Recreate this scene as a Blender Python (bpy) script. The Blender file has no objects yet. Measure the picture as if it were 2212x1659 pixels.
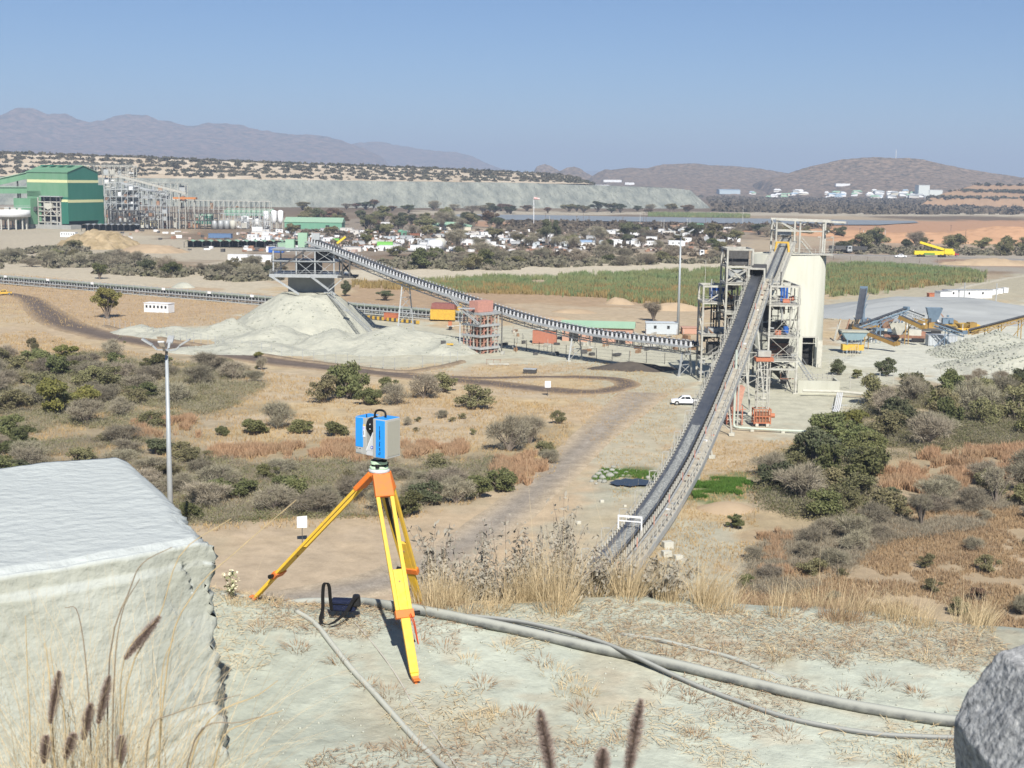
import bpy, bmesh, math, random
import numpy as np
from mathutils import Vector, Matrix

# ------------------------------------------------------------------ camera, sky, sun, exposure
SC = bpy.context.scene
COL = SC.collection
CAMZ = 41.5                      # eye height above the plain
FPX, IW, IH = 2942.0, 2212.0, 1659.0
HORIZON_V = 385.0
PITCH = math.atan((IH / 2 - HORIZON_V) / FPX)
ROLL = 0.0143
SUN_EL, SUN_AZ = 42.0, 9.0       # sun behind the viewer, a touch to the right

cam_d = bpy.data.cameras.new('camera')
cam_d.sensor_width = 36.0
cam_d.lens = 36.0 * FPX / IW
cam_d.clip_start, cam_d.clip_end = 0.1, 60000.0
cam_d.dof.use_dof = True
cam_d.dof.focus_distance = 18.0
cam_d.dof.aperture_fstop = 6.3
cam = bpy.data.objects.new('camera', cam_d)
COL.objects.link(cam)
_fw = Vector((0, math.cos(PITCH), -math.sin(PITCH)))
_rt0 = Vector((1, 0, 0))
_up0 = _rt0.cross(_fw)
_rt = _rt0 * math.cos(ROLL) + _up0 * math.sin(ROLL)
_up = -_rt0 * math.sin(ROLL) + _up0 * math.cos(ROLL)
cam.matrix_world = Matrix(((_rt.x, _up.x, -_fw.x, 0), (_rt.y, _up.y, -_fw.y, 0), (_rt.z, _up.z, -_fw.z, CAMZ), (0, 0, 0, 1)))
SC.camera = cam

W = bpy.data.worlds.new('World')
SC.world = W
W.use_nodes = True
_nt = W.node_tree
_bg = _nt.nodes['Background']
_sky = _nt.nodes.new('ShaderNodeTexSky')
_sky.sky_type = 'NISHITA'
_sky.sun_disc = False
_sky.sun_elevation = math.radians(SUN_EL)
_sky.sun_rotation = math.radians(180 - SUN_AZ)
_sky.altitude = 3000
_sky.air_density = 1.2
_sky.dust_density = 0.7
_sky.ozone_density = 9.0
_nt.links.new(_sky.outputs[0], _bg.inputs[0])
_bg.inputs[1].default_value = 0.06

sun_d = bpy.data.lights.new('sun', 'SUN')
sun_d.energy = 5.0
sun_d.angle = math.radians(0.53)
sun_d.color = (1.0, 0.955, 0.88)
sun = bpy.data.objects.new('sun', sun_d)
COL.objects.link(sun)
sun.rotation_euler = (math.radians(90 - SUN_EL), 0, math.radians(SUN_AZ))
sun.location = (0, -30, 120)

SC.view_settings.view_transform = 'Standard'
SC.view_settings.look = 'None'
SC.view_settings.gamma = 1.0
SC.view_settings.use_curve_mapping = False
SC.view_settings.exposure = 0.55
SC.render.engine = 'CYCLES'
SC.cycles.max_bounces = 5
SC.cycles.diffuse_bounces = 2
SC.cycles.glossy_bounces = 2
SC.cycles.transmission_bounces = 2
SC.cycles.transparent_max_bounces = 6
SC.cycles.volume_bounces = 0
SC.cycles.use_denoising = True
SC.cycles.caustics_reflective = False
SC.cycles.caustics_refractive = False

# ------------------------------------------------------------------ helpers
R = random.Random(7)
PI = math.pi


def ray(u, v):
    return (_fw * FPX + _rt * (u - IW / 2) - _up * (v - IH / 2)).normalized()


def G(u, v, z=0.0):
    """the place on the level z that is seen at u, v"""
    d = ray(u, v)
    t = (z - CAMZ) / d.z
    return Vector((d.x * t, d.y * t, z))


def D(u, v, y):
    d = ray(u, v)
    t = y / d.y
    return Vector((d.x * t, y, CAMZ + d.z * t))


class VN:
    def __init__(s, seed):
        s.t = np.random.RandomState(seed).rand(256, 256)

    def __call__(s, x, y):
        x = np.asarray(x, float); y = np.asarray(y, float)
        xi = np.floor(x).astype(int); yi = np.floor(y).astype(int)
        fx = x - xi; fy = y - yi
        fx = fx * fx * (3 - 2 * fx); fy = fy * fy * (3 - 2 * fy)
        a = s.t[xi % 256, yi % 256]; b = s.t[(xi + 1) % 256, yi % 256]
        c = s.t[xi % 256, (yi + 1) % 256]; d = s.t[(xi + 1) % 256, (yi + 1) % 256]
        return (a * (1 - fx) + b * fx) * (1 - fy) + (c * (1 - fx) + d * fx) * fy


_vn = [VN(k) for k in range(6)]


def fbm(x, y, o=4, seed=0):
    r = 0; a = 0.5; tot = 0
    for k in range(o):
        r = r + a * _vn[(seed + k) % 6](np.asarray(x) * 2 ** k + 17.3 * seed, np.asarray(y) * 2 ** k + 9.1 * k)
        tot += a; a *= 0.5
    return r / tot


def smooth(a, b, x):
    t = np.clip((np.asarray(x, float) - a) / (b - a), 0, 1)
    return t * t * (3 - 2 * t)


def inpoly(px, py, poly):
    px = np.asarray(px); py = np.asarray(py)
    ins = np.zeros(px.shape, bool)
    n = len(poly)
    for i in range(n):
        x0, y0 = poly[i][0], poly[i][1]; x1, y1 = poly[(i + 1) % n][0], poly[(i + 1) % n][1]
        if y0 == y1: continue
        c = ((y0 > py) != (y1 > py)) & (px < (x1 - x0) * (py - y0) / (y1 - y0) + x0)
        ins ^= c
    return ins


# ---- materials
MATS = {}


def _n(nt, t, **kw):
    n = nt.nodes.new(t)
    for k, v in kw.items(): setattr(n, k, v)
    return n


def mat(name, c, c2=None, rough=0.8, metal=0.0, scale=3.0, amt=0.6, bump=0.0, bscale=None, rnd=0.0, coord='Object', spec=0.3,
        dust=None, dust_skylight_amt=0.0, stretch=None, transl=0.0, detail=6.0, bdist=None):
    """base colour c broken up towards c2 by noise; bump; per-object brightness rnd; dust on faces that look up"""
    if name in MATS: return MATS[name]
    m = bpy.data.materials.new(name)
    m.use_nodes = True
    nt = m.node_tree; L = nt.links.new
    bs = nt.nodes['Principled BSDF']
    bs.inputs['Roughness'].default_value = rough
    bs.inputs['Metallic'].default_value = metal
    bs.inputs['Specular IOR Level'].default_value = spec
    c = tuple(c) + (1,)
    if c2 is None: c2 = tuple(x * 0.72 for x in c[:3])
    c2 = tuple(c2) + (1,)
    tc = _n(nt, 'ShaderNodeTexCoord')
    src = tc.outputs[coord]
    if coord == 'World':
        pass
    if stretch:
        mp = _n(nt, 'ShaderNodeMapping'); mp.inputs['Scale'].default_value = stretch
        L(src, mp.inputs[0]); src = mp.outputs[0]
    no = _n(nt, 'ShaderNodeTexNoise'); no.inputs['Scale'].default_value = scale; no.inputs['Detail'].default_value = detail
    no.inputs['Roughness'].default_value = 0.65
    L(src, no.inputs['Vector'])
    rp = _n(nt, 'ShaderNodeValToRGB')
    rp.color_ramp.elements[0].position = 0.5 - 0.16; rp.color_ramp.elements[0].color = (0, 0, 0, 1)
    rp.color_ramp.elements[1].position = 0.5 + 0.16; rp.color_ramp.elements[1].color = (1, 1, 1, 1)
    L(no.outputs[0], rp.inputs[0])
    mul = _n(nt, 'ShaderNodeMath', operation='MULTIPLY'); mul.inputs[1].default_value = amt
    L(rp.outputs[0], mul.inputs[0])
    mx = _n(nt, 'ShaderNodeMix', data_type='RGBA'); mx.inputs[6].default_value = c; mx.inputs[7].default_value = c2
    L(mul.outputs[0], mx.inputs[0])
    out = mx.outputs[2]
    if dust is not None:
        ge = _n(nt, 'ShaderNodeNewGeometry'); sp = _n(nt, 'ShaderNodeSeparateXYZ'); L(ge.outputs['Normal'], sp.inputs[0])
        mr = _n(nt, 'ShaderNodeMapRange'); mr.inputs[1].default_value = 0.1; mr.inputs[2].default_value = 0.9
        mr.inputs[4].default_value = dust_skylight_amt
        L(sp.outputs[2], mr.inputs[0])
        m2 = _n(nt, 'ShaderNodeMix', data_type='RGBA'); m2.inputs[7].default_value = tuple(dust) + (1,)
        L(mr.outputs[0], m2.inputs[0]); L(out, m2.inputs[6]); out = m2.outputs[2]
    if rnd:
        oi = _n(nt, 'ShaderNodeObjectInfo')
        mr = _n(nt, 'ShaderNodeMapRange'); mr.inputs[3].default_value = 1 - rnd; mr.inputs[4].default_value = 1 + rnd
        L(oi.outputs['Random'], mr.inputs[0])
        hs = _n(nt, 'ShaderNodeHueSaturation'); L(mr.outputs[0], hs.inputs['Value']); L(out, hs.inputs['Color'])
        mr3 = _n(nt, 'ShaderNodeMapRange'); mr3.inputs[3].default_value = 0.5 - rnd * 0.06; mr3.inputs[4].default_value = 0.5 + rnd * 0.06
        mm = _n(nt, 'ShaderNodeMath', operation='FRACT'); ml = _n(nt, 'ShaderNodeMath', operation='MULTIPLY'); ml.inputs[1].default_value = 7.31
        L(oi.outputs['Random'], ml.inputs[0]); L(ml.outputs[0], mm.inputs[0]); L(mm.outputs[0], mr3.inputs[0]); L(mr3.outputs[0], hs.inputs['Hue'])
        out = hs.outputs[0]
    L(out, bs.inputs['Base Color'])
    if bump:
        nb = _n(nt, 'ShaderNodeTexNoise'); nb.inputs['Scale'].default_value = bscale or scale * 4; nb.inputs['Detail'].default_value = 5
        L(src, nb.inputs['Vector'])
        bu = _n(nt, 'ShaderNodeBump'); bu.inputs['Strength'].default_value = min(1.0, bump); bu.inputs['Distance'].default_value = bdist or 0.02 * max(1, bump)
        L(nb.outputs[0], bu.inputs['Height']); L(bu.outputs[0], bs.inputs['Normal'])
    if transl:
        tr = _n(nt, 'ShaderNodeBsdfTranslucent'); L(out, tr.inputs[0])
        ms = _n(nt, 'ShaderNodeMixShader'); ms.inputs[0].default_value = transl
        L(bs.outputs[0], ms.inputs[1]); L(tr.outputs[0], ms.inputs[2])
        L(ms.outputs[0], nt.nodes['Material Output'].inputs[0])
    MATS[name] = m
    return m


def mat_attr(name, rough=0.95, scale=0.4, amt=0.25, fine=4.0, fineamt=0.2, bump=0.0, bscale=2.0, bdist=0.05):
    """colour from the vertex soil map 'Col', grain from two noises in world space"""
    m = bpy.data.materials.new(name); m.use_nodes = True
    nt = m.node_tree; L = nt.links.new
    bs = nt.nodes['Principled BSDF']; bs.inputs['Roughness'].default_value = rough; bs.inputs['Specular IOR Level'].default_value = 0.06
    at = _n(nt, 'ShaderNodeAttribute', attribute_name='Col')
    ge = _n(nt, 'ShaderNodeNewGeometry')
    out = at.outputs[0]
    for sc, am in ((scale, amt), (fine, fineamt)):
        no = _n(nt, 'ShaderNodeTexNoise'); no.inputs['Scale'].default_value = sc; no.inputs['Detail'].default_value = 7; no.inputs['Roughness'].default_value = 0.7
        L(ge.outputs['Position'], no.inputs['Vector'])
        mr = _n(nt, 'ShaderNodeMapRange'); mr.inputs[1].default_value = 0.3; mr.inputs[2].default_value = 0.7
        mr.inputs[3].default_value = 1 - am; mr.inputs[4].default_value = 1 + am * 0.7
        L(no.outputs[0], mr.inputs[0])
        mm = _n(nt, 'ShaderNodeMix', data_type='RGBA', blend_type='MULTIPLY'); mm.inputs[0].default_value = 1
        L(out, mm.inputs[6]); L(mr.outputs[0], mm.inputs[7]); out = mm.outputs[2]
    L(out, bs.inputs['Base Color'])
    if bump:
        nb = _n(nt, 'ShaderNodeTexNoise'); nb.inputs['Scale'].default_value = bscale; nb.inputs['Detail'].default_value = 8; nb.inputs['Roughness'].default_value = 0.6
        L(ge.outputs['Position'], nb.inputs['Vector'])
        bu = _n(nt, 'ShaderNodeBump'); bu.inputs['Strength'].default_value = bump; bu.inputs['Distance'].default_value = bdist
        L(nb.outputs[0], bu.inputs['Height']); L(bu.outputs[0], bs.inputs['Normal'])
    return m


# ---- objects
def link(o):
    COL.objects.link(o); return o


def tag(o, label=None, cat=None, group=None, kind=None):
    if label: o['label'] = label
    if cat: o['category'] = cat
    if group: o['group'] = group
    if kind: o['kind'] = kind
    return o


def thing(name, label, cat, loc, group=None):
    o = bpy.data.objects.new(name, None)
    o.empty_display_size = 0.5
    link(o); o.location = loc
    return tag(o, label, cat, group)


def wloc(o):
    p = Vector((0, 0, 0))
    while o is not None:
        p += o.location; o = o.parent
    return p


def np_obj(name, V, F, m, parent=None, smooth_=False, col=None):
    """V (n,3) array in world coordinates, F list of tuples or (k,3|4) array"""
    me = bpy.data.meshes.new(name)
    V = np.asarray(V, np.float32)
    if parent is not None: V = V - np.array(wloc(parent), np.float32)
    if isinstance(F, np.ndarray):
        k = F.shape[1]
        me.vertices.add(len(V)); me.vertices.foreach_set('co', V.ravel())
        me.loops.add(F.size); me.loops.foreach_set('vertex_index', F.astype(np.int32).ravel())
        me.polygons.add(len(F)); me.polygons.foreach_set('loop_start', np.arange(0, F.size, k, dtype=np.int32))
        me.polygons.foreach_set('loop_total', np.full(len(F), k, np.int32))
        me.update(calc_edges=True)
    else:
        me.from_pydata([tuple(map(float, v)) for v in V], [], F); me.update()
    if col is not None:
        a = me.color_attributes.new('Col', 'FLOAT_COLOR', 'POINT')
        c4 = np.ones((len(V), 4), np.float32); c4[:, :3] = col
        a.data.foreach_set('color', c4.ravel())
    if smooth_:
        me.polygons.foreach_set('use_smooth', np.ones(len(me.polygons), bool))
    if m is not None:
        for mm in (m if isinstance(m, (list, tuple)) else [m]): me.materials.append(mm)
    o = bpy.data.objects.new(name, me)
    link(o)
    if parent is not None: o.parent = parent
    return o


class MB:
    """collects simple solids, links them as one mesh object"""
    def __init__(s, M=None):
        s.V = []; s.F = []; s.M = M

    def add(s, vs, fs):
        b = len(s.V)
        for v in vs:
            v = Vector(v)
            s.V.append(s.M @ v if s.M is not None else v)
        s.F += [tuple(b + i for i in f) for f in fs]
        return s

    def box(s, c, d, rz=0.0, top=1.0):
        hx, hy, hz = d[0] / 2, d[1] / 2, d[2] / 2
        cr, sr = math.cos(rz), math.sin(rz)
        vs = []
        for z, k in ((-hz, 1.0), (hz, top)):
            for x, y in ((-hx, -hy), (hx, -hy), (hx, hy), (-hx, hy)):
                x *= k; y *= k
                vs.append((c[0] + x * cr - y * sr, c[1] + x * sr + y * cr, c[2] + z))
        return s.add(vs, [(3, 2, 1, 0), (4, 5, 6, 7), (0, 1, 5, 4), (1, 2, 6, 5), (2, 3, 7, 6), (3, 0, 4, 7)])

    def bar(s, a, b, w, h=None, up=(0, 0, 1)):
        a, b = Vector(a), Vector(b)
        h = w if h is None else h
        t = (b - a)
        if t.length < 1e-6: return s
        t.normalize()
        up = Vector(up)
        if abs(t.dot(up)) > 0.98: up = Vector((0, 1, 0)) if abs(t.y) < 0.9 else Vector((1, 0, 0))
        x = t.cross(up).normalized() * (w / 2); y = x.cross(t).normalized() * (h / 2)
        vs = [a - x - y, a + x - y, a + x + y, a - x + y, b - x - y, b + x - y, b + x + y, b - x + y]
        return s.add(vs, [(3, 2, 1, 0), (4, 5, 6, 7), (0, 1, 5, 4), (1, 2, 6, 5), (2, 3, 7, 6), (3, 0, 4, 7)])

    def tube(s, a, b, r, r2=None, n=8, cap=True):
        a, b = Vector(a), Vector(b)
        r2 = r if r2 is None else r2
        t = (b - a).normalized()
        up = Vector((0, 0, 1)) if abs(t.z) < 0.95 else Vector((1, 0, 0))
        x = t.cross(up).normalized(); y = x.cross(t)
        vs = [a + (x * math.cos(2 * PI * i / n) + y * math.sin(2 * PI * i / n)) * r for i in range(n)] + \
             [b + (x * math.cos(2 * PI * i / n) + y * math.sin(2 * PI * i / n)) * r2 for i in range(n)]
        fs = [(i, (i + 1) % n, n + (i + 1) % n, n + i) for i in range(n)]
        if cap: fs += [tuple(range(n - 1, -1, -1)), tuple(range(n, 2 * n))]
        return s.add(vs, fs)

    def path(s, pts, r, n=8, rr=None):
        pts = [Vector(p) for p in pts]
        vs = []; fs = []
        m = len(pts)
        px = None
        for i, p in enumerate(pts):
            t = (pts[min(i + 1, m - 1)] - pts[max(i - 1, 0)]).normalized()
            if px is None:
                up = Vector((0, 0, 1)) if abs(t.z) < 0.95 else Vector((1, 0, 0))
                px = t.cross(up).normalized()
            else:
                px = (px - t * px.dot(t)).normalized()
            y = px.cross(t)
            ri = r if rr is None else rr[i]
            vs += [p + (px * math.cos(2 * PI * k / n) + y * math.sin(2 * PI * k / n)) * ri for k in range(n)]
        for i in range(m - 1):
            fs += [(i * n + k, i * n + (k + 1) % n, (i + 1) * n + (k + 1) % n, (i + 1) * n + k) for k in range(n)]
        fs += [tuple(range(n - 1, -1, -1)), tuple(range((m - 1) * n, m * n))]
        return s.add(vs, fs)

    def prism(s, poly, z0, z1, axis='z'):
        n = len(poly)
        if axis == 'z': vs = [(p[0], p[1], z0) for p in poly] + [(p[0], p[1], z1) for p in poly]
        elif axis == 'y': vs = [(p[0], z0, p[1]) for p in poly] + [(p[0], z1, p[1]) for p in poly]
        else: vs = [(z0, p[0], p[1]) for p in poly] + [(z1, p[0], p[1]) for p in poly]
        fs = [tuple(range(n - 1, -1, -1)), tuple(range(n, 2 * n))] + [(i, (i + 1) % n, n + (i + 1) % n, n + i) for i in range(n)]
        return s.add(vs, fs)

    def lathe(s, c, prof, n=16, axis=None):
        c = Vector(c); vs = []; fs = []
        for r, z in prof:
            vs += [c + Vector((r * math.cos(2 * PI * k / n), r * math.sin(2 * PI * k / n), z)) for k in range(n)]
        m = len(prof)
        for i in range(m - 1):
            fs += [(i * n + k, i * n + (k + 1) % n, (i + 1) * n + (k + 1) % n, (i + 1) * n + k) for k in range(n)]
        fs += [tuple(range(n - 1, -1, -1)), tuple(range((m - 1) * n, m * n))]
        return s.add(vs, fs)

    def quad(s, *p):
        return s.add(p, [tuple(range(len(p)))])

    def build(s, name, m, parent=None, smooth_=False):
        return np_obj(name, np.array([tuple(v) for v in s.V]), s.F, m, parent, smooth_)


def frame(o, ang):
    return Matrix.Translation(Vector(o)) @ Matrix.Rotation(ang, 4, 'Z')


def copy_tree(o, parent=None):
    c = o.copy(); link(c); c.parent = parent
    for ch in o.children: copy_tree(ch, c)
    return c


def bevel(o, w, seg=2):
    b = o.modifiers.new('bevel', 'BEVEL'); b.width = w; b.segments = seg; b.limit_method = 'ANGLE'; b.angle_limit = math.radians(40)
    return o


def spline(pts, n):
    """Catmull-Rom through pts, n points in all"""
    P = [Vector(p) for p in pts]
    P = [P[0] * 2 - P[1]] + P + [P[-1] * 2 - P[-2]]
    out = []
    m = len(P) - 3
    for i in range(n):
        t = i / (n - 1) * m
        k = min(int(t), m - 1); t -= k
        a, b, c, d = P[k:k + 4]
        out.append(0.5 * ((2 * b) + (c - a) * t + (2 * a - 5 * b + 4 * c - d) * t * t + (3 * b - a - 3 * c + d) * t ** 3))
    return out
# ------------------------------------------------------------------ terrain
CR_Y = 12.2                       # crest of the bank we stand on


def terrain(x, y):
    x = np.asarray(x, float); y = np.asarray(y, float)
    yy = y + 0.25 * (fbm(x * 0.5, y * 0.3, 3, 2) - 0.5)
    top = np.where(yy < 9.0, 39.9 + (37.32 - 39.9) * np.clip(yy, -5, 9) / 9.0, 37.30 + 0.12 * smooth(9.8, 12.0, yy) + 0.03 * (yy - 9))
    top = top - 0.045 * np.clip(x, -3, 5) + 0.10 * (fbm(x * 0.7, y * 0.7, 4, 1) - 0.5)
    cr = CR_Y + 0.25 * np.sin(x * 0.9) + 0.3 * (fbm(x * 0.8, x * 0 + 3.1, 3, 4) - 0.5) + 0.10 * np.clip(x, 0, 30)
    d = np.clip(y - cr, 0, None)
    drop = 0.72 * d * d / (d + 1.2)
    und = 0.9 * (fbm(x / 40, y / 40, 3, 3) - 0.5) * smooth(60, 120, y) + 0.35 * (fbm(x / 6, y / 6, 3, 5) - 0.5) * smooth(50, 90, y) * (1 - smooth(500, 900, y))
    plain = und
    z = np.maximum(top - drop, plain + 0 * y)
    blend = smooth(45, 75, y)
    return np.where(y > 75, plain, z)


def tz(x, y):
    return float(terrain(np.array([x]), np.array([y]))[0])


def gp(u, v):
    """ground point on the plain seen at u, v, standing on the terrain"""
    p = G(u, v); p.z = tz(p.x, p.y); return p


def tg(u, v):
    """ground point on the bank in front of us"""
    d = ray(u, v)
    t = np.arange(6, 16, 0.01)
    x, y, z = d.x * t, d.y * t, CAMZ + d.z * t
    h = (z < terrain(x, y)) | (y > CR_Y + 0.15)
    k = int(np.argmax(h)) if h.any() else -1
    return Vector((x[k], y[k], tz(x[k], y[k])))


ys = np.concatenate([np.arange(-8, 8.5, 0.6), np.arange(8.5, 14.5, 0.045), np.arange(14.5, 62, 1.2), np.arange(62, 100, 1.5),
                     np.arange(100, 330, 0.8), np.arange(330, 520, 1.5), np.geomspace(521, 2600, 170), np.geomspace(2650, 48000, 60)])
NX = 420
ss = np.linspace(-1, 1, NX)
XX = ss[None, :] * (8 + 0.62 * np.clip(ys, 0, None))[:, None]
YY = np.repeat(ys[:, None], NX, 1)
ZZ = terrain(XX, YY)
near = YY < 15
ZZ = ZZ + near * (0.02 * (fbm(XX * 5, YY * 5, 4, 0) - 0.5) + 0.008 * (fbm(XX * 20, YY * 20, 3, 3) - 0.5))
ZZ = np.where(YY > 3000, ZZ - (YY - 3000) * 0.0006, ZZ)

# soil map: real soil colours only
gold = np.array([0.49, 0.385, 0.235]); tan = np.array([0.46, 0.375, 0.26]); dustc = np.array([0.47, 0.465, 0.37]); brown = np.array([0.36, 0.27, 0.175])
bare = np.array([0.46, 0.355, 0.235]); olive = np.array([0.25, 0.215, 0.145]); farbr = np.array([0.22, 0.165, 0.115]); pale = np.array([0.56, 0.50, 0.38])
orange = np.array([0.46, 0.265, 0.155]); wet = np.array([0.10, 0.11, 0.05]); greend = np.array([0.40, 0.42, 0.34])
n1 = fbm(XX / 11, YY / 11, 5, 0); n2 = fbm(XX / 45, YY / 60, 4, 1); n3 = fbm(XX / 3, YY / 3, 4, 2); nf = fbm(XX / 120, YY / 260, 5, 4)
C = np.zeros(XX.shape + (3,))


def lay(w, col):
    global C
    w = np.clip(w, 0, 1)[..., None]
    C = C * (1 - w) + np.asarray(col) * w


C[:] = tan
lay(smooth(0.35, 0.7, n1), gold)
lay(smooth(0.5, 0.75, n2) * 0.7, bare)
lay(smooth(0.6, 0.75, n3) * 0.4, brown)
# far plain: scrub brown
lay(smooth(480, 700, YY), farbr)
lay(smooth(480, 700, YY) * smooth(0.5, 0.66, nf) * 0.8, tan)
lay(smooth(1200, 1700, YY), farbr * 0.8)
lay(smooth(1200, 1700, YY) * smooth(0.55, 0.68, fbm(XX / 300, YY / 700, 5, 2)) * 0.8, tan)


def zone(pts, col, w=1.0, jit=2.0, far=0.0, br=None):
    """soil zone given by the ground it covers (outline of ground points)"""
    poly = [tuple(G(u, v)[:2]) for u, v in pts]
    jx = (fbm(XX / (jit * 3), YY / (jit * 3), 4, 1) - 0.5) * jit * 9; jy = (fbm(XX / (jit * 3), YY / (jit * 3), 4, 3) - 0.5) * jit * 16
    acc = np.zeros(XX.shape)
    for ox, oy in ((0, 0), (jit * .5, 0), (-jit * .5, 0), (0, jit * 1.2), (0, -jit * 1.2), (jit, jit * 2), (-jit, -jit * 2), (jit, -jit * 2), (-jit, jit * 2)):
        acc += inpoly(XX + jx + ox, YY + jy + oy, poly)
    m = acc / 9 * w
    if br is not None: m = m * smooth(br[0], br[1], n3)
    m = m * (YY > 62)
    lay(m, col)


# scrub floor under the thicket (darker litter), both sides
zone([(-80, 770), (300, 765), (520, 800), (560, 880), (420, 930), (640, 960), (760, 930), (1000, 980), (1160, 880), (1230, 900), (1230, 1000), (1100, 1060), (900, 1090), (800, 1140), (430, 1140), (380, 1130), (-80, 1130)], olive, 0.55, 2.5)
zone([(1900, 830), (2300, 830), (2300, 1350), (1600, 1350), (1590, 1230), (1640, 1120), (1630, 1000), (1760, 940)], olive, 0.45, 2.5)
zone([(1620, 1140), (2300, 1090), (2300, 1360), (1560, 1360), (1640, 1200)], brown * 1.15, 0.5, 2.0)
# bare worn track and turning area running up to the loop
zone([(470, 1145), (800, 1135), (900, 1095), (1120, 1060), (1230, 1000), (1240, 930), (1190, 880), (1260, 860), (1480, 800), (1500, 900), (1440, 1010), (1330, 1110), (1290, 1220), (1100, 1330), (470, 1330)], bare * 1.05, 0.75, 2.0)
zone([(470, 1175), (800, 1160), (1000, 1130), (1000, 1200), (800, 1330), (470, 1330)], np.array([0.44, 0.355, 0.255]), 0.7, 2.0)
zone([(1230, 790), (1500, 790), (1500, 900), (1420, 1010), (1320, 1110), (1240, 1010), (1330, 920), (1330, 850)], greend, 0.55, 2.5)
zone([(1290, 1030), (1440, 1020), (1380, 1110), (1290, 1210), (1180, 1200)], greend * 0.92, 0.45, 2.0)
# pale fines by the plant
zone([(1440, 770), (1830, 740), (2300, 700), (2300, 830), (1960, 815), (1900, 860), (1790, 930), (1590, 935), (1500, 900)], dustc, 0.9, 2.0)
zone([(1810, 720), (2300, 640), (2300, 830), (1960, 812), (1830, 800)], np.array([0.55, 0.55, 0.47]), 0.85, 2.0)
zone([(1480, 940), (1720, 940), (1640, 1010), (1480, 1070)], tan * 1.1, 0.6, 2)
zone([(1420, 1090), (1640, 1160), (1640, 1260), (1560, 1360), (1260, 1360)], dustc * 0.85, 0.8, 2.0)
zone([(360, 700), (540, 660), (640, 640), (830, 660), (1000, 720), (1100, 700), (1500, 740), (1500, 800), (1200, 780), (850, 800), (600, 765)], dustc, 0.85, 2.0)
zone([(1490, 1040), (1530, 1030), (1580, 1036), (1630, 1030), (1665, 1045), (1640, 1075), (1590, 1070), (1500, 1082)], np.array([0.075, 0.135, 0.03]), 0.9, 1.2)
zone([(1330, 1020), (1450, 1010), (1440, 1040), (1340, 1050)], np.array([0.09, 0.12, 0.04]), 0.8, 1.0)
# dirt flats north of the reeds
zone([(750, 605), (1510, 615), (1530, 690), (1000, 690), (750, 660)], np.array([0.37, 0.26, 0.165]), 0.8, 2.5)
zone([(1100, 660), (1520, 660), (1520, 715), (1100, 700)], tan, 0.8, 2.5)
zone([(-80, 590), (620, 640), (560, 690), (300, 720), (-80, 640)], np.array([0.43, 0.315, 0.20]), 0.8, 3)
zone([(-80, 560), (600, 600), (620, 640), (-80, 595)], pale * 0.9, 0.8, 3)
zone([(740, 585), (1600, 560), (1600, 590), (1100, 605), (740, 605)], pale, 0.9, 2.5)
zone([(-80, 490), (200, 495), (500, 530), (600, 560), (600, 575), (-80, 545)], pale * 0.85, 0.8, 4)
zone([(540, 470), (1600, 480), (1600, 545), (540, 550)], np.array([0.33, 0.29, 0.235]), 0.55, 5)
zone([(1780, 480), (2300, 478), (2300, 560), (1780, 550)], np.array([0.40, 0.30, 0.21]), 0.7, 6)
zone([(1590, 478), (2300, 476), (2300, 530), (1900, 520), (1590, 500)], orange, 0.9, 6)
zone([(1790, 548), (2300, 550), (2300, 600), (2120, 585), (1790, 565)], np.array([0.36, 0.33, 0.275]), 0.8, 4)
zone([(1790, 640), (2120, 605), (2300, 580), (2300, 640), (1850, 690), (1790, 690)], np.array([0.42, 0.39, 0.29]), 0.8, 3)
zone([(2000, 560), (2300, 562), (2300, 582), (2060, 572)], np.array([0.30, 0.17, 0.11]), 0.7, 3)
zone([(900, 476), (1600, 484), (1600, 494), (900, 486)], orange, 0.7, 6)
zone([(900, 455), (2300, 462), (2300, 468), (900, 463)], pale * 0.95, 0.7, 8)
# the bank we stand on: pale grey-green fines with worn straw-brown patches
bank = 1 - smooth(13, 15, YY)
bk = np.array([0.435, 0.46, 0.385])
bkc = np.ones(XX.shape + (3,)) * bk
bn = fbm(XX * 1.3, YY * 1.3, 5, 0)
wst = smooth(0.52, 0.70, bn)[..., None] * 0.5
bkc = bkc * (1 - wst) + np.array([0.40, 0.35, 0.25]) * wst
wst = smooth(0.58, 0.72, fbm(XX * 4, YY * 4, 4, 3))[..., None] * 0.4
bkc = bkc * (1 - wst) + np.array([0.42, 0.355, 0.26]) * wst
C = C * (1 - bank[..., None]) + bkc * bank[..., None]
slope = smooth(13, 15, YY) * (1 - smooth(60, 66, YY))
C = C * (1 - slope[..., None]) + np.array([0.36, 0.29, 0.19]) * slope[..., None]

NYr = len(ys)
idx = np.arange(NYr * NX).reshape(NYr, NX)
Fq = np.stack([idx[:-1, :-1], idx[:-1, 1:], idx[1:, 1:], idx[1:, :-1]], -1).reshape(-1, 4)
m_ground = mat_attr('soil', scale=0.35, amt=0.22, fine=6.0, fineamt=0.16, bump=0.55, bscale=5.0, bdist=0.06)
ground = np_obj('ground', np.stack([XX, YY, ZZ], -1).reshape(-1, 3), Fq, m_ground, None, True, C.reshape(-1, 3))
tag(ground, 'pale dusty bank and dry grassy plain reaching to the hills', None, None, 'structure')


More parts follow.
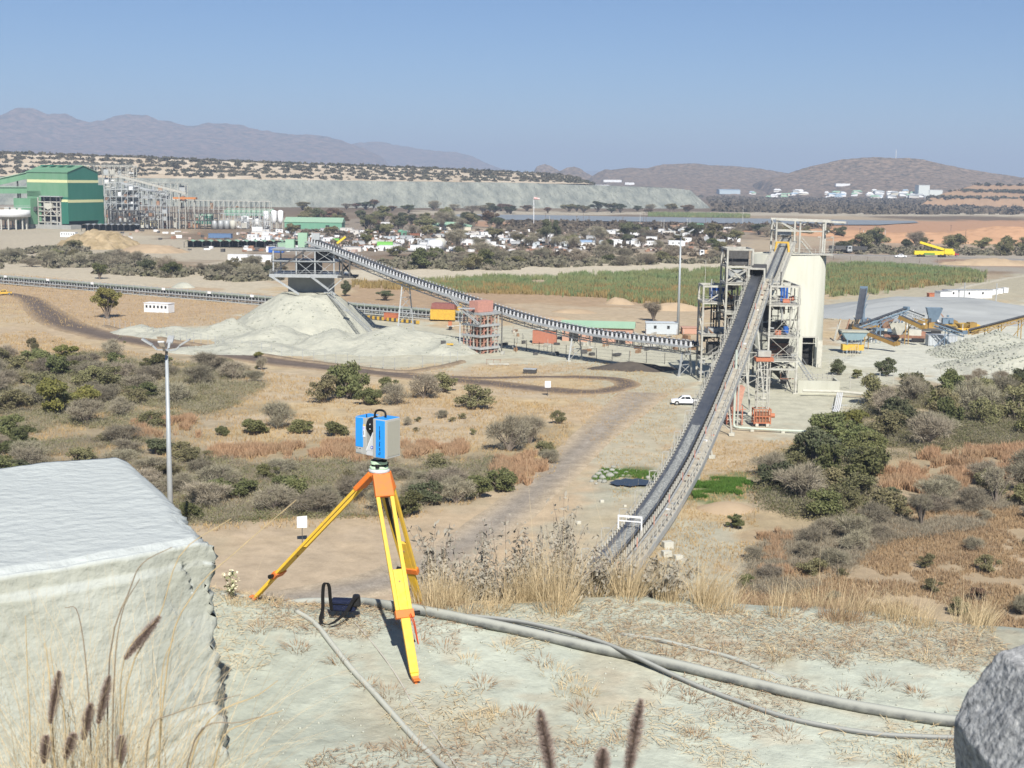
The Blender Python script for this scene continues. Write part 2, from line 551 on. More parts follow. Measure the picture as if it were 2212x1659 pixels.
# ---- roads: strips that follow the ground
def strip(name, pts, width, matl, label, lift=0.05, n=160, seg=8, fade=0.25, c_in=(0.14, 0.12, 0.105), c_out=(0.4, 0.3, 0.2), world=False):
    ctr = spline([Vector((p[0], p[1], 0)) if world else G(*p[:2]) for p in pts], n)
    wd = np.interp(np.linspace(0, 1, n), np.linspace(0, 1, len(pts)), [p[2] if len(p) > 2 else width for p in pts])
    V = []; Cc = []
    for i, p in enumerate(ctr):
        t = (ctr[min(i + 1, n - 1)] - ctr[max(i - 1, 0)]); t.z = 0; t.normalize()
        nrm = Vector((-t.y, t.x, 0))
        for k in range(seg + 1):
            s = k / seg * 2 - 1
            jit = 1 + 0.25 * (float(fbm(np.array([i * 0.13]), np.array([s * 2.0 + 5]), 3, 2)[0]) - 0.5)
            q = p + nrm * (s * wd[i] / 2 * jit)
            V.append((q.x, q.y, 0))
            e = max(0.0, min(1.0, (1 - abs(s)) / fade)); e = e * e * (3 - 2 * e)
            rut = 1 + 0.35 * (float(fbm(np.array([i * 0.05]), np.array([s * 3.0]), 3, 4)[0]) - 0.5)
            Cc.append([(a * e * rut + b * (1 - e)) for a, b in zip(c_in, c_out)])
    V = np.array(V)
    V[:, 2] = terrain(V[:, 0], V[:, 1]) + lift
    # edge rows dip into the ground so no step shows
    V[::seg + 1, 2] -= lift + 0.12; V[seg::seg + 1, 2] -= lift + 0.12
    ii = np.arange(n * (seg + 1)).reshape(n, seg + 1)
    F = np.stack([ii[:-1, :-1], ii[:-1, 1:], ii[1:, 1:], ii[1:, :-1]], -1).reshape(-1, 4)
    o = np_obj(name, V, F, matl, None, True, np.array(Cc))
    return tag(o, label, None, None, 'structure')


m_road = mat_attr('road_soil', scale=0.5, amt=0.3, fine=4.0, fineamt=0.2, bump=0.4, bscale=3.0)
strip('road', [(15, 634, 7), (60, 643, 9), (95, 672, 13), (130, 695, 14), (200, 720, 13), (320, 742, 13), (460, 764, 12), (600, 782, 12), (740, 798, 12), (900, 815, 11), (1060, 828, 10), (1200, 842, 8), (1290, 846, 7), (1345, 838, 6), (1352, 828, 6), (1310, 818, 6), (1200, 814, 5), (1050, 816, 5), (860, 812, 5)],
      9, m_road, 'dark compacted haul road looping round in front of the tower', lift=0.11, n=320, fade=0.75, c_in=(0.15, 0.12, 0.10), c_out=(0.40, 0.30, 0.19))
strip('track', [(420, 1325, 9), (620, 1300, 9), (800, 1262, 9), (940, 1212, 9), (1040, 1150, 8), (1120, 1090, 8), (1200, 1020, 8), (1270, 955, 8), (1330, 900, 10), (1390, 850, 12)], 7, m_road,
      'worn grey brown dirt track left of the belt conveyor', lift=0.10, n=150, fade=1.0, c_in=(0.32, 0.28, 0.23), c_out=(0.47, 0.38, 0.265))
# ------------------------------------------------------------------ mountains, dumps, haze
def ridge(name, pts, y, depth, matl, label, seed=0, nu=260, nd=46, back=0.5, rough=0.35, base=-8.0, cat='hill'):
    us = np.linspace(pts[0][0], pts[-1][0], nu)
    vs = np.interp(us, [p[0] for p in pts], [p[1] for p in pts])
    top = [D(u, v, y) for u, v in zip(us, vs)]
    X0 = np.array([p.x for p in top]); Z0 = np.array([p.z for p in top])
    t = np.linspace(0, 1 + back, nd)
    V = np.zeros((nd, nu, 3))
    for j, tt in enumerate(t):
        yy = y - depth * (1 - tt)
        V[j, :, 0] = X0 * (1 + (1 - tt) * depth / y * 0.15)
        V[j, :, 1] = yy + depth * 0.22 * (fbm(X0 / depth * 2.2, X0 * 0 + 3, 3, seed) - 0.5) * (1 - abs(1 - tt)) 
        if tt <= 1:
            pr = tt ** 0.85 * (1 - 0.25 * math.sin(tt * PI))
            sp = np.abs(fbm(X0 / depth * 3.4 + tt * 0.8, X0 * 0 + tt * 1.6, 4, seed) - 0.5) * 2
            sp2 = fbm(X0 / depth * 14, X0 * 0 + tt * 8, 4, seed + 1) - 0.5
            V[j, :, 2] = base + (Z0 - base) * np.clip(pr * (1 - rough * sp * (1 - tt) * 2.2) + 0.10 * sp2 * tt * (1 - tt), 0, 1)
        else:
            V[j, :, 2] = base + (Z0 - base) * max(0, 1 - ((tt - 1) / back) ** 1.3)
    ed = smooth(0, 0.05, np.linspace(0, 1, nu)) * smooth(0, 0.05, 1 - np.linspace(0, 1, nu))
    V[..., 2] = base + (V[..., 2] - base) * ed
    # craggy crest
    V[..., 2] += (fbm(V[..., 0] / depth * 60, V[..., 1] / depth * 60, 3, seed) - 0.5) * (Z0.max() * 0.035)
    ii = np.arange(nd * nu).reshape(nd, nu)
    F = np.stack([ii[:-1, :-1], ii[:-1, 1:], ii[1:, 1:], ii[1:, :-1]], -1).reshape(-1, 4)
    o = np_obj(name, V.reshape(-1, 3), F, matl, None, True)
    return tag(o, label, None, None, 'structure')


m_mtn = mat('mountain', (0.30, 0.19, 0.145), (0.06, 0.058, 0.048), rough=1, scale=0.02, amt=1.0, spec=0, detail=7, bump=1.0, bscale=0.008, bdist=45)
m_hill = mat('hill', (0.33, 0.235, 0.165), (0.06, 0.055, 0.042), rough=1, scale=0.07, amt=1.0, spec=0, detail=5, bump=1.0, bscale=0.02, bdist=14)
ridge('mountains', [(-300, 262), (-150, 238), (0, 251), (34, 235), (62, 232), (82, 237), (103, 246), (124, 244), (141, 246), (161, 257), (185, 263), (213, 258), (240, 249), (261, 245), (305, 247), (329, 257), (360, 261), (384, 269), (415, 269), (432, 263), (470, 264), (508, 269), (549, 278), (601, 287), (652, 290), (703, 294), (738, 305), (790, 322), (840, 345), (880, 372)],
      10000, 2600, m_mtn, 'long hazy purple mountain range on the left horizon', 1)
ridge('mountains', [(600, 330), (690, 318), (752, 311), (770, 307), (820, 305), (850, 312), (900, 320), (940, 325), (985, 328), (1020, 337), (1050, 352), (1080, 363), (1120, 374), (1160, 384)],
      12600, 2200, m_mtn, 'paler farther end of the mountain range tapering to the plain', 3)
ridge('mountains', [(1040, 376), (1100, 370), (1200, 371), (1290, 369), (1330, 372), (1400, 376), (1480, 386)], 21000, 3000, m_mtn, 'faint blue ridge low on the far horizon behind the two small knolls', 2)
ridge('hills', [(1128, 389), (1145, 377), (1152, 372), (1160, 359), (1176, 354), (1189, 358), (1207, 368), (1225, 380), (1240, 388)], 6000, 500, m_hill, 'small rocky knoll just right of the waste dump top', 4, nu=90)
ridge('hills', [(1180, 388), (1200, 374), (1225, 362), (1241, 360), (1252, 363), (1267, 374), (1290, 385), (1320, 392)], 5400, 500, m_hill, 'second small rounded knoll in front of the long hill', 5, nu=90)
ridge('hills', [(1250, 395), (1275, 383), (1293, 372), (1306, 366), (1320, 367), (1361, 362), (1398, 364), (1414, 358), (1432, 355), (1497, 353), (1529, 357), (1581, 359), (1625, 363), (1680, 371), (1740, 380), (1800, 392)], 5000, 1100, m_hill, 'long low bushy hill left of the big dome hill', 2)
ridge('hills', [(1620, 398), (1660, 386), (1705, 375), (1729, 367), (1756, 359), (1788, 352), (1820, 344), (1858, 340), (1899, 338), (1934, 341), (1958, 340), (1993, 344), (2036, 355), (2074, 363), (2122, 372), (2168, 379), (2193, 383), (2260, 386), (2340, 396)], 4200, 900, m_hill, 'big dome shaped scrub hill on the right', 0, nu=300, nd=60)
from mathutils.bvhtree import BVHTree
HILLB = [BVHTree.FromPolygons([v.co for v in o.data.vertices], [p.vertices[:] for p in o.data.polygons]) for o in SC.objects if o.name.startswith('hills')]


def far_pt(u, v):
    """ground seen at u, v on the plain or on the foot of a hill, whichever is nearer"""
    best = G(u, v); c = Vector((0, 0, CAMZ))
    for t in HILLB:
        h = t.ray_cast(c, ray(u, v))[0]
        if h is not None and (best.y < 0 or h.y < best.y): best = h
    return best


# mast on the dome hill
mp = D(1935, 342, 4200)
t = thing('radio_mast', 'thin pale radio mast on top of the big dome hill', 'mast', (mp.x, mp.y, mp.z - 4))
b = MB(); b.bar((mp.x, mp.y, mp.z - 4), (mp.x, mp.y, mp.z + 26), 1.6); b.build('shaft', mat('pale_steel', (0.6, 0.62, 0.62), rough=0.6), t)

# grey waste-rock dump: face with rills, flat top, upper tier
def dump(name, label, us, base, crest, topv, matl, nd=30, seed=0, rill=2.0, top_run=120):
    nu = 340
    uu = np.linspace(us[0], us[-1], nu)
    f = lambda arr: np.interp(uu, us, arr)
    by, bz, cy, cz = f([b[0] for b in base]), f([b[1] for b in base]), f([c[0] for c in crest]), f([c[1] for c in crest])
    rows = []
    for j in range(nd + 1):
        tt = j / nd
        y = by + (cy - by) * tt; z = bz + (cz - bz) * tt
        x = np.array([D(u, 400, 1000).x / 1000 for u in uu]) * (by + 0.0)
        nn = (fbm(x / 9 + tt * 1.5, tt * 2.0 + x * 0, 4, seed) - 0.5) + 0.6 * (fbm(x / 40, tt * 3 + x * 0, 3, seed + 1) - 0.5)
        y = y + nn * rill * 3 * math.sin(tt * PI * 0.95 + 0.05); z = z + nn * rill * math.sin(tt * PI * 0.95 + 0.05)
        rows.append(np.stack([x, y, z], -1))
    x = rows[-1][:, 0]
    for k in (0.3, 1.0):
        rows.append(np.stack([x, cy + top_run * k, cz + 0 * x + 1.5 * (fbm(x / 30, x * 0 + k, 3, 1) - 0.5)], -1))
    rows.append(np.stack([x, cy + top_run * 1.2, np.full(nu, -5.0)], -1))
    V = np.stack(rows, 0)
    ii = np.arange(V.shape[0] * nu).reshape(V.shape[0], nu)
    F = np.stack([ii[:-1, :-1], ii[:-1, 1:], ii[1:, 1:], ii[1:, :-1]], -1).reshape(-1, 4)
    o = np_obj(name, V.reshape(-1, 3), F, matl, None, True)
    return tag(o, label, None, None, 'structure')


m_dump = mat('waste_rock', (0.165, 0.18, 0.165), (0.31, 0.32, 0.275), rough=1, scale=0.05, amt=1.0, spec=0, bump=1.0, bscale=0.12, bdist=6, detail=8, stretch=(1.4, 1, 0.35))
m_tier = mat('upper_tier_soil', (0.55, 0.475, 0.37), (0.36, 0.28, 0.19), rough=1, scale=0.03, amt=0.8, spec=0, detail=10, stretch=(0.6, 1, 4))
usd = [-250, 0, 300, 600, 900, 1138, 1300, 1470, 1500, 1537]
dump('terrain', 'long grey green waste rock dump with rilled face', usd, [(1690, 0), (1700, 0), (1730, 0), (1780, 0), (1850, 0), (1920, 0), (1990, 0), (2060, 0), (2075, 0), (2110, 0)],
     [(1740, 34), (1750, 34), (1780, 35), (1830, 35), (1900, 35), (1970, 35), (2042, 32.5), (2110, 29.5), (2120, 27), (2112, 0.5)], None, m_dump, seed=1, rill=2.2, top_run=260)
usd2 = [-250, 0, 150, 300, 542, 800, 1000, 1138, 1215, 1250, 1280]
zt = lambda u, v, y: D(u, v, y).z


def tier(ys0, lift):
    us_ = [-250, 0, 150, 300, 542, 800, 1000, 1138, 1215, 1250, 1280]
    vs_ = [325, 332, 336, 341, 351, 360, 368, 374, 379, 386, 399]
    yt = [1930, 1950, 1970, 1990, 2040, 2110, 2170, 2220, 2260, 2280, 2290]
    nu = 420; nd = 44
    uu = np.linspace(us_[0], us_[-1], nu)
    yv = np.interp(uu, us_, yt); zc = np.array([D(u, v, y).z for u, v, y in zip(uu, np.interp(uu, us_, vs_), yv)])
    x = np.array([D(u, 380, 1000).x / 1000 for u in uu]) * yv
    y0 = np.interp(uu, usd, [1775, 1785, 1815, 1865, 1935, 2005, 2078, 2145, 2155, 2200])
    rows = []
    for j in range(nd + 1):
        tt = j / nd
        k = tt * 5
        st = (math.floor(k) + min(1, (k % 1) / 0.55)) / 5          # benches
        nn = fbm(x / 16, tt * 9 + x * 0, 4, 2) - 0.5
        rows.append(np.stack([x * (y0 + (yv - y0) * tt) / yv, y0 + (yv - y0) * tt + nn * 14, 34.5 + (zc - 34.5) * min(1, st) + nn * 2.2 * (1 - tt)], -1))
    rows.append(np.stack([x * 1.1, yv + 400, zc - 1], -1)); rows.append(np.stack([x * 1.2, yv + 700, np.full(nu, -5.)], -1))
    V = np.stack(rows, 0)
    ii = np.arange(V.shape[0] * nu).reshape(V.shape[0], nu)
    F = np.stack([ii[:-1, :-1], ii[:-1, 1:], ii[1:, 1:], ii[1:, :-1]], -1).reshape(-1, 4)
    o = np_obj('terrain', V.reshape(-1, 3), F, m_tier, None, True)
    tag(o, 'pale benched upper tier of the waste dump dotted with shrubs', None, None, 'structure')
    return V[:nd + 1]


TIER = tier(None, None)
# brown benched dump at the right edge
m_bd = mat('brown_dump', (0.36, 0.235, 0.145), (0.27, 0.185, 0.12), rough=1, scale=0.06, amt=0.7, spec=0, detail=10, bump=0.7, bscale=0.3)


def benched():
    nu = 160
    bench = [(2470, 0), (2500, 17), (2535, 17.5), (2570, 29), (2600, 29.5), (2640, 41.5), (2900, 42)]
    rows = []
    lefts = [1975, 1998, 2003, 2040, 2046, 2090, 2105]
    for (y, z), ul in zip(bench, lefts):
        uu = np.linspace(ul, 2420, nu)
        x = np.array([D(u, 400, y).x for u in uu])
        nn = fbm(x / 25, x * 0 + y / 30, 4, 1) - 0.5
        e = np.clip((uu - ul) / 12, 0, 1)
        rows.append(np.stack([x, y + nn * 10, z * e + nn * 1.5], -1))
    rows.append(np.stack([rows[-1][:, 0], np.full(nu, 3100.), np.full(nu, -5.)], -1))
    # subdivide between the benches for relief
    V = [rows[0]]
    for a, c in zip(rows[:-1], rows[1:]):
        for k in range(1, 7):
            q = a + (c - a) * k / 6
            q[:, 2] += (fbm(q[:, 0] / 8, q[:, 1] / 8, 3, 2) - 0.5) * 1.6 * (1 if k < 6 else 0.3)
            V.append(q)
    V = np.stack(V, 0)
    ii = np.arange(V.shape[0] * nu).reshape(V.shape[0], nu)
    F = np.stack([ii[:-1, :-1], ii[:-1, 1:], ii[1:, 1:], ii[1:, :-1]], -1).reshape(-1, 4)
    o = np_obj('terrain', V.reshape(-1, 3), F, m_bd, None, True)
    tag(o, 'brown benched earth dump at the right edge before the dome hill', None, None, 'structure')
    return rows


BENCH = benched()

# haze: one closed box of thin air round everything
hz = MB(); hz.box((0, 12000, 279), (40000, 26000, 562))
m_haze = bpy.data.materials.new('haze'); m_haze.use_nodes = True
_t = m_haze.node_tree; _t.nodes.remove(_t.nodes['Principled BSDF'])
_pv = _t.nodes.new('ShaderNodeVolumePrincipled')
_pv.inputs['Color'].default_value = (0.64, 0.78, 1.0, 1)
_pv.inputs['Density'].default_value = 1.25e-4
_pv.inputs['Anisotropy'].default_value = 0.0
for _k in ('Density Attribute', 'Color Attribute', 'Temperature Attribute'):
    _pv.inputs[_k].default_value = ''
m_haze.cycles.homogeneous_volume = True
_t.links.new(_pv.outputs[0], _t.nodes['Material Output'].inputs['Volume'])
haze = hz.build('haze', m_haze)
tag(haze, 'thin dusty haze in the air over the whole plain', None, None, 'stuff')
# ------------------------------------------------------------------ materials of the plant
STEEL = mat('cream_steel', (0.50, 0.495, 0.44), (0.30, 0.28, 0.24), rough=0.6, scale=1.2, amt=0.7, rnd=0.08, spec=0.4)
GALV = mat('galvanised_steel', (0.46, 0.48, 0.48), (0.30, 0.31, 0.31), rough=0.5, scale=1.5, amt=0.7, rnd=0.10, metal=0.2)
DSTEEL = mat('dark_steel', (0.10, 0.10, 0.10), (0.05, 0.045, 0.04), rough=0.7, scale=2, amt=0.8, rnd=0.2)
RUBBER = mat('belt_rubber', (0.055, 0.06, 0.07), (0.12, 0.123, 0.125), rough=0.38, scale=0.6, amt=0.6, spec=0.5, stretch=(1, 1, 1))
ROLLER = mat('roller_black', (0.02, 0.02, 0.022), (0.05, 0.05, 0.05), rough=0.5, scale=3)
CONC = mat('pale_concrete', (0.50, 0.50, 0.425), (0.43, 0.425, 0.35), rough=0.9, scale=0.5, amt=0.8, bump=0.4, bscale=2, stretch=(1.5, 1.5, 0.25))
CONCG = mat('grey_concrete', (0.36, 0.365, 0.345), (0.27, 0.27, 0.25), rough=0.9, scale=0.4, amt=0.7, bump=0.2)
CONCD = mat('old_concrete', (0.56, 0.545, 0.47), (0.40, 0.39, 0.33), rough=0.9, scale=0.8, amt=0.7, bump=0.3)
ORE = mat('ore_fines', (0.46, 0.455, 0.375), (0.33, 0.335, 0.285), rough=1, scale=0.16, amt=0.9, bump=1.0, bscale=0.9, bdist=0.35, spec=0.05, detail=9)
OREG = mat('grey_fines', (0.36, 0.375, 0.37), (0.29, 0.30, 0.295), rough=1, scale=0.08, amt=0.9, bump=0.6, bscale=1.0, spec=0.05, detail=8, stretch=(0.4, 1, 1))
ORANGE = mat('orange_paint', (0.50, 0.17, 0.085), (0.36, 0.14, 0.08), rough=0.6, scale=2, amt=0.7, rnd=0.1)
PINKOX = mat('faded_red_paint', (0.52, 0.27, 0.20), (0.36, 0.19, 0.15), rough=0.8, scale=2, amt=0.8, rnd=0.1)
YELLOW = mat('yellow_paint', (0.66, 0.42, 0.06), (0.45, 0.28, 0.06), rough=0.6, scale=1.5, amt=0.7)
BLUE = mat('blue_paint', (0.03, 0.12, 0.42), (0.02, 0.08, 0.30), rough=0.5, scale=2, amt=0.5)
WHITE = mat('white_paint', (0.78, 0.79, 0.80), (0.62, 0.62, 0.60), rough=0.6, scale=1.2, amt=0.6, rnd=0.05)
GLASS = mat('dark_glass', (0.02, 0.025, 0.03), (0.03, 0.035, 0.04), rough=0.12, spec=0.6, amt=0.4)
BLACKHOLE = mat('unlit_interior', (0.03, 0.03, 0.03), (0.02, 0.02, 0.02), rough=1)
GREENP = mat('green_sheeting', (0.13, 0.30, 0.20), (0.17, 0.33, 0.23), rough=0.6, scale=0.25, amt=0.6, stretch=(3, 3, 0.3))
GREENL = mat('pale_green_sheeting', (0.30, 0.45, 0.32), (0.25, 0.40, 0.28), rough=0.6, scale=0.3, amt=0.6)
BRICKM = mat('red_brick', (0.42, 0.17, 0.11), (0.33, 0.14, 0.09), rough=0.9, scale=2, amt=0.7)
RUST = mat('rusty_steel', (0.25, 0.12, 0.07), (0.36, 0.24, 0.16), rough=0.9, scale=1.0, amt=0.9, rnd=0.2)
CREAMY = mat('yellow_band', (0.66, 0.66, 0.36), (0.55, 0.55, 0.30), rough=0.6, scale=1)


def place(o, p, yaw=0.0, pitch=0.0, parent=None):
    """child copy set at world point p, turned to heading yaw and slope pitch"""
    o.parent = parent
    o.location = Vector(p) - (wloc(parent) if parent else Vector((0, 0, 0)))
    o.rotation_euler = (pitch, 0, yaw)
    return o


def proto(mb, name, m):
    """a mesh made once at the origin to be shared"""
    o = mb.build(name, m)
    me = o.data
    bpy.data.objects.remove(o)
    return me


def inst(me, name, p, yaw=0.0, pitch=0.0, parent=None, scale=None):
    o = link(bpy.data.objects.new(name, me))
    if scale: o.scale = scale if isinstance(scale, (tuple, list)) else (scale,) * 3
    return place(o, p, yaw, pitch, parent)


def resample(pts, step):
    out = [Vector(pts[0])]; acc = 0
    for a, c in zip(pts[:-1], pts[1:]):
        a, c = Vector(a), Vector(c); L = (c - a).length
        d = step - acc
        while d <= L:
            out.append(a + (c - a) * (d / L)); d += step
        acc = (acc + L) % step if L > 0 else acc
    return out


def heads(P, i):
    a, c = P[max(i - 1, 0)], P[min(i + 1, len(P) - 1)]
    t = c - a
    yaw = math.atan2(t.y, t.x) - PI / 2
    pit = math.atan2(t.z, math.hypot(t.x, t.y))
    return t.normalized(), yaw, pit


def sweep(P, prof, closed=False):
    """profile [(n, z)...] swept along the path: n to the right, z up"""
    V = []; F = []
    k = len(prof)
    for i, p in enumerate(P):
        t, yaw, pit = heads(P, i)
        r = Vector((t.y, -t.x, 0)).normalized(); up = r.cross(t)
        V += [p + r * a + up * z for a, z in prof]
    for i in range(len(P) - 1):
        for j in range(k if closed else k - 1):
            j2 = (j + 1) % k
            F.append((i * k + j, i * k + j2, (i + 1) * k + j2, (i + 1) * k + j))
    b = MB(); b.V = V; b.F = F
    return b


def rect(n, z, w, h):
    return [(n - w / 2, z - h / 2), (n + w / 2, z - h / 2), (n + w / 2, z + h / 2), (n - w / 2, z + h / 2)]


def offs(P, i, n, z):
    t, yaw, pit = heads(P, i)
    r = Vector((t.y, -t.x, 0)).normalized(); up = r.cross(t)
    return P[i] + r * n + up * z


def idler_mesh(w, m1, m2, K=1.0, blen=0.5):
    b = MB()
    b.bar((-w, 0, -0.42 * K), (w, 0, -0.42 * K), 0.16, 0.12)
    for s in (-1, 1):
        x = s * (w + 0.02)
        b.add([(x - .07, -blen / 2, -0.48 * K), (x + .07, -blen / 2, -0.48 * K), (x + .07, blen / 2, -0.48 * K), (x - .07, blen / 2, -0.48 * K),
               (x - .07, -blen / 4, 0.24 * K), (x + .07, -blen / 4, 0.24 * K), (x + .07, blen / 4, 0.24 * K), (x - .07, blen / 4, 0.24 * K)],
              [(3, 2, 1, 0), (4, 5, 6, 7), (0, 1, 5, 4), (1, 2, 6, 5), (2, 3, 7, 6), (3, 0, 4, 7)])
        b.bar((s * w * 0.36, 0, -0.42 * K), (s * w * 0.36, 0, -0.14), 0.08)
    b1 = len(b.F)
    b.tube((-w * 0.34, 0, -0.12), (w * 0.34, 0, -0.12), 0.085, n=6)
    for s in (-1, 1): b.tube((s * w * 0.38, 0, -0.10), (s * w * 0.96, 0, 0.16), 0.085, n=6)
    me = proto(b, 'idler', [m1, m2])
    for i, p in enumerate(me.polygons): p.material_index = 0 if i < b1 else 1
    return me


def conveyor(name, label, cat, base, P, belt_w=0.75, frame_w=1.05, idl=1.3, steel=STEEL, walk=1, rails=(-1, 1), post_step=2.6, deep=0.0, load=None, hood=False,
             plate=False, lamps=0, group=None, walk_w=0.95, K=1.0, blen=0.5, idlm=None, dark_top=False):
    """belt conveyor along belt-centre points P (world); walk: side of the walkway; returns the thing"""
    t = thing(name, label, cat, base, group)
    fine = resample(P, 1.0)
    w = belt_w
    sweep(fine, [(-w, 0.27), (-w * 0.45, 0.0), (w * 0.45, 0.0), (w, 0.27), (w, 0.24), (w * 0.45, -0.03), (-w * 0.45, -0.03), (-w, 0.24)], True).build('belt', RUBBER, t)
    sweep(fine, rect(0, -0.95, w * 1.8, 0.04), True).build('return_belt', RUBBER, t)
    for s in (-1, 1):
        sweep(fine, rect(s * frame_w, -0.55 * K, 0.16, 0.24 * K), True).build('stringer', DSTEEL if dark_top else steel, t)  # dark_top darkens the upper stringers for the shade between idler brackets
        sweep(fine, rect(s * frame_w, -1.25 - deep, 0.16, 0.22), True).build('stringer', steel, t)
    me = idler_mesh(frame_w - 0.08, idlm or steel, ROLLER, K, blen)
    sweep(fine, [(-w * 0.97, 0.2), (-w * 0.97, -0.40 * K), (w * 0.97, -0.40 * K), (w * 0.97, 0.2)], False).build('belt_edge_shade', ROLLER, t)  # near-black sheet for the belt edge and the shade between brackets
    Q = resample(P, idl)
    for i, p in enumerate(Q):
        _, yaw, pit = heads(Q, i)
        inst(me, 'idler', p, yaw, pit, t)
    # uprights between the stringers
    b = MB(); 
    b.bar((0, 0, -1.25 - deep), (0, 0, -0.5 * K), 0.13, 0.13)
    mu = proto(b, 'upright', steel)
    Qp = resample(P, post_step)
    for i, p in enumerate(Qp):
        _, yaw, pit = heads(Qp, i)
        for s in (-1, 1): inst(mu, 'upright', offs(Qp, i, s * frame_w, 0), yaw, pit, t)
    if deep > 0:
        for s in (-1, 1):
            for i in range(len(Qp) - 1):
                a = offs(Qp, i, s * frame_w, -0.6 * K if i % 2 else -1.25 - deep); c = offs(Qp, i + 1, s * frame_w, -1.25 - deep if i % 2 else -0.6)
                b = MB(); b.bar(a, c, 0.07); b.build('brace', steel, t)
        for i in range(len(Qp)):
            b = MB(); b.bar(offs(Qp, i, -frame_w, -1.25 - deep), offs(Qp, i, frame_w, -1.25 - deep), 0.10); b.build('cross_beam', DSTEEL, t)
    if walk:
        for s in ((walk,) if walk != 2 else (-1, 1)):
            sweep(fine, rect(s * (frame_w + 0.12 + walk_w / 2), -0.80, walk_w, 0.06), True).build('walkway', mat('walkway_grating', (0.50, 0.46, 0.37), (0.27, 0.24, 0.19), rough=0.9, scale=0.9, amt=0.9) if plate else steel, t)
            sweep(fine, rect(s * (frame_w + 0.13 + walk_w), -0.86, 0.08, 0.22), True).build('walkway_edge', steel, t)
    bp = MB(); bp.bar((0, 0, -0.85), (0, 0, 0.75 if plate else 0.28), 0.10 if plate else 0.06)
    mp_ = proto(bp, 'handrail_post', steel)
    for s in rails:
        n = s * (frame_w + (walk_w + 0.13 if (walk in (s, 2)) else 0.22))
        for i, p in enumerate(Qp):
            _, yaw, _2 = heads(Qp, i)
            inst(mp_, 'handrail_post', offs(Qp, i, n, 0), yaw, 0, t)
        for z in ((0.1, 0.72) if plate else (-0.28, 0.26)):
            sweep(fine, rect(n, z, 0.05, 0.05), True).build('handrail', steel, t)
    if plate:
        sweep(fine, rect(frame_w + 0.26, -0.62, 0.22, 0.08), True).build('cable_tray', GALV, t)
        for i in range(0, len(Qp) - 1):
            if R.random() < 0.55:
                b = MB(); q = offs(Qp, i, frame_w + R.uniform(0.4, 1.5), -0.72); b.box(q, (R.uniform(.15, .5), R.uniform(.2, .8), R.uniform(.08, .3)), R.random()); b.build('junction_box', R.choice([PINKOX, RUST, GALV, WHITE, DSTEEL]), t)
            if i % 4 == 0:
                b = MB(); q = offs(Qp, i, frame_w + 0.3, 0); b.bar(q - Vector((0, 0, .8)), q + Vector((0, 0, .5)), 0.12); b.build('pull_cord_post', PINKOX, t)
        sweep(fine, rect(frame_w + walk_w + 0.2, -0.95, 0.10, 0.1), True).build('kerb_gap', DSTEEL, t)
        sweep(fine, rect(frame_w + walk_w + 0.3, -1.02, 0.04, 0.8), True).build('side_plate', GALV, t)
    if hood:
        sweep(fine, [(-0.95, 0.35), (-0.75, 0.85), (0, 1.05), (0.75, 0.85), (0.95, 0.35)], False).build('hood', hood, t)
    if lamps:
        bl = MB(); bl.bar((0, 0, -0.8), (0, 0, 1.9), 0.09); bl.bar((0, 0, 1.9), (0.75, 0, 2.05), 0.09); bl.box((0.7, 0, 2.0), (0.45, 0.2, 0.12))
        ml = proto(bl, 'lamp_pole', steel)
        Ql = resample(P, lamps)
        for i, p in enumerate(Ql):
            _, yaw, _2 = heads(Ql, i)
            inst(ml, 'lamp_pole', offs(Ql, i, -(frame_w + 0.4), 0), yaw, 0, t)
    if load:
        f = [p for i, p in enumerate(fine) if load[0] <= i / (len(fine) - 1) <= load[1]]
        f = resample(f, 0.28)
        V = []; F = []
        ns = np.linspace(-w * 0.62, w * 0.62, 7)
        for i in range(len(f)):
            tp = min(1, i / 6, (len(f) - 1 - i) / 25)
            for n in ns:
                bump = 0.02 + tp * (0.17 * (1 - (n / (w * 0.66)) ** 2) * (0.45 + R.random() * 1.1)) + abs(n) * 0.14
                V.append(offs(f, i, n + R.uniform(-.06, .06), bump))
        k = len(ns)
        for i in range(len(f) - 1):
            for j in range(k - 1): F.append((i * k + j, i * k + j + 1, (i + 1) * k + j + 1, (i + 1) * k + j))
        np_obj('ore', np.array([tuple(v) for v in V]), F, ORE_ROCK, t)
    return t


ORE_ROCK = mat('rock_ore', (0.34, 0.35, 0.33), (0.10, 0.105, 0.11), rough=0.9, scale=4.5, amt=1.0, bump=0.8, bscale=12)


def trestle(t, p, top, yaw, half=1.3, spread=1.5, steel=STEEL, r=0.2, levels=3):
    """two-leg braced bent under a conveyor; legs spread across the run"""
    M = frame((p[0], p[1], p[2]), yaw)
    h = top - p[2]
    L = []
    for s in (-1, 1):
        a = M @ Vector((s * (half + spread), 0, 0)); c = M @ Vector((s * half, 0, h))
        b = MB(); b.bar(a, c, r * 1.4, r * 1.4); b.build('leg', steel, t)
        b = MB(); b.box((a.x, a.y, a.z + 0.2), (0.9, 0.9, 0.5), yaw); b.build('footing', CONCD, t)
        L.append((a, c))
    for k in range(levels):
        f0, f1 = (k + 0.15) / levels, (k + 1) / levels
        a0 = L[0][0].lerp(L[0][1], f0); b0 = L[1][0].lerp(L[1][1], f0)
        a1 = L[0][0].lerp(L[0][1], f1); b1 = L[1][0].lerp(L[1][1], f1)
        b = MB(); b.bar(a1, b1, 0.16); b.build('cross_beam', steel, t)
        b = MB(); b.bar(a0, b1, 0.11) if k % 2 == 0 else b.bar(b0, a1, 0.11); b.build('brace', steel, t)
        b = MB(); b.bar(b0, a1, 0.11) if k % 2 == 0 else b.bar(a0, b1, 0.11); b.build('brace', steel, t)


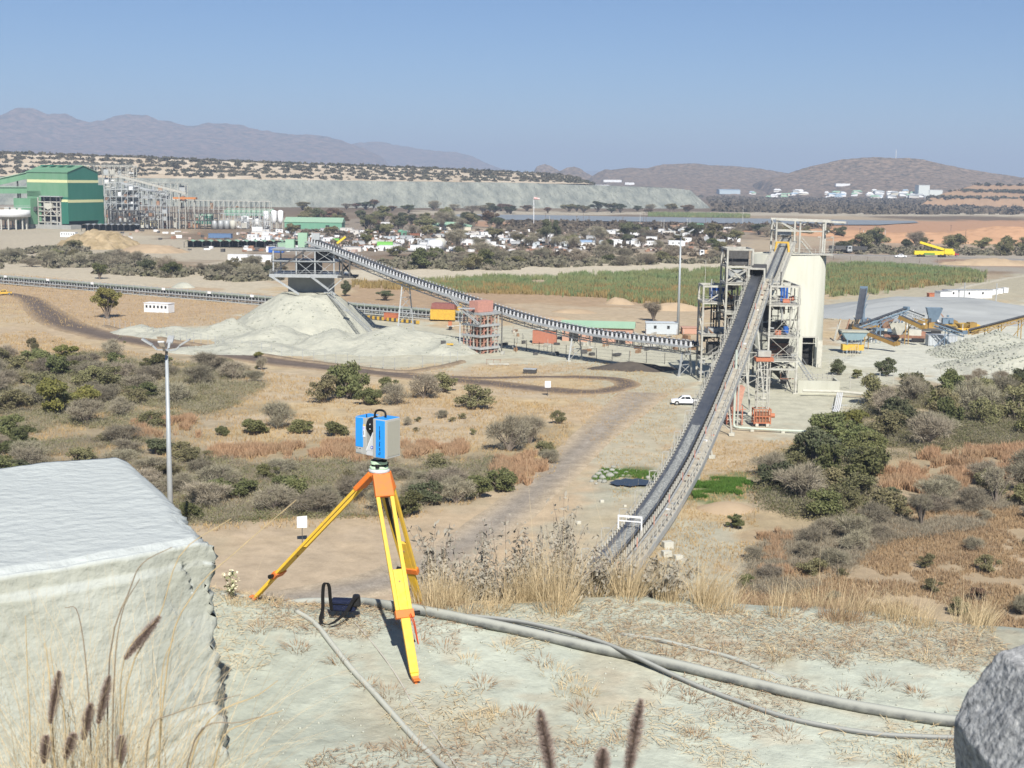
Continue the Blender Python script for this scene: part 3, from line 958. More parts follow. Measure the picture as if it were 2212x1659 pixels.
# ---- inclined belt conveyor running up from below the bank to the tower
prof = [(118, 2.2), (128, 2.0), (136, 1.8), (150, 1.6), (163, 1.75), (173, 2.3), (184, 3.2), (193, 4.5), (203, 6.2), (213, 8.1), (223.5, 10.4), (235, 12.9), (246, 15.5), (257, 18.6), (268, 21.9), (274, 23.2)]
KX = 0.29
A_line = lambda y: 9.1 + KX * (y - 136)
PA = spline([(A_line(y), y, z) for y, z in prof], 220)
cA = conveyor('belt_conveyor', 'long pale steel belt conveyor climbing from the bank up to the tall tower', 'conveyor', (A_line(136), 136, 0), PA, belt_w=0.98, frame_w=1.4, idl=1.3,
              walk=1, walk_w=1.5, K=1.35, blen=0.6, idlm=STEEL, dark_top=True, rails=(-1, 1), post_step=2.6, plate=True, lamps=9.5, load=(0.12, 0.52), deep=0.15)
yawA = -math.atan(KX)
rtA = Vector((math.cos(yawA), math.sin(yawA), 0))
for y in (128, 140, 152, 164, 176, 188):
    z = float(np.interp(y, [p[0] for p in prof], [p[1] for p in prof]))
    b = MB()
    for s in (-1.2, 1.2, 2.3): 
        q = Vector((A_line(y), y, 0)) + rtA * s
        b.box((q.x, q.y, (z - 1.4) / 2 - 0.2), (0.45, 0.6, max(0.3, z - 1.4) + 0.4), yawA)
    b.build('pier', CONCD, cA)
for y in (203, 222, 243, 260):
    z = float(np.interp(y, [p[0] for p in prof], [p[1] for p in prof]))
    trestle(cA, (A_line(y), y, 0), z - 1.4, yawA, half=1.3, spread=0.12 * z, levels=max(1, int(z / 4)))
# white gate frame over the belt near its tail
g0 = Vector((A_line(152), 152, 0)); zg = 1.62
b = MB(); M = frame((g0.x, g0.y, zg), yawA)
for s in (-1, 1): b.bar(M @ Vector((s * 1.35, 0, -0.6)), M @ Vector((s * 1.35, 0, 1.75)), 0.16)
b.bar(M @ Vector((-1.42, 0, 1.75)), M @ Vector((1.42, 0, 1.75)), 0.2)
b.bar(M @ Vector((-1.35, 0, 1.2)), M @ Vector((1.35, 0, 1.2)), 0.12)
tg_ = thing('belt_gate', 'white steel gate frame standing over the low end of the inclined belt', 'gate', (g0.x, g0.y, 1))
b.build('gate_frame', WHITE, tg_)
# ---- upper conveyor to the bin top
PB = spline([(50.3, 272.5, 20.9), (53, 281, 22.4), (57.5, 297, 25.4), (61.5, 311, 28.0), (63.2, 317, 28.8)], 60)
cB = conveyor('belt_conveyor', 'short upper belt conveyor running from the tower onto the concrete bin', 'conveyor', (50.3, 272.5, 0), PB, belt_w=0.85, frame_w=1.15, idl=1.3, walk=2, post_step=2.4, deep=0.5, load=(0.0, 1.0))
yb = 305
zb = 26.9
M = frame((59.8, yb, zb), yawA)
b = MB()
for s in (-1, 1):
    b.bar(M @ Vector((s * 1.5, 0, -0.8)), M @ Vector((s * 1.25, 0, 1.3)), 0.45)
b.bar(M @ Vector((-1.4, 0, 1.3)), M @ Vector((1.4, 0, 1.3)), 0.4)
tr = thing('belt_scanner', 'yellow arch straddling the upper belt conveyor', 'arch', (59.8, yb, zb - 0.8)); b.build('arch_frame', YELLOW, tr)

# ---- concrete bin
t = thing('concrete_bin', 'tall plain pale concrete bin behind the steel tower', 'bin', (63, 306, 0))
BX0, BX1, BY0, BY1, BZ = 55.0, 71.6, 306.0, 322.0, 25.2
CXB, CYB, RB = 63.2, 314.4, 8.5
dx0, dx1, dz1 = 65.6, 68.9, 6.8
bb = MB(); NS = 96
an = [2 * PI * k / NS for k in range(NS)]
vs = []; fs = []
zs_ = [0, dz1, BZ]
for r_ in (RB, RB - 0.5):
    for z in zs_: vs += [(CXB + r_ * math.cos(a), CYB + r_ * math.sin(a), z) for a in an]
def _door(k):
    am = (an[k] + 2 * PI / NS / 2); x = CXB + RB * math.cos(am)
    return math.sin(am) < 0 and dx0 < x < dx1
for k in range(NS):
    k2 = (k + 1) % NS
    for lv in (0, 1):
        if lv == 0 and _door(k): continue
        o_, i_ = lv * NS, (3 + lv) * NS
        fs.append((o_ + k, o_ + k2, o_ + NS + k2, o_ + NS + k)); fs.append((i_ + k2, i_ + k, i_ + NS + k, i_ + NS + k2))
    fs.append((2 * NS + k, 2 * NS + k2, 5 * NS + k2, 5 * NS + k))
    if _door(k): fs.append((NS + k, NS + k2, 4 * NS + k2, 4 * NS + k))
bb.add(vs, fs); bb.build('wall', CONC, t, True)
b = MB(); b.lathe((CXB, CYB, BZ - 0.5), [(RB - 0.52, 0), (RB - 0.52, 0.3)], 64); b.build('roof', CONC, t)
BY0 = CYB - RB + 0.55
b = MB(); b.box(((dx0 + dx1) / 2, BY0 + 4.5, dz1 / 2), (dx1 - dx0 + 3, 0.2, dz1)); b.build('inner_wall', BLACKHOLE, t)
b = MB()
for x in (dx0 - 0.12, dx1 + 0.12): b.box((x, BY0 - 0.1, dz1 / 2), (0.24, 0.3, dz1))
b.box(((dx0 + dx1) / 2, BY0 - 0.1, dz1 + 0.15), (dx1 - dx0 + 0.5, 0.3, 0.3)); b.box(((dx0 + dx1) / 2, BY0 - 0.02, dz1 - 1.3), (dx1 - dx0, 0.12, 0.15))
b.build('door_frame', STEEL, t)
b = MB(); b.box((dx1 + 0.75, BY0 - 0.12, dz1 / 2 - 0.3), (1.0, 0.1, dz1 - 0.6)); b.build('door_leaf', CONCD, t)


def col(t, p, top, w=0.36, m=STEEL, name='column'):
    b = MB(); b.bar(p, (p[0], p[1], top), w, w); 
    b.build(name, m, t)


def beam(t, a, c, w=0.3, h=None, m=STEEL, name='beam'):
    b = MB(); b.bar(a, c, w, h or w); b.build(name, m, t)


def rail(t, pts, m=STEEL, h=1.1, step=1.6):
    b = MB(); bq = MB()
    bq.bar((0, 0, 0), (0, 0, h), 0.06)
    me = proto(bq, 'handrail_post', m)
    for a, c in zip(pts[:-1], pts[1:]):
        a, c = Vector(a), Vector(c)
        for z in (h * 0.55, h): b.bar(a + Vector((0, 0, z)), c + Vector((0, 0, z)), 0.055)
        n = max(1, int((c - a).length / step))
        for i in range(n + 1): inst(me, 'handrail_post', a.lerp(c, i / n), parent=t)
    b.build('handrail', m, t)


def steel_frame(t, x, y, zs, m=STEEL, cw=0.36, z0=0.0, decks=(), rails=(), xb=(), yb=(), deckm=None, inset=0.0):
    """columns at every x,y crossing, beams at each level, X bracing: xb = (row y index, bay, level) across x, yb likewise across y"""
    for xx in x:
        for yy in y:
            col(t, (xx, yy, z0), zs[-1] + cw / 2, cw, m)
            b = MB(); b.box((xx, yy, z0 + 0.15), (1.0, 1.0, 0.35)); 
            if z0 <= 0.2: b.build('footing', CONCD, t)
    for z in zs:
        for yy in y:
            for a, c in zip(x[:-1], x[1:]): beam(t, (a + cw / 2, yy, z), (c - cw / 2, yy, z), 0.26, 0.4, m)
        for xx in x:
            for a, c in zip(y[:-1], y[1:]): beam(t, (xx, a + cw / 2, z), (xx, c - cw / 2, z), 0.26, 0.4, m)
    lv = [z0] + list(zs)
    for (j, i, k) in xb:
        for s in (0, 1):
            b = MB(); b.bar((x[i] + .1, y[j] - 0.05 + 0.09 * s, lv[k + s]), (x[i + 1] - .1, y[j] - 0.05 + 0.09 * s, lv[k + 1 - s]), 0.2, 0.08); b.build('brace', m, t)
    for (j, i, k) in yb:
        for s in (0, 1):
            b = MB(); b.bar((x[j] - 0.05 + 0.09 * s, y[i] + .1, lv[k + s]), (x[j] - 0.05 + 0.09 * s, y[i + 1] - .1, lv[k + 1 - s]), 0.2, 0.08); b.build('brace', m, t)
    for z in decks:
        b = MB(); b.box(((x[0] + x[-1]) / 2, (y[0] + y[-1]) / 2, z + 0.25), (x[-1] - x[0] + 0.5, y[-1] - y[0] + 0.5, 0.08)); b.build('deck', deckm or m, t)
    for z in rails:
        rail(t, [(x[0] - 0.2, y[-1] + 0.2, z + 0.3), (x[0] - 0.2, y[0] - 0.2, z + 0.3), (x[-1] + 0.2, y[0] - 0.2, z + 0.3), (x[-1] + 0.2, y[-1] + 0.2, z + 0.3)], m)


zat = lambda u, v, y: D(u, v, y).z
# ---- right bay of the tower
t = thing('steel_tower', 'open cream steel frame tower with cross bracing right of the inclined belt', 'tower', (53, 268, 0))
yF = 266.0
zl = [zat(1700, v, yF) for v in (798, 780, 729, 660, 619)]
steel_frame(t, [50.3, 56.0], [yF, 274.0, 282.0], zl, decks=zl[1:4], rails=zl[1:4], xb=[(0, 0, 1), (0, 0, 2), (0, 0, 3), (2, 0, 2), (2, 0, 3), (2, 0, 0)], yb=[(1, 0, 3), (1, 1, 2), (0, 1, 1), (1, 1, 0)])
# machinery on its decks
b = MB(); z = zl[1] + 0.3
b.box((53.5, 272, z + 1.4), (4.2, 4.5, 2.6), 0, 0.8); b.build('screen_box', RUST, t)
b = MB(); b.prism([(51.2, -0.2), (55.4, -0.2), (54.4, -3.4), (52.2, -3.4)], 270.5, 274.5, 'y'); 
for i, v in enumerate(b.V): b.V[i] = Vector((v.x, v.y, v.z + zl[2] - 0.3))
b.build('chute', DSTEEL, t)
b = MB()
for k in range(3): b.tube((53.2 + k * 0.55, 270, zl[3] + 0.3), (53.2 + k * 0.55, 270, zl[3] + 3.6), 0.22, n=8)
b.build('blue_cylinder', BLUE, t)
b = MB(); b.tube((54.6, 268.6, zl[3] + 1.0), (55.5, 268.6, zl[3] + 1.3), 0.5, n=10); b.box((54.0, 268.8, zl[3] + 0.7), (1.4, 0.8, 0.7)); b.build('orange_drive', ORANGE, t)
b = MB(); b.tube((54.0, 268, zl[2] + 0.6), (54.0, 268, zl[2] + 2.0), 0.55, n=10); b.build('blue_motor', BLUE, t)
b = MB(); b.box((52.4, 268, zl[2] + 0.8), (1.2, 0.9, 0.9)); b.build('orange_guard', ORANGE, t)
b = MB(); b.box((51.4, 279, (zl[2] + zl[3]) / 2), (1.8, 5, (zl[3] - zl[2]) * 0.8)); b.build('dark_duct', DSTEEL, t)
b = MB(); b.bar((51.2, 268, 5.6), (56.2, 277, 1.2), 1.5, 0.5); b.build('discharge_belt', DSTEEL, t)
b = MB(); b.bar((51.2, 268, 0.6), (51.2, 281, 4.8), 0.2); b.bar((55.6, 268, 0.6), (55.6, 281, 4.8), 0.2); b.build('brace', DSTEEL, t)
for k in range(12):
    a = Vector((50.4, 267 + R.uniform(0, 12), R.choice(zl[:4]) + R.uniform(0.5, 3)))
    b = MB(); b.bar(a, a + Vector((R.uniform(1, 5), 0, R.uniform(-0.3, 0.3))), R.uniform(0.1, 0.3)); b.build('pipe', R.choice([STEEL, RUST, GALV, DSTEEL]), t)
# stairs on the right side
def stair(t, a, c, w, m=STEEL, n=None, name='stair'):
    a, c = Vector(a), Vector(c)
    d = c - a; hd = Vector((d.x, d.y, 0)).normalized(); r = Vector((hd.y, -hd.x, 0)) * (w / 2)
    n = n or max(4, int(abs(d.z) / 0.25))
    for s in (-1, 1):
        b = MB(); b.bar(a + r * s, c + r * s, 0.08, 0.25); b.bar(a + r * s + Vector((0, 0, 1)), c + r * s + Vector((0, 0, 1)), 0.05); b.build('stair_stringer', m, t)
    bq = MB(); bq.box((0, 0, 0), (w, 0.28, 0.05)); me = proto(bq, 'stair_tread', m)
    yaw = math.atan2(hd.y, hd.x) - PI / 2
    for i in range(n): inst(me, 'stair_tread', a.lerp(c, (i + 0.5) / n), yaw, 0, t)


stair(t, (57.6, 276, zl[1]), (61.5, 270.5, 0.2), 1.1, GALV, 16)
stair(t, (57.2, 272, zl[2]), (57.2, 278, zl[1] + 0.2), 1.0, GALV, 12)
b = MB(); b.box((57.2, 276.5, zl[1] + 0.1), (1.6, 2, 0.1)); b.build('landing', STEEL, t)

# ---- middle part of the tower carrying the belt head, with the upper mesh box
t = thing('steel_tower', 'tall narrow steel tower under the head of the inclined belt with dark mesh box', 'tower', (46, 278, 0))
zm = [zat(1620, v, 279) for v in (860, 800, 735, 675, 612, 575, 538)]
steel_frame(t, [43.2, 48.3], [276.0, 284.0], zm, decks=zm[1:5], rails=zm[1:3], xb=[(0, 0, 0), (0, 0, 1), (1, 0, 3), (0, 0, 5), (1, 0, 6)], yb=[(0, 0, 4), (0, 0, 6)])
b = MB(); b.box((45.8, 281, (zm[5] + zm[6]) / 2), (4.2, 5, (zm[6] - zm[5]) * 0.86)); b.build('mesh_box', DSTEEL, t)
b = MB(); b.bar((43.6, 277.5, zm[4] + .6), (47.6, 277.5, zm[5] - .2), 0.5, 0.3); b.bar((43.6, 277.3, zm[5] - .2), (46.6, 277.3, zm[4] + .8), 0.35, 0.3); b.build('chute', STEEL, t)
b = MB(); b.box((45.8, 281, (zm[4] + zm[5]) / 2 - .3), (3.6, 4.2, (zm[5] - zm[4]) * 0.7)); b.build('chute_hopper', GALV, t)
for k in range(10):
    z = R.choice(zm[:3]) + R.uniform(-3, 3)
    b = MB(); b.box((45.6 + R.uniform(-1.6, 1.6), 279 + R.uniform(-2, 2), max(1, z)), (R.uniform(0.6, 2.2), R.uniform(0.6, 2.2), R.uniform(0.6, 2.4))); b.build(R.choice(['duct', 'cabinet', 'guard']), R.choice([DSTEEL, RUST, DSTEEL, STEEL]), t)
# portal round the belt head
hd = Vector((A_line(271), 271, 22.6))
M = frame(hd, yawA)
b = MB()
for s in (-1, 1): b.bar(M @ Vector((s * 1.55, 0, -1.2)), M @ Vector((s * 1.55, 0, 1.75)), 0.34, 0.6)
b.bar(M @ Vector((-1.75, 0, 1.8)), M @ Vector((1.75, 0, 1.8)), 0.6, 0.34)
b.build('belt_portal', STEEL, t)
b = MB(); b.add([M @ Vector(p) for p in ((-1.4, 0.8, 1.6), (1.4, 0.8, 1.6), (1.4, 6, 2.4), (-1.4, 6, 2.4), (-1.4, 0.8, -0.2), (1.4, 0.8, -0.2), (1.4, 6, 0.2), (-1.4, 6, 0.2))], [(0, 1, 2, 3), (0, 3, 7, 4), (1, 5, 6, 2), (2, 6, 7, 3)]); b.build('belt_hood', DSTEEL, t)

# ---- left bay of the tower with the blue cabin
t = thing('steel_tower', 'cream steel frame bay carrying a blue cabin left of the inclined belt', 'tower', (39, 282, 0))
yL = 281.0
zf = [zat(1550, v, yL) for v in (775, 725, 655, 619)]
steel_frame(t, [39.3, 46.3], [yL, 288.0], zf, decks=[zf[1], zf[2]], rails=[zf[2]], yb=[(0, 0, 2), (1, 0, 0)], xb=[(1, 0, 1)])
b = MB(); b.box((42.9, 286, zf[2] + 1.6), (3.1, 2.6, 2.6)); b.build('blue_cabin', BLUE, t)
for k, x in enumerate((42.0, 42.6, 43.6)):
    b = MB(); b.box((x, 284.6, zf[2] + 1.9), (0.7 if k < 2 else 0.6, 0.2, 0.9 - 0.2 * k)); b.build('control_box', WHITE, t)
b = MB(); b.tube((44.8, 283, zf[2] + 1.4), (45.6, 283, zf[2] + 1.0), 0.4, n=8); b.bar((44.2, 283, zf[2] + 2.4), (45.2, 283, zf[2] + 1.4), 0.3); b.build('hoist_drive', ORANGE, t)
b = MB()
for k in range(4): b.bar((41.6 + k * 0.55, 285, zf[1]), (41.6 + k * 0.55, 285, zf[2]), 0.3)
b.bar((40, 284, zf[2] - 1.6), (45.5, 284, zf[2] - 0.6), 0.3); b.bar((45.4, 284.5, zf[2] - 3.2), (42.0, 284.5, zf[2] - 1.2), 0.3)
b.build('dark_column', DSTEEL, t)
b = MB(); b.box((43.0, 285, zf[1] + 0.8), (5.0, 4.0, 0.9)); b.build('transfer_chute', GALV, t)
b = MB(); b.box((43.0, 285, zf[0] + 1.6), (4.0, 4.0, 2.6)); b.build('transfer_box', DSTEEL, t)
stair(t, (46.6, 279.6, zf[1]), (40, 279.6, zf[0]), 0.9, STEEL, 12)
b = MB(); b.bar((40.5, 288, zf[3]), (40.5, 288, zf[3] + 5), 0.08); b.build('aerial', STEEL, t)

# ---- head house over the bin
t = thing('gantry', 'open steel head frame with long top beam standing on the bin roof', 'frame', (63, 314, 25.2))
z1, z2, z3 = BZ + 0.3, zat(1700, 498, 316), zat(1700, 476, 316)
for x, y in ((59.9, 313), (65.3, 313), (70.6, 313), (71.9, 316.8), (59.9, 319), (65.3, 319)):
    col(t, (x, y, z1 - 0.2), z3, 0.36, STEEL)
beam(t, (59.6, 312.7, z3 + 0.3), (75.6, 312.7, z3 - 0.2), 0.4, 0.45); beam(t, (59.6, 319.0, z3 + 0.3), (73.6, 319, z3), 0.3, 0.4)
beam(t, (60.1, 313, z2), (70.4, 313, z2)); beam(t, (60.1, 319, z2), (65.1, 319, z2)); beam(t, (59.9, 313.2, z2), (59.9, 318.8, z2)); beam(t, (71.9, 313.2, z2), (71.9, 316.6, z2))
for a, c in (((60.1, 313.1, z3), (65.1, 313.1, z2)), ((61, 319.1, z3), (65, 319.1, z2)), ((59.9, 318.8, z3), (59.9, 313.2, z2)), ((67.5, 313.1, z3), (66, 313.1, z3 - 0.9)), ((68.5, 313.1, z3), (70, 313.1, z3 - 0.9)), ((72.2, 312.9, z3), (75.2, 312.9, z3 - 0.5))):
    b = MB(); b.bar(a, c, 0.2); b.build('brace', STEEL, t)
b = MB(); b.box((66.2, 310.6, BZ + 0.2), (11.6, 5.0, 0.25)); b.build('deck', STEEL, t)
rail(t, [(61.5, 308.3, BZ + 0.3), (71.9, 308.3, BZ + 0.3), (71.9, 312.6, BZ + 0.3)], STEEL, 1.2, 1.3)
stair(t, (64.8, 309, BZ + 3.2), (67.4, 309, BZ + 0.3), 0.9, STEEL, 9)
for x in (69.0, 71.9):
    b = MB(); b.bar((x, 308.4, BZ + 0.4), (x, 308.4, BZ + 4.2), 0.14); b.box((x - 0.3, 308.4, BZ + 4.2), (0.7, 0.3, 0.2)); b.build('lamp_pole', STEEL, t)
b = MB(); b.box((62.3, 317.6, z2 - 0.6), (3.4, 3.0, 0.9)); b.build('head_chute', GALV, t)

def clutter(t, x0, x1, y0, y1, z0, z1, n, seed):
    rr = random.Random(seed)
    for k in range(n):
        a = Vector((rr.uniform(x0, x1), rr.uniform(y0, y1), rr.uniform(z0, z1))); q = rr.random()
        d = Vector((rr.uniform(.8, 3), 0, 0)) if q < .35 else (Vector((0, 0, rr.uniform(1, 4))) if q < .75 else Vector((rr.uniform(-2, 2), rr.uniform(-2, 2), rr.uniform(-1.5, 1.5))))
        b = MB(); b.bar(a, a + d, rr.uniform(.08, .26)); b.build(rr.choice(['pipe', 'cable_tray', 'strut']), rr.choice([STEEL, GALV, DSTEEL, RUST, DSTEEL]), t)
    for k in range(n // 3):
        a = (rr.uniform(x0, x1), rr.uniform(y0 + 1, y1), rr.uniform(z0, z1)); b = MB(); b.box(a, (rr.uniform(.4, 1.6), rr.uniform(.4, 1.6), rr.uniform(.4, 1.8))); b.build(rr.choice(['cabinet', 'motor', 'guard']), rr.choice([DSTEEL, DSTEEL, GALV, DSTEEL]), t)
    for s in (-.25, .25): b = MB(); b.bar((x1 - .6 + s, y0 - .3, 0), (x1 - .6 + s, y0 - .3, z1), .07); b.build('ladder_rail', STEEL, t)


TW = [o for o in SC.objects if o.name.startswith('steel_tower')]
clutter(TW[0], 50.3, 56.0, 266.3, 281, 1, 21, 80, 1); clutter(TW[1], 43.2, 48.3, 276, 284, 1, 26, 110, 2); clutter(TW[2], 39.3, 46.3, 281, 288, 1, 18, 70, 3)
# ---- orange mast hoist and brick-orange base in front of the tower
t = thing('mast_hoist', 'lattice hoist mast on an orange caged base at the foot of the tower', 'hoist', (42.5, 230, 0))
mx, my = 43.0, 231.0
for sx in (-1.4, 1.4):
    for sy in (-1.0, 1.0): col(t, (mx + sx, my + sy, 0.4), 3.0, 0.2, ORANGE, 'base_post')
for z in (0.6, 1.7, 2.9):
    for sy in (-1.0, 1.0): beam(t, (mx - 1.5, my + sy, z), (mx + 1.5, my + sy, z), 0.16, None, ORANGE, 'base_rail')
    for sx in (-1.4, 1.4): beam(t, (mx + sx, my - 1, z), (mx + sx, my + 1, z), 0.16, None, ORANGE, 'base_rail')
for k in range(5):
    b = MB(); b.bar((mx - 1.1 + k * 0.55, my - 1.02, 0.6), (mx - 1.1 + k * 0.55, my - 1.02, 2.9), 0.1); b.build('cage_bar', ORANGE, t)
b = MB(); b.box((mx, my, 1.5), (2.2, 1.5, 1.7)); b.build('counterweight', RUST, t)
b = MB(); b.tube((mx + 1.4, my - 0.8, 1.9), (mx + 2.1, my - 0.8, 1.9), 0.4, n=10); b.build('winch', ORANGE, t)
for s in (-0.9, 0.9):
    b = MB(); b.box((mx + s, my - 0.9, 0.25), (0.5, 0.6, 0.5)); b.build('foot_block', CONCD, t)
mz = 11.2
for sx in (-1.0, 1.0):
    for sy in (-0.8, 0.8): col(t, (mx + sx, my + sy, 2.9), mz, 0.16, STEEL, 'mast_post')
nz = 6
for k in range(nz):
    za, zb_ = 3 + (mz - 3) * k / nz, 3 + (mz - 3) * (k + 1) / nz
    for sy in (-0.8, 0.8):
        b = MB(); b.bar((mx - 1, my + sy, zb_), (mx + 1, my + sy, zb_), 0.1); b.bar((mx - 1 if k % 2 else mx + 1, my + sy, za), (mx + 1 if k % 2 else mx - 1, my + sy, zb_), 0.08); b.build('mast_lacing', STEEL, t)
b = MB(); b.bar((mx, my - 0.85, 3), (mx, my - 0.85, mz), 0.1); b.build('guide_rope', STEEL, t)
b = MB(); b.box((mx, my, mz + 0.35), (3.0, 2.2, 0.6)); b.build('top_beam', ORANGE, t)
b = MB(); b.box((mx, my, mz + 1.3), (2.2, 1.4, 1.0)); b.build('sheave_frame', STEEL, t)
# faded red take-up plant beside the belt foot
t = thing('take_up_plant', 'faded red machinery with hopper between the inclined belt and hoist mast', 'machinery', (38.5, 233, 0))
b = MB(); b.prism([(37.9, 2.2), (39.4, 2.2), (40.2, 6.4), (39.0, 6.4), (38.6, 4.6)], 232, 235, 'y'); b.build('hopper', PINKOX, t)
for k in range(14):
    p = Vector((R.uniform(35.6, 40.2), R.uniform(231, 236), 0)); h = R.uniform(1.2, 3.4)
    col(t, p, h, 0.16, R.choice([PINKOX, ORANGE, STEEL]), 'post')
for z in (0.9, 1.8, 2.7):
    beam(t, (35.6, 231.4, z), (40.4, 231.4, z), 0.16, None, R.choice([PINKOX, STEEL])); beam(t, (35.6, 235, z), (40.4, 235, z), 0.16, None, PINKOX)
for k in range(6):
    b = MB(); b.box((R.uniform(36, 40), R.uniform(231.5, 235), R.uniform(0.5, 2)), (R.uniform(0.5, 1.4), R.uniform(0.5, 1.2), R.uniform(0.5, 1.1))); b.build(R.choice(['motor', 'gearbox', 'guard']), R.choice([PINKOX, DSTEEL, RUST]), t)
b = MB()
for k in range(6): b.box((38.6, 240 - k * 0.3, 4.0 + k * 0.75), (4.0, 0.4, 0.22))
b.build('louvre', STEEL, t)
# white riser pipes and the long ground pipe in front
pA = [G(1588, 700, 16), ]
t = thing('riser_pipe', 'pale green riser pipe that bends and runs along the ground before the tower', 'pipe', (38.2, 226.5, 0))
b = MB(); b.path([(37.6, 226.8, 13.5), (37.6, 226.8, 0.9), (37.8, 226.6, 0.5), (38.4, 226.2, 0.42), (45, 224.6, 0.4), (53.4, 223.0, 0.4), (53.8, 223.2, 0.55), (53.9, 223.8, 1.0)], 0.2, 10); b.build('pipe_run', mat('pale_green_pipe', (0.50, 0.56, 0.48), (0.40, 0.44, 0.38), rough=0.5), t)
b = MB(); b.path([(38.3, 227.4, 12.5), (38.3, 227.4, 0.3)], 0.14, 8); b.build('pipe_riser', STEEL, t)
for x in (40.5, 45.5, 50.5):
    b = MB(); b.box((x, 226.2 - (x - 38) * 0.21, 0.1), (0.6, 0.7, 0.35)); b.build('pipe_block', CONCD, t)
t = thing('pipe_bundle', 'bundle of white pipes running on stands across the pale yard', 'pipes', tuple(G(1790, 890)))
a0, a1, a2 = G(1770, 868), G(1815, 862), G(1780, 925)
for k in range(4):
    o = Vector((k * 0.32, 0, 0))
    b = MB(); b.path([a2 + o + Vector((0, 0, 0.3)), a2.lerp(a1, 0.5) + o + Vector((0.3, 0, 0.8)), a1 + o + Vector((-0.6, 0, 1.2))], 0.11, 6); b.build('pipe', WHITE, t)
b = MB(); b.path([a1 + Vector((-7, 1.5, 1.3)), a1 + Vector((0, 1.0, 1.3)), a1 + Vector((5.5, -1.8, 1.2))], 0.28, 8); b.build('pipe', CONCD, t)
for f in (0.2, 0.6):
    q = a2.lerp(a1, f); b = MB(); b.bar(q + Vector((-0.4, 0, 0)), q + Vector((-0.4, 0, 1.1)), 0.12); b.bar(q + Vector((1.4, 0, 0)), q + Vector((1.4, 0, 1.1)), 0.12); b.bar(q + Vector((-0.5, 0, 0.6)), q + Vector((2.6, 0.4, 0.9)), 0.12); b.build('pipe_stand', GALV, t)
t = thing('low_wall', 'low pale concrete wall joined to the right foot of the steel tower', 'wall', (60, 266, 0))
b = MB(); b.box((60.6, 266.3, 1.35), (8.2, 0.4, 2.9), -0.05); b.build('wall_panel', CONC, t)
b = MB(); b.box((64.6, 269, 1.35), (0.4, 5.4, 2.9), -0.05); b.build('wall_panel', CONC, t)
b = MB()
for k in range(8): b.bar((57.4 + k * 1.0, 271, 2.2), (57.4 + k * 1.0, 271, 3.6), 0.1)
b.bar((57, 271, 3.4), (65, 271, 3.3), 0.1); b.bar((57, 271, 2.8), (65, 271, 2.7), 0.1); b.build('rail', STEEL, t)
# ------------------------------------------------------------------ stockpile conveyor, cone stockpile, ground conveyor
lineC = lambda x: 325.6 - 1.015 * x
profC = [(-57, 24.0), (-54, 23.2), (-42, 19.9), (-29, 16.3), (-14, 12.8), (0, 9.9), (7.4, 8.7), (14, 8.0), (20.4, 7.6), (30, 7.55), (38.5, 7.55)]
PC = spline([(x, lineC(x), z) for x, z in profC][::-1], 160)
cC = conveyor('belt_conveyor', 'grey gallery conveyor slanting from the tower up left to the cone stockpile', 'conveyor', (0, lineC(0), 0), PC, belt_w=0.85, frame_w=1.3, idl=1.3, steel=GALV, idlm=WHITE,
              walk=2, rails=(-1, 1), post_step=2.6, deep=1.1, walk_w=0.9, K=1.45, blen=0.62)
yawC = math.atan2(-1.015, 1) + PI  # heading of the run, up left
perp = math.atan2(1.0, 1.015)      # across the run
for x in (-28.0, 14.5, 37.0):
    z = float(np.interp(x, [p[0] for p in profC], [p[1] for p in profC]))
    trestle(cC, (x, lineC(x), 0), z - 2.1, perp, half=1.2, spread=0.6 + z * 0.07, steel=GALV, levels=2 if z < 10 else 4, r=0.22)
# head pulley guard
b = MB(); q = Vector((-56.6, lineC(-56.6), 23.6)); b.tube(q + Vector((-0.8, -0.8, 0)), q + Vector((0.8, 0.8, 0)), 0.7, n=12); b.build('head_pulley', RUST, cC)
b = MB(); b.box((q.x + 1.2, q.y - 0.6, q.z + 1.0), (2.2, 1.6, 1.8)); b.build('head_guard', GALV, cC)


def heap(name, label, cx, cy, rx, ry, fn, m, n=90, cat='stockpile', group=None, kind=None):
    xs = np.linspace(cx - rx, cx + rx, n); ys_ = np.linspace(cy - ry, cy + ry, n)
    X, Y = np.meshgrid(xs, ys_)
    Z = fn(X, Y) + terrain(X, Y) - 0.25
    ii = np.arange(n * n).reshape(n, n)
    F = np.stack([ii[:-1, :-1], ii[:-1, 1:], ii[1:, 1:], ii[1:, :-1]], -1).reshape(-1, 4)
    keep = (fn(X, Y).ravel()[F] > 0.02).any(1)
    F = F[keep]
    us_, inv = np.unique(F, return_inverse=True)
    V = np.stack([X, Y, Z], -1).reshape(-1, 3)[us_]
    o = np_obj(name, V, inv.reshape(-1, 4), m, None, True)
    return tag(o, label, cat, group, kind)


def cone(X, Y, x, y, h, s=0.68, sx=1.0):
    return h - s * np.hypot((X - x) / sx, Y - y)


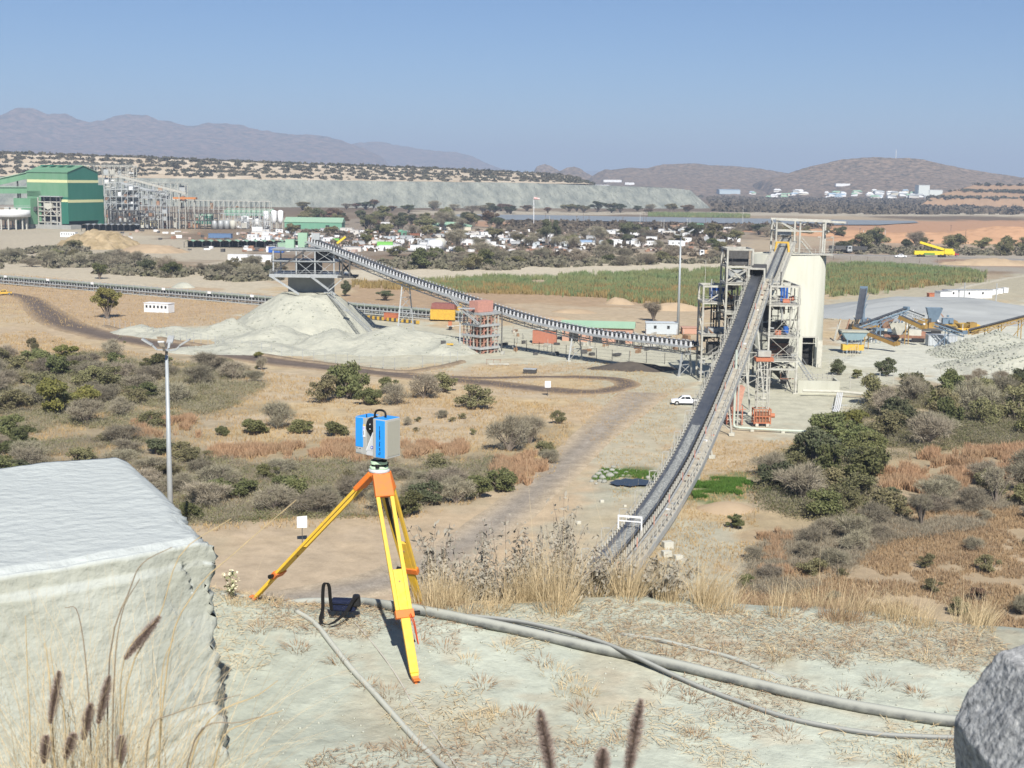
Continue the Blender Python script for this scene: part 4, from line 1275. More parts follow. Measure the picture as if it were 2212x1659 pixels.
def pile_fn(X, Y):
    n = fbm(X / 2.2, Y / 2.2, 4, 1) - 0.5; n2 = fbm(X / 9, Y / 9, 3, 2) - 0.5
    z = np.minimum(cone(X, Y, -57.0, 376, 14.6, 0.66), 9.6 + n2)
    z = np.where(X > -49, np.minimum(z, 9.8 - 0.95 * (X + 49)), z)
    z = np.maximum(z, cone(X, Y, -73, 354, 4.6, 0.42) + n2 * 2)
    z = np.maximum(z, cone(X, Y, -58, 338, 4.6, 0.28) + n2 * 2.5)
    z = np.maximum(z, cone(X, Y, -86, 350, 3.4, 0.30) + n2 * 2.2)
    z = np.maximum(z, cone(X, Y, -44, 330, 4.6, 0.30) + n2 * 2.5)
    z = np.maximum(z, cone(X, Y, -28, 330, 5.4, 0.34, 1.5) + n2 * 2.0)
    z = np.maximum(z, cone(X, Y, -16, 326, 3.6, 0.34, 1.2) + n2 * 1.6)
    z = np.maximum(z, cone(X, Y, -62, 322, 2.8, 0.22, 1.6) + n2 * 2.0)
    z = np.maximum(z, cone(X, Y, -98, 356, 2.2, 0.26) + n2 * 1.5)
    z = np.where(z > 0, z + n * 0.8 * np.clip(z, 0, 1), z)
    return np.clip(z, 0, None)


heap('ore_stockpile', 'big pale green grey ore stockpile under the concrete head chute', -56, 340, 58, 46, pile_fn, ORE, 190)
# loose rocks on the pile as one mass of rubble
def rubble(name, label, pts, size, m, kind='stuff', seed=1):
    rr = random.Random(seed)
    V = []; F = []
    ico = [(0, 0, 1), (0.94, 0, 0.2), (0.2, 0.9, 0.25), (-0.8, 0.55, 0.2), (-0.75, -0.6, 0.22), (0.3, -0.9, 0.2), (0, 0, -0.8)]
    tri = [(0, 1, 2), (0, 2, 3), (0, 3, 4), (0, 4, 5), (0, 5, 1), (6, 2, 1), (6, 3, 2), (6, 4, 3), (6, 5, 4), (6, 1, 5)]
    for p in pts:
        s = size * rr.uniform(0.4, 1.3); a = rr.random() * 6.28
        b = len(V); sz = [rr.uniform(0.7, 1.3) for _ in range(3)]
        for v in ico:
            x, y, z = v[0] * sz[0] * rr.uniform(.8, 1.2), v[1] * sz[1] * rr.uniform(.8, 1.2), v[2] * sz[2] * 0.8
            V.append((p[0] + s * (x * math.cos(a) - y * math.sin(a)), p[1] + s * (x * math.sin(a) + y * math.cos(a)), p[2] + s * z))
        F += [tuple(b + i for i in f) for f in tri]
    o = np_obj(name, np.array(V), np.array(F), m)
    return tag(o, label, None, None, kind)


ROCKM = mat('loose_rock', (0.40, 0.41, 0.34), (0.28, 0.29, 0.25), rough=1, scale=1.5, amt=0.9)
pp = []
for k in range(2600):
    x, y = R.uniform(-110, -5), R.uniform(300, 370)
    z = float(pile_fn(np.array([x]), np.array([y]))[0])
    if z > 0.3 and R.random() < (0.9 if float(fbm(np.array([x / 7]), np.array([y / 7]), 3, 4)[0]) > 0.52 else 0.12): pp.append((x, y, z + tz(x, y) - 0.25))
rubble('rubble', 'loose grey rocks lying over the ore stockpile', pp, 0.30, ROCKM)

# ---- concrete head chute with steel platforms on top of the stockpile
t = thing('head_chute_tower', 'grey steel platform tower over a concrete chute on top of the ore stockpile', 'tower', (-57, 379, 5))
b = MB(); b.prism([(-62.8, 379.2), (-51.0, 379.2), (-50.6, 385), (-63.4, 385)], 2.0, zat(680, 598, 378)); b.build('chute_wall', CONCG, t)
z1, z2, z3 = zat(680, 595, 375), zat(680, 565, 375), zat(680, 541, 375)
fx = [-65.8, -59.5, -54.4, -49.2]; fy = [373.5, 385.5]
for z in (z1,):
    b = MB(); b.box((-56.6, 379.5, z), (20.5, 14.0, 0.5)); b.build('deck', GALV, t)
    beam(t, (-66.8, 372.6, z), (-46.4, 372.6, z), 0.3, 0.9, GALV, 'edge_beam'); beam(t, (-66.8, 386.4, z), (-46.4, 386.4, z), 0.3, 0.9, GALV, 'edge_beam')
for x in fx:
    for y in fy: col(t, (x, y, z1), z3, 0.35, GALV if x > -64 else GALV)
for z in (z2, z3):
    for y in fy:
        for a, c in zip(fx[:-1], fx[1:]): beam(t, (a + .18, y, z), (c - .18, y, z), 0.3, 0.4, GALV)
    for x in fx: beam(t, (x, fy[0] + .18, z), (x, fy[1] - .18, z), 0.3, 0.4, GALV)
for i in (1, 2):
    for za, zc in ((z1, z2), (z2, z3)):
        for s in (0, 1):
            b = MB(); b.bar((fx[i] + .2, fy[0] + .1 * s, za if s else zc), (fx[i + 1] - .2, fy[0] + .1 * s, zc if s else za), 0.22, 0.1); b.build('brace', GALV, t)
b = MB(); b.bar((-66.6, 373, z1 + 0.4), (-57, 373.4, z3), 0.45); b.build('strut', DSTEEL, t)
for (x0, x1) in ((-66.6, -58.5), (-55.5, -48.6)):
    b = MB(); b.bar((x0 if x0 < -60 else x0, 372.4, z1), (x1 if x0 < -60 else x1, 371.5, zat(680, 636, 371.5)), 0.5); b.build('strut', GALV, t)
b = MB(); b.box((-57.2, 381, (z1 + z2) / 2), (6.5, 7, (z2 - z1) * 0.9)); b.build('dark_hopper', DSTEEL, t)
b = MB(); b.box((-53.0, 381, (z2 + z3) / 2), (4.5, 7, (z3 - z2) * 0.9)); b.build('dark_hopper', DSTEEL, t)
b = MB(); b.box((-56.6, 379.5, z2 + 0.1), (18.6, 13, 0.12)); b.build('deck', GALV, t)
b = MB(); b.box((-58, 379.5, z3 + 0.25), (17, 13, 0.12)); b.build('deck', GALV, t)
for z in (z1 + 0.3, z3 + 0.3):
    rail(t, [(-66.8, 386.2, z), (-66.8, 372.5, z), (-46.6, 372.5, z) if z < z2 else (-50.2, 372.5, z)], GALV, 1.2, 2.0)
b = MB(); b.box((-62.5, 382, z3 + 1.4), (2.4, 2.4, 2.4)); b.build('cabin', GREENL, t)
b = MB(); b.box((-59.2, 384, z3 + 2.4), (2.6, 2.4, 4.0)); b.build('cabin', GREENL, t)
b = MB(); b.box((-55.2, 383.5, z3 + 3.6), (3.6, 2.0, 0.3)); b.bar((-56.6, 383.5, z3), (-56.6, 383.5, z3 + 3.6), 0.25); b.bar((-53.8, 383.5, z3), (-53.8, 383.5, z3 + 3.6), 0.25); b.build('hoist_frame', WHITE, t)
# dark trestle under the gallery right of the tower
for x in (-46.4, -44.2):
    b = MB(); b.bar((x, lineC(x) - 3, z1), (x, lineC(x) - 3, z2 + 1.5), 0.4); b.build('column', DSTEEL, t)
b = MB(); b.bar((-49, 374, z3 - 1), (-44, 371, z1 + 0.5), 0.35); b.bar((-43.6, 371, z3 - 2.4), (-47.8, 374, z1 + 0.5), 0.35); b.build('brace', DSTEEL, t)
b = MB(); b.box((-45.4, 374, z1), (5.0, 7, 0.5)); b.build('deck', DSTEEL, t)
# stairs down the steep right flank
st = thing('stairway', 'long narrow steel stairway down the steep right flank of the ore stockpile', 'stairs', (-40, 352, 0))
sa, sb = Vector((-50.4, 371.5, 9.6)), Vector((-35.2, 349, 0.6))
sm = sa.lerp(sb, 0.38) + Vector((0, 0, -0.2))
stair(st, tuple(sa), tuple(sm), 1.1, GALV, 22); stair(st, tuple(sm + Vector((0.4, -0.6, 0))), tuple(sb), 1.1, GALV, 34)
b = MB(); b.box((sm.x + .2, sm.y - .3, sm.z), (1.6, 1.6, 0.1)); b.build('landing', GALV, st)
st2 = thing('stairway', 'short zigzag stair hung beside the platform tower on the stockpile', 'stairs', (-47.5, 372, 9))
stair(st2, (-46.0, 371.6, z1), (-50.6, 371.4, zat(720, 630, 371)), 1.0, GALV, 12)
b = MB(); b.box((-50.8, 371.3, zat(720, 632, 371)), (1.8, 1.2, 0.12)); b.build('landing', GALV, st2)

# ---- faded red take-up tower with four decks under the gallery
t = thing('take_up_tower', 'square tower of faded red frames with four grey decks under the gallery conveyor', 'tower', (-7.5, 324, 0))
tx, ty = -7.6, 324.0
lev = [zat(1035, v, 321) for v in (752, 726, 703, 678)]
rz = 0.78
Mt = frame((tx, ty, 0), rz)
for k, z in enumerate(lev):
    b = MB(Mt); b.box((0, 0, z), (6.6 - 0.5 * (k == 3), 6.6, 0.5)); b.build('deck', GALV, t)
zz0 = [0] + lev
for k in range(4):
    za, zb_ = zz0[k] + 0.1, lev[k] - 0.1
    for i in range(6):
        for (ax, ay) in ((-2.9 + i * 1.16, -2.9), (-2.9, -2.9 + i * 1.16), (2.9, -2.9 + i * 1.16)):
            b = MB(Mt); b.bar((ax, ay, za), (ax, ay, zb_), 0.18 if i % 2 else 0.28); b.build('post', PINKOX if i % 2 else STEEL, t)
    for j, (a, c) in enumerate((((-2.9, -2.9), (0, -2.9)), ((0, -2.9), (2.9, -2.9)), ((-2.9, 2.9), (-2.9, -2.9)), ((2.9, -2.9), (2.9, 2.9)))):
        b = MB(Mt); b.bar((*a, za), (*c, zb_), 0.12); b.build('brace', PINKOX, t)
        b = MB(Mt); b.bar((*a, (za + zb_) / 2), (*c, (za + zb_) / 2), 0.1); b.build('rail', PINKOX, t)
b = MB(Mt); b.box((0, 0, lev[3] * 0.45), (3.2, 3.2, lev[3] * 0.8)); b.build('counterweight', RUST, t)
b = MB(Mt); b.box((0, 0, lev[3] + 1.6), (5.0, 3.0, 2.6)); b.build('top_frame', PINKOX, t)
for s in (-1, 1):
    p = Vector((tx - 5.0 if s < 0 else tx + 5.0, ty - 0.6, 0)); col(t, p, lev[3] + 1.2, 0.3, GALV if s < 0 else DSTEEL)
stair(t, (-12.5, 320.5, lev[3] + 1.4), (-8.0, 318.6, lev[2] + 0.6), 1.0, GALV, 12); stair(t, (-15.5, 322.6, lev[3] + 4.6), (-12.8, 321.4, lev[3] + 1.6), 0.9, GALV, 9)
b = MB(); b.box((-11.0, 320.6, lev[3] + 1.3), (4.0, 2.4, 0.14)); b.build('deck', GALV, t)

# ---- ground conveyor behind the stockpile with green-grey hood
gl = lambda x: 508 - 0.643 * (x + 191.7)
PG = [Vector((x, gl(x), 1.9)) for x in np.linspace(-215, -14, 120)]
HOODM = mat('green_hood', (0.27, 0.30, 0.24), (0.20, 0.22, 0.18), rough=0.8, scale=0.6, amt=0.7)
cG = conveyor('belt_conveyor', 'long low ground conveyor with a green hood running behind the stockpile', 'conveyor', (-110, gl(-110), 0), PG[::-1], belt_w=0.8, frame_w=1.2, idl=1.45, steel=GALV, walk=0, rails=(), post_step=1.45 * 2, deep=0.3, hood=HOODM)
bq = MB(); bq.bar((0, 0, -1.9), (0, 0, 1.35), 0.14)
me = proto(bq, 'post', GALV)
Qg = resample(PG, 2.9)
for i, p in enumerate(Qg):
    for s in (-1.5, 1.5):
        _, yw, _p = heads(Qg, i); inst(me, 'post', offs(Qg, i, s, 0), yw, 0, cG)
b = sweep(PG, rect(1.5, 1.3, 0.08, 0.25), True); b.build('rail', GALV, cG)
b = sweep(PG, rect(1.5, -0.45, 0.08, 0.3), True); b.build('rail', GALV, cG)
b = sweep(PG, rect(0, -1.75, 2.6, 0.14), True); b.build('plinth', CONCD, cG)
for x in (-188, -168, -148, -118, -100, -84):
    b = MB(); b.box((x, gl(x) - 1.9, 2.9), (1.5, 0.08, 0.8), -0.57); b.build('notice_plate', WHITE, cG)
# orange and white barrier beside it
tb = thing('striped_barrier', 'low black and yellow striped barrier before the ground conveyor', 'barrier', tuple(G(850, 690)))
pa, pb_ = G(790, 688), G(905, 700)
for k in range(22):
    a, c = pa.lerp(pb_, k / 22), pa.lerp(pb_, (k + 1) / 22)
    b = MB(); b.bar(a + Vector((0, 0, 0.5)), c + Vector((0, 0, 0.5)), 0.5, 0.9); b.build('block', YELLOW if k % 2 else DSTEEL, tb)
o = MB(); p = G(845, 693); o.box((p.x, p.y, 1.2), (4.2, 1.4, 1.8), -0.5); o.box((p.x, p.y, 2.2), (4.3, 1.5, 0.15), -0.5)
tt = thing('orange_bin', 'bright orange steel bin standing beside the striped barrier', 'bin', (p.x, p.y, 0)); o.build('body', ORANGE, tt)
# yellow shed-like module with red roof left of the take-up tower
p = G(960, 693)
t = thing('yellow_module', 'yellow ribbed steel module with dark red cover left of the take-up tower', 'module', (p.x, p.y, 0))
b = MB(); b.box((p.x, p.y, 2.0), (7.4, 4.5, 3.0), -0.2); b.build('body', YELLOW, t)
for k in range(13):
    b = MB(); q = frame((p.x, p.y, 0), -0.2) @ Vector((-3.5 + k * 0.58, -2.3, 2.0)); b.box(q, (0.16, 0.12, 2.9), -0.2); b.build('rib', YELLOW, t)
b = MB(); b.box((p.x, p.y, 4.4), (7.2, 4.2, 1.6), -0.2, 0.93); b.build('cover', mat('maroon_paint', (0.22, 0.08, 0.07), (0.30, 0.14, 0.11), rough=0.7, scale=1.5), t)
b = MB(); b.tube((p.x + 4.4, p.y - 1, 2.2), (p.x + 4.4, p.y - 1, 5.2), 0.8, n=12); b.build('cyclone', YELLOW, t)

# ---- spoil heap, the gallery's shade put into its dark colour, and shade-side features near trestles
heap('dark_heap', 'low shaded brown spoil heap under the gallery conveyor near the tower', *G(1370, 800)[:2], 12, 9, lambda X, Y: np.clip(cone(X, Y, *G(1365, 798)[:2], 1.9, 0.36, 2.2) + 0.6 * (fbm(X / 2, Y / 2, 3, 1) - 0.5), 0, None), mat('shaded_spoil', (0.10, 0.085, 0.07), (0.06, 0.05, 0.045), rough=1, scale=0.8), 50, cat='heap')

# ---- fences
def fence(name, label, pts, step, h, m, posts='post', wires=3, cat='fence', lean=0.0, r=0.05, zf=None):
    P = resample([Vector((p[0], p[1], 0)) for p in pts], step)
    t = thing(name, label, cat, (P[0].x, P[0].y, tz(P[0].x, P[0].y)))
    bq = MB(); bq.tube((0, 0, -0.1), (0, 0, h), r, r * 0.85, n=5); me = proto(bq, 'post', m)
    prev = None
    wb = MB()
    for i, p in enumerate(P):
        p.z = tz(p.x, p.y)
        inst(me, 'post', p + Vector((R.uniform(-.05, .05), 0, 0)), R.random() * 3, R.uniform(-.03, .03), t)
        if prev is not None:
            for k in range(wires): wb.bar(prev + Vector((0, 0, h * (k + 1) / (wires + 0.2))), p + Vector((0, 0, h * (k + 1) / (wires + 0.2))), r * 0.35)
        prev = p
    wb.build('wire', m, t)
    return t


fence('wire_fence', 'thin wire fence along the foot of the ore stockpile beside the haul road', [G(225, 703), G(330, 726), G(480, 755), G(640, 776), G(850, 801), G(935, 795), G(1000, 780)], 3.4, 2.6, GALV, r=0.06)
fence('wire_fence', 'dark post fence under the shade of the gallery conveyor', [G(1085, 752), G(1200, 768), G(1340, 782), G(1500, 792)], 4.2, 2.6, DSTEEL, r=0.08)
fence('wire_fence', 'pale post fence round the yard right of the low concrete wall', [G(1795, 845), G(1850, 842), G(1945, 830), G(2060, 822), G(2212, 815)], 4.5, 3.0, STEEL, r=0.09)
fence('wire_fence', 'pale fence before the doorway of the concrete bin', [G(1755, 800), G(1800, 792), G(1835, 776), G(1860, 760)], 3.6, 2.6, STEEL, r=0.07)
# low bank below the fence
strip('kerb', [(225, 706, 2.0), (330, 729, 2.0), (480, 758, 2.0), (640, 779, 2.0), (850, 805, 2.2), (935, 798, 2.4), (1000, 783, 2.2)], 2.0, m_road, 'low dark earth bank along the foot of the stockpile fence', lift=0.45, n=120, seg=4, fade=0.8, c_in=(0.22, 0.17, 0.12), c_out=(0.33, 0.26, 0.18))
# ------------------------------------------------------------------ process plant at the left
GD = mat('dark_shaded_green', (0.022, 0.14, 0.095), (0.035, 0.17, 0.115), rough=0.65, scale=0.15, amt=0.7, stretch=(2, 2, 0.3))  # darker copy of the cladding: right walls' shade painted in; also dark sheds
GLT = mat('sunlit_green_cladding', (0.115, 0.26, 0.145), (0.17, 0.30, 0.19), rough=0.65, scale=0.10, amt=0.8, stretch=(2, 2, 0.4))  # lighter copy of the cladding, with the sun on the left walls painted in
M1 = frame((G(149, 496).x, G(149, 496).y, 0), math.radians(-20))
gb = thing('process_building', 'tall green clad process building with pale yellow bands at the left', 'building', tuple(M1.translation))
H = 41.0
zz = lambda v: zat(150, v, M1.translation.y)


def part(name, m, t, fn, M=M1, bev=None):
    b = MB(M); fn(b); return b.build(name, m, t)


zA, zB_ = zz(426), zz(484)
part('wall', GLT, gb, lambda b: b.box((-24.5, 0.3, (zA + H) / 2), (23, 0.6, H - zA)))
part('wall', GLT, gb, lambda b: b.box((-30, 0.3, (zB_ + zA) / 2 + 2), (12, 0.6, zA - zB_ + 4)))
part('wall', GLT, gb, lambda b: b.box((-6.5, 0.3, (zA + H) / 2), (13, 0.6, H - zA)))
part('wall', GD, gb, lambda b: b.box((-3, 0.25, (4 + zA) / 2), (6, 0.5, zA - 4)))
part('wall', GD, gb, lambda b: b.box((-0.3, 18, (6 + H) / 2), (0.6, 35, H - 6)))
part('wall', GD, gb, lambda b: b.box((-0.28, 38.5, 17), (0.58, 6, 30)))
part('wall', GD, gb, lambda b: b.prism([(0.5, H), (35.5, H), (18, H + 4.6)], -0.6, 0, 'x'))
part('wall', GLT, gb, lambda b: b.prism([(0.5, H), (35.5, H), (18, H + 4.6)], -36, -35.4, 'x'))
part('wall', GLT, gb, lambda b: b.box((-35.7, 18, H / 2), (0.6, 34.8, H)))
part('wall', GD, gb, lambda b: b.box((-18, 35.5, H / 2), (35, 0.6, H)))
rf = part('roof', GLT, gb, lambda b: (b.add([(-36.6, -0.6, H - 0.1), (0.6, -0.6, H - 0.1), (0.6, 18, H + 5), (-36.6, 18, H + 5), (-36.6, -0.6, H + 0.25), (0.6, -0.6, H + 0.25), (0.6, 18, H + 5.35), (-36.6, 18, H + 5.35)], [(3, 2, 1, 0), (4, 5, 6, 7), (0, 1, 5, 4), (1, 2, 6, 5), (2, 3, 7, 6), (3, 0, 4, 7)]),
                                      b.add([(-36.6, 18, H + 5), (0.6, 18, H + 5), (0.6, 36.4, H - 0.1), (-36.6, 36.4, H - 0.1), (-36.6, 18, H + 5.35), (0.6, 18, H + 5.35), (0.6, 36.4, H + 0.25), (-36.6, 36.4, H + 0.25)], [(3, 2, 1, 0), (4, 5, 6, 7), (0, 1, 5, 4), (1, 2, 6, 5), (2, 3, 7, 6), (3, 0, 4, 7)])))
for k in range(4): 
    b = MB(M1); b.box((-30 + k * 7.5, 13.5, H + 4.9), (4.2, 5, 1.0)); b.build('vent', GD, rf)
for v0, x0, x1 in ((392, -35.6, 0.05),):
    part('band', CREAMY, gb, lambda b: b.box(((x0 + x1) / 2, -0.06, zz(v0)), (x1 - x0, 0.1, 2.1)))
    part('band', CREAMY, gb, lambda b: b.box((0.06, 18, zz(v0)), (0.1, 35.2, 2.0)))
part('band', CREAMY, gb, lambda b: b.box((0.07, 20.5, zz(435)), (0.1, 41, 2.0)))
part('band', CREAMY, gb, lambda b: b.box((-3.2, -0.06, zz(434)), (6.2, 0.1, 1.8)))
# annex at the left foot
part('annex_wall', GLT, gb, lambda b: b.box((-34.5, -4, (zz(486) + zz(430)) / 2), (15, 7.4, zz(430) - zz(486))))
part('annex_leg', CONCG, gb, lambda b: [b.box((x, -4, zz(486) / 2), (3.5, 6, max(1, zz(486)))) for x in (-39.5, -30)])
# steel bay in the opening
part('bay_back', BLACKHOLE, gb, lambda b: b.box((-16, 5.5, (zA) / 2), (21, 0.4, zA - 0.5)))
for x in (-26, -20.5, -15, -9.5, -6.2):
    part('bay_column', STEEL, gb, lambda b: b.bar((x, -0.6, 0), (x, -0.6, zA - 0.5), 0.7))
for v in (437, 448, 457, 467, 481):
    part('bay_beam', STEEL, gb, lambda b: b.bar((-26, -0.7, zz(v)), (-6, -0.7, zz(v)), 0.5, 0.7))
for a, c in (((-15, 448), (-9.5, 467)), ((-20.5, 467), (-15, 457)), ((-9.5, 457), (-6.4, 467))):
    part('bay_brace', STEEL, gb, lambda b: b.bar((a[0], -0.9, zz(a[1])), (c[0], -0.9, zz(c[1])), 0.35))
part('hopper', CONCD, gb, lambda b: b.prism([(-20, zz(440)), (-13.5, zz(440)), (-13.5, zz(450)), (-17, zz(454)), (-20, zz(450))], -1.4, 3, 'y'))
part('canopy', GALV, gb, lambda b: b.box((-13, -2.0, zz(425)), (18, 4.4, 0.6)))
for k in range(26):
    x, v = R.uniform(-25, -7), R.uniform(440, 492)
    part('equipment', R.choice([DSTEEL, RUST, STEEL, GALV, DSTEEL]), gb, lambda b: b.box((x, R.uniform(1, 4), zz(v)), (R.uniform(1, 4), 2, R.uniform(0.7, 2.4))))
part('plinth', CONCG, gb, lambda b: b.box((-16, 3, 1.6), (40, 12, 3.2)))
# covered galleries entering from the left
for nm, pts, m in (('lower', [(-50, 411), (66, 411)], GLT), ('upper', [(-70, 408), (64, 378)], GLT)):
    a, c = D(*pts[0], 1010), D(*pts[1], 1022 if nm == 'upper' else 1015)
    t = thing('conveyor_gallery', f'{"level" if nm == "lower" else "sloping"} green covered gallery entering the green building from the left', 'gallery', (a.x, a.y, 0))
    b = MB(); b.bar(a, c, 4.5, 4.6); b.build('gallery_box', GLT, t)
    b = MB(); b.bar(a + Vector((0, -0.4, 2.4)), c + Vector((0, -0.4, 2.4)), 5.6, 0.4); b.build('gallery_roof', GREENL, t)
    q = a.lerp(c, 0.8); b = MB(); b.bar((q.x, q.y, 0), (q.x, q.y, q.z - 2), 0.9); b.build('support', DSTEEL, t)
    q = a.lerp(c, 0.35); b = MB(); b.bar((q.x, q.y, 0), (q.x, q.y, q.z - 2), 0.9); b.build('support', DSTEEL, t)
# white thickener tank on legs
p = G(8, 497)
t = thing('thickener_tank', 'broad white tank on pale legs left of the green building', 'tank', (p.x, p.y, 0))
zt_, zb2 = zat(10, 455, p.y), zat(10, 469, p.y)
b = MB(); b.lathe((p.x, p.y + 14, 0), [(13.8, zb2), (13.8, zt_), (13.3, zt_), (13.3, zt_ - 0.6), (1, zt_ - 0.7)], 40); b.build('tank_wall', WHITE, t, True)
b = MB(); b.lathe((p.x, p.y + 14, 0), [(13.5, zb2 + .2), (4, zb2 - 3), (0.5, zb2 - 3.2)], 24); b.build('tank_floor', CONCG, t)
for k in range(14):
    a = k / 14 * 2 * PI; b = MB(); b.bar((p.x + 11.5 * math.cos(a), p.y + 14 + 11.5 * math.sin(a), 0), (p.x + 11.5 * math.cos(a), p.y + 14 + 11.5 * math.sin(a), zb2), 0.9); b.build('leg', STEEL, t)
b = MB(); b.box((p.x, p.y + 14, zt_ + 2.2), (30, 2, 0.4)); b.bar((p.x - 14, p.y + 13, zt_ + 3.4), (p.x + 15, p.y + 13, zt_ + 3.4), 0.15); b.build('bridge', GALV, t)
for k in range(5): b = MB(); b.box((p.x - 8 + k * 5, p.y + 30, zt_ - 3 + R.uniform(0, 4)), (3.5, 3, 3)); b.build('pump_box', R.choice([RUST, DSTEEL, STEEL]), t)


# ---- clutter modules: open frames with tanks, pipes and decks
def module(label, u0, u1, v0, v1, y, nx, levels, m=GALV, seed=0, fill=0.6, name='process_module', cols=(STEEL, DSTEEL, RUST, GALV), top=None):
    rr = random.Random(seed)
    a, c = D(u0, (v0 + v1) / 2, y), D(u1, (v0 + v1) / 2, y)
    z0, z1 = max(0, zat((u0 + u1) / 2, v1, y)), zat((u0 + u1) / 2, v0, y)
    t = thing(name, label, 'steel frame', ((a.x + c.x) / 2, y, 0))
    xs = np.linspace(a.x, c.x, nx + 1); zs = np.linspace(z0, z1, levels + 1)
    dp = 8.0
    for x in xs:
        for yy in (y, y + dp): b = MB(); b.bar((x, yy, 0), (x, yy, z1), 0.45); b.build('column', m, t)
    for z in zs[1:]:
        for yy in (y, y + dp): b = MB(); b.bar((a.x, yy, z), (c.x, yy, z), 0.4); b.build('beam', m, t)
        if rr.random() < 0.6: b = MB(); b.box(((a.x + c.x) / 2, y + dp / 2, z - 0.3), (c.x - a.x, dp, 0.2)); b.build('deck', GALV, t)
        b = MB(); b.bar((a.x, y - 0.2, z + 1.2), (c.x, y - 0.2, z + 1.2), 0.14); b.build('handrail', m, t)
    for i in range(nx):
        for k in range(levels):
            if rr.random() < 0.35: b = MB(); b.bar((xs[i], y - .1, zs[k]), (xs[i + 1], y - .1, zs[k + 1]), 0.28); b.build('brace', m, t)
            if rr.random() < fill:
                w = (xs[1] - xs[0]) * rr.uniform(0.4, 0.95); h = (zs[1] - zs[0]) * rr.uniform(0.3, 0.8)
                q = ((xs[i] + xs[i + 1]) / 2, y + rr.uniform(1.5, 5), zs[k] + h / 2)
                b = MB(); mm = rr.choice(cols)
                if rr.random() < 0.4: b.tube((q[0], q[1], zs[k]), (q[0], q[1], zs[k] + h), w * 0.45, n=10); b.build('tank', mm, t)
                elif rr.random() < 0.5: b.tube((q[0] - w / 2, q[1], q[2]), (q[0] + w / 2, q[1], q[2]), 0.5, n=8); b.build('pipe', mm, t)
                else: b.box(q, (w, 3, h)); b.build('machine', mm, t)
    return t


OW = (WHITE, STEEL, GALV, RUST, STEEL)
module('tall steel structure of pipes and decks just right of the green building', 222, 290, 360, 470, 1040, 5, 6, STEEL, 1, 0.8, cols=OW)
module('lower maze of tanks and pipe racks behind the carport roof', 240, 360, 412, 476, 1030, 9, 4, GALV, 2, 0.85, cols=(DSTEEL, STEEL, RUST, GALV))
module('long open pipe bridge on many pale columns before the waste dump', 385, 582, 434, 470, 1070, 18, 2, STEEL, 3, 0.15)
module('row of dark process bays under the pipe bridge', 330, 470, 460, 492, 1040, 10, 2, DSTEEL, 4, 0.8)
module('steel tank frame between the pipe bridge and the white silos', 470, 584, 462, 493, 1050, 9, 2, GALV, 5, 0.7, cols=(WHITE, STEEL, GALV))
module('pale steel gallery frame behind the tall structure top', 152, 289, 357, 369, 1075, 8, 1, STEEL, 6, 0.0)
module('mid height process deck crowded with pale tanks beside the green building', 290, 400, 395, 432, 1060, 7, 2, STEEL, 7, 0.8, cols=OW)
module('dark lower storey of pumps and pipes beside the green building', 236, 330, 455, 492, 1015, 10, 3, DSTEEL, 8, 0.9, cols=(DSTEEL, RUST, GALV, STEEL))
module('crowded upper decks of grey chutes right of the green building', 226, 300, 395, 455, 1026, 6, 4, GALV, 9, 0.9, cols=(GALV, STEEL, WHITE, RUST, DSTEEL))
# sloping conveyors out of the tall structure
for (lb, p0, p1, m) in (('long pale sloping conveyor leaving the tall structure to the right', (248, 378), (402, 418), STEEL), ('second sloping pipe conveyor under the long pale one', (262, 395), (360, 420), GALV)):
    a, c = D(*p0, 1032), D(*p1, 1032)
    t = thing('sloping_conveyor', lb, 'conveyor', (a.x, a.y, 0))
    b = MB(); b.bar(a, c, 2.4, 1.6); b.build('gallery_box', m, t)
    for f in (0.3, 0.6, 0.9): q = a.lerp(c, f); b = MB(); b.bar((q.x, q.y, 0), q, 0.5); b.build('support', m, t)
    b = MB(); b.bar(a + Vector((0, 0, 1.9)), c + Vector((0, 0, 1.9)), 0.16); b.build('handrail', m, t)
p = D(400, 428, 1035)
t = thing('orange_roof', 'small orange topped deck above the pipe bridge', 'roof', (p.x, p.y, 0)); b = MB(); b.box(p, (17, 6, 1.4)); b.build('roof_sheet', mat('orange_roofing', (0.55, 0.22, 0.07), (0.42, 0.17, 0.06), rough=0.7), t)
for dx in (-7, 0, 7): b = MB(); b.bar((p.x + dx, p.y, 0), (p.x + dx, p.y, p.z), 0.5); b.build('post', STEEL, t)


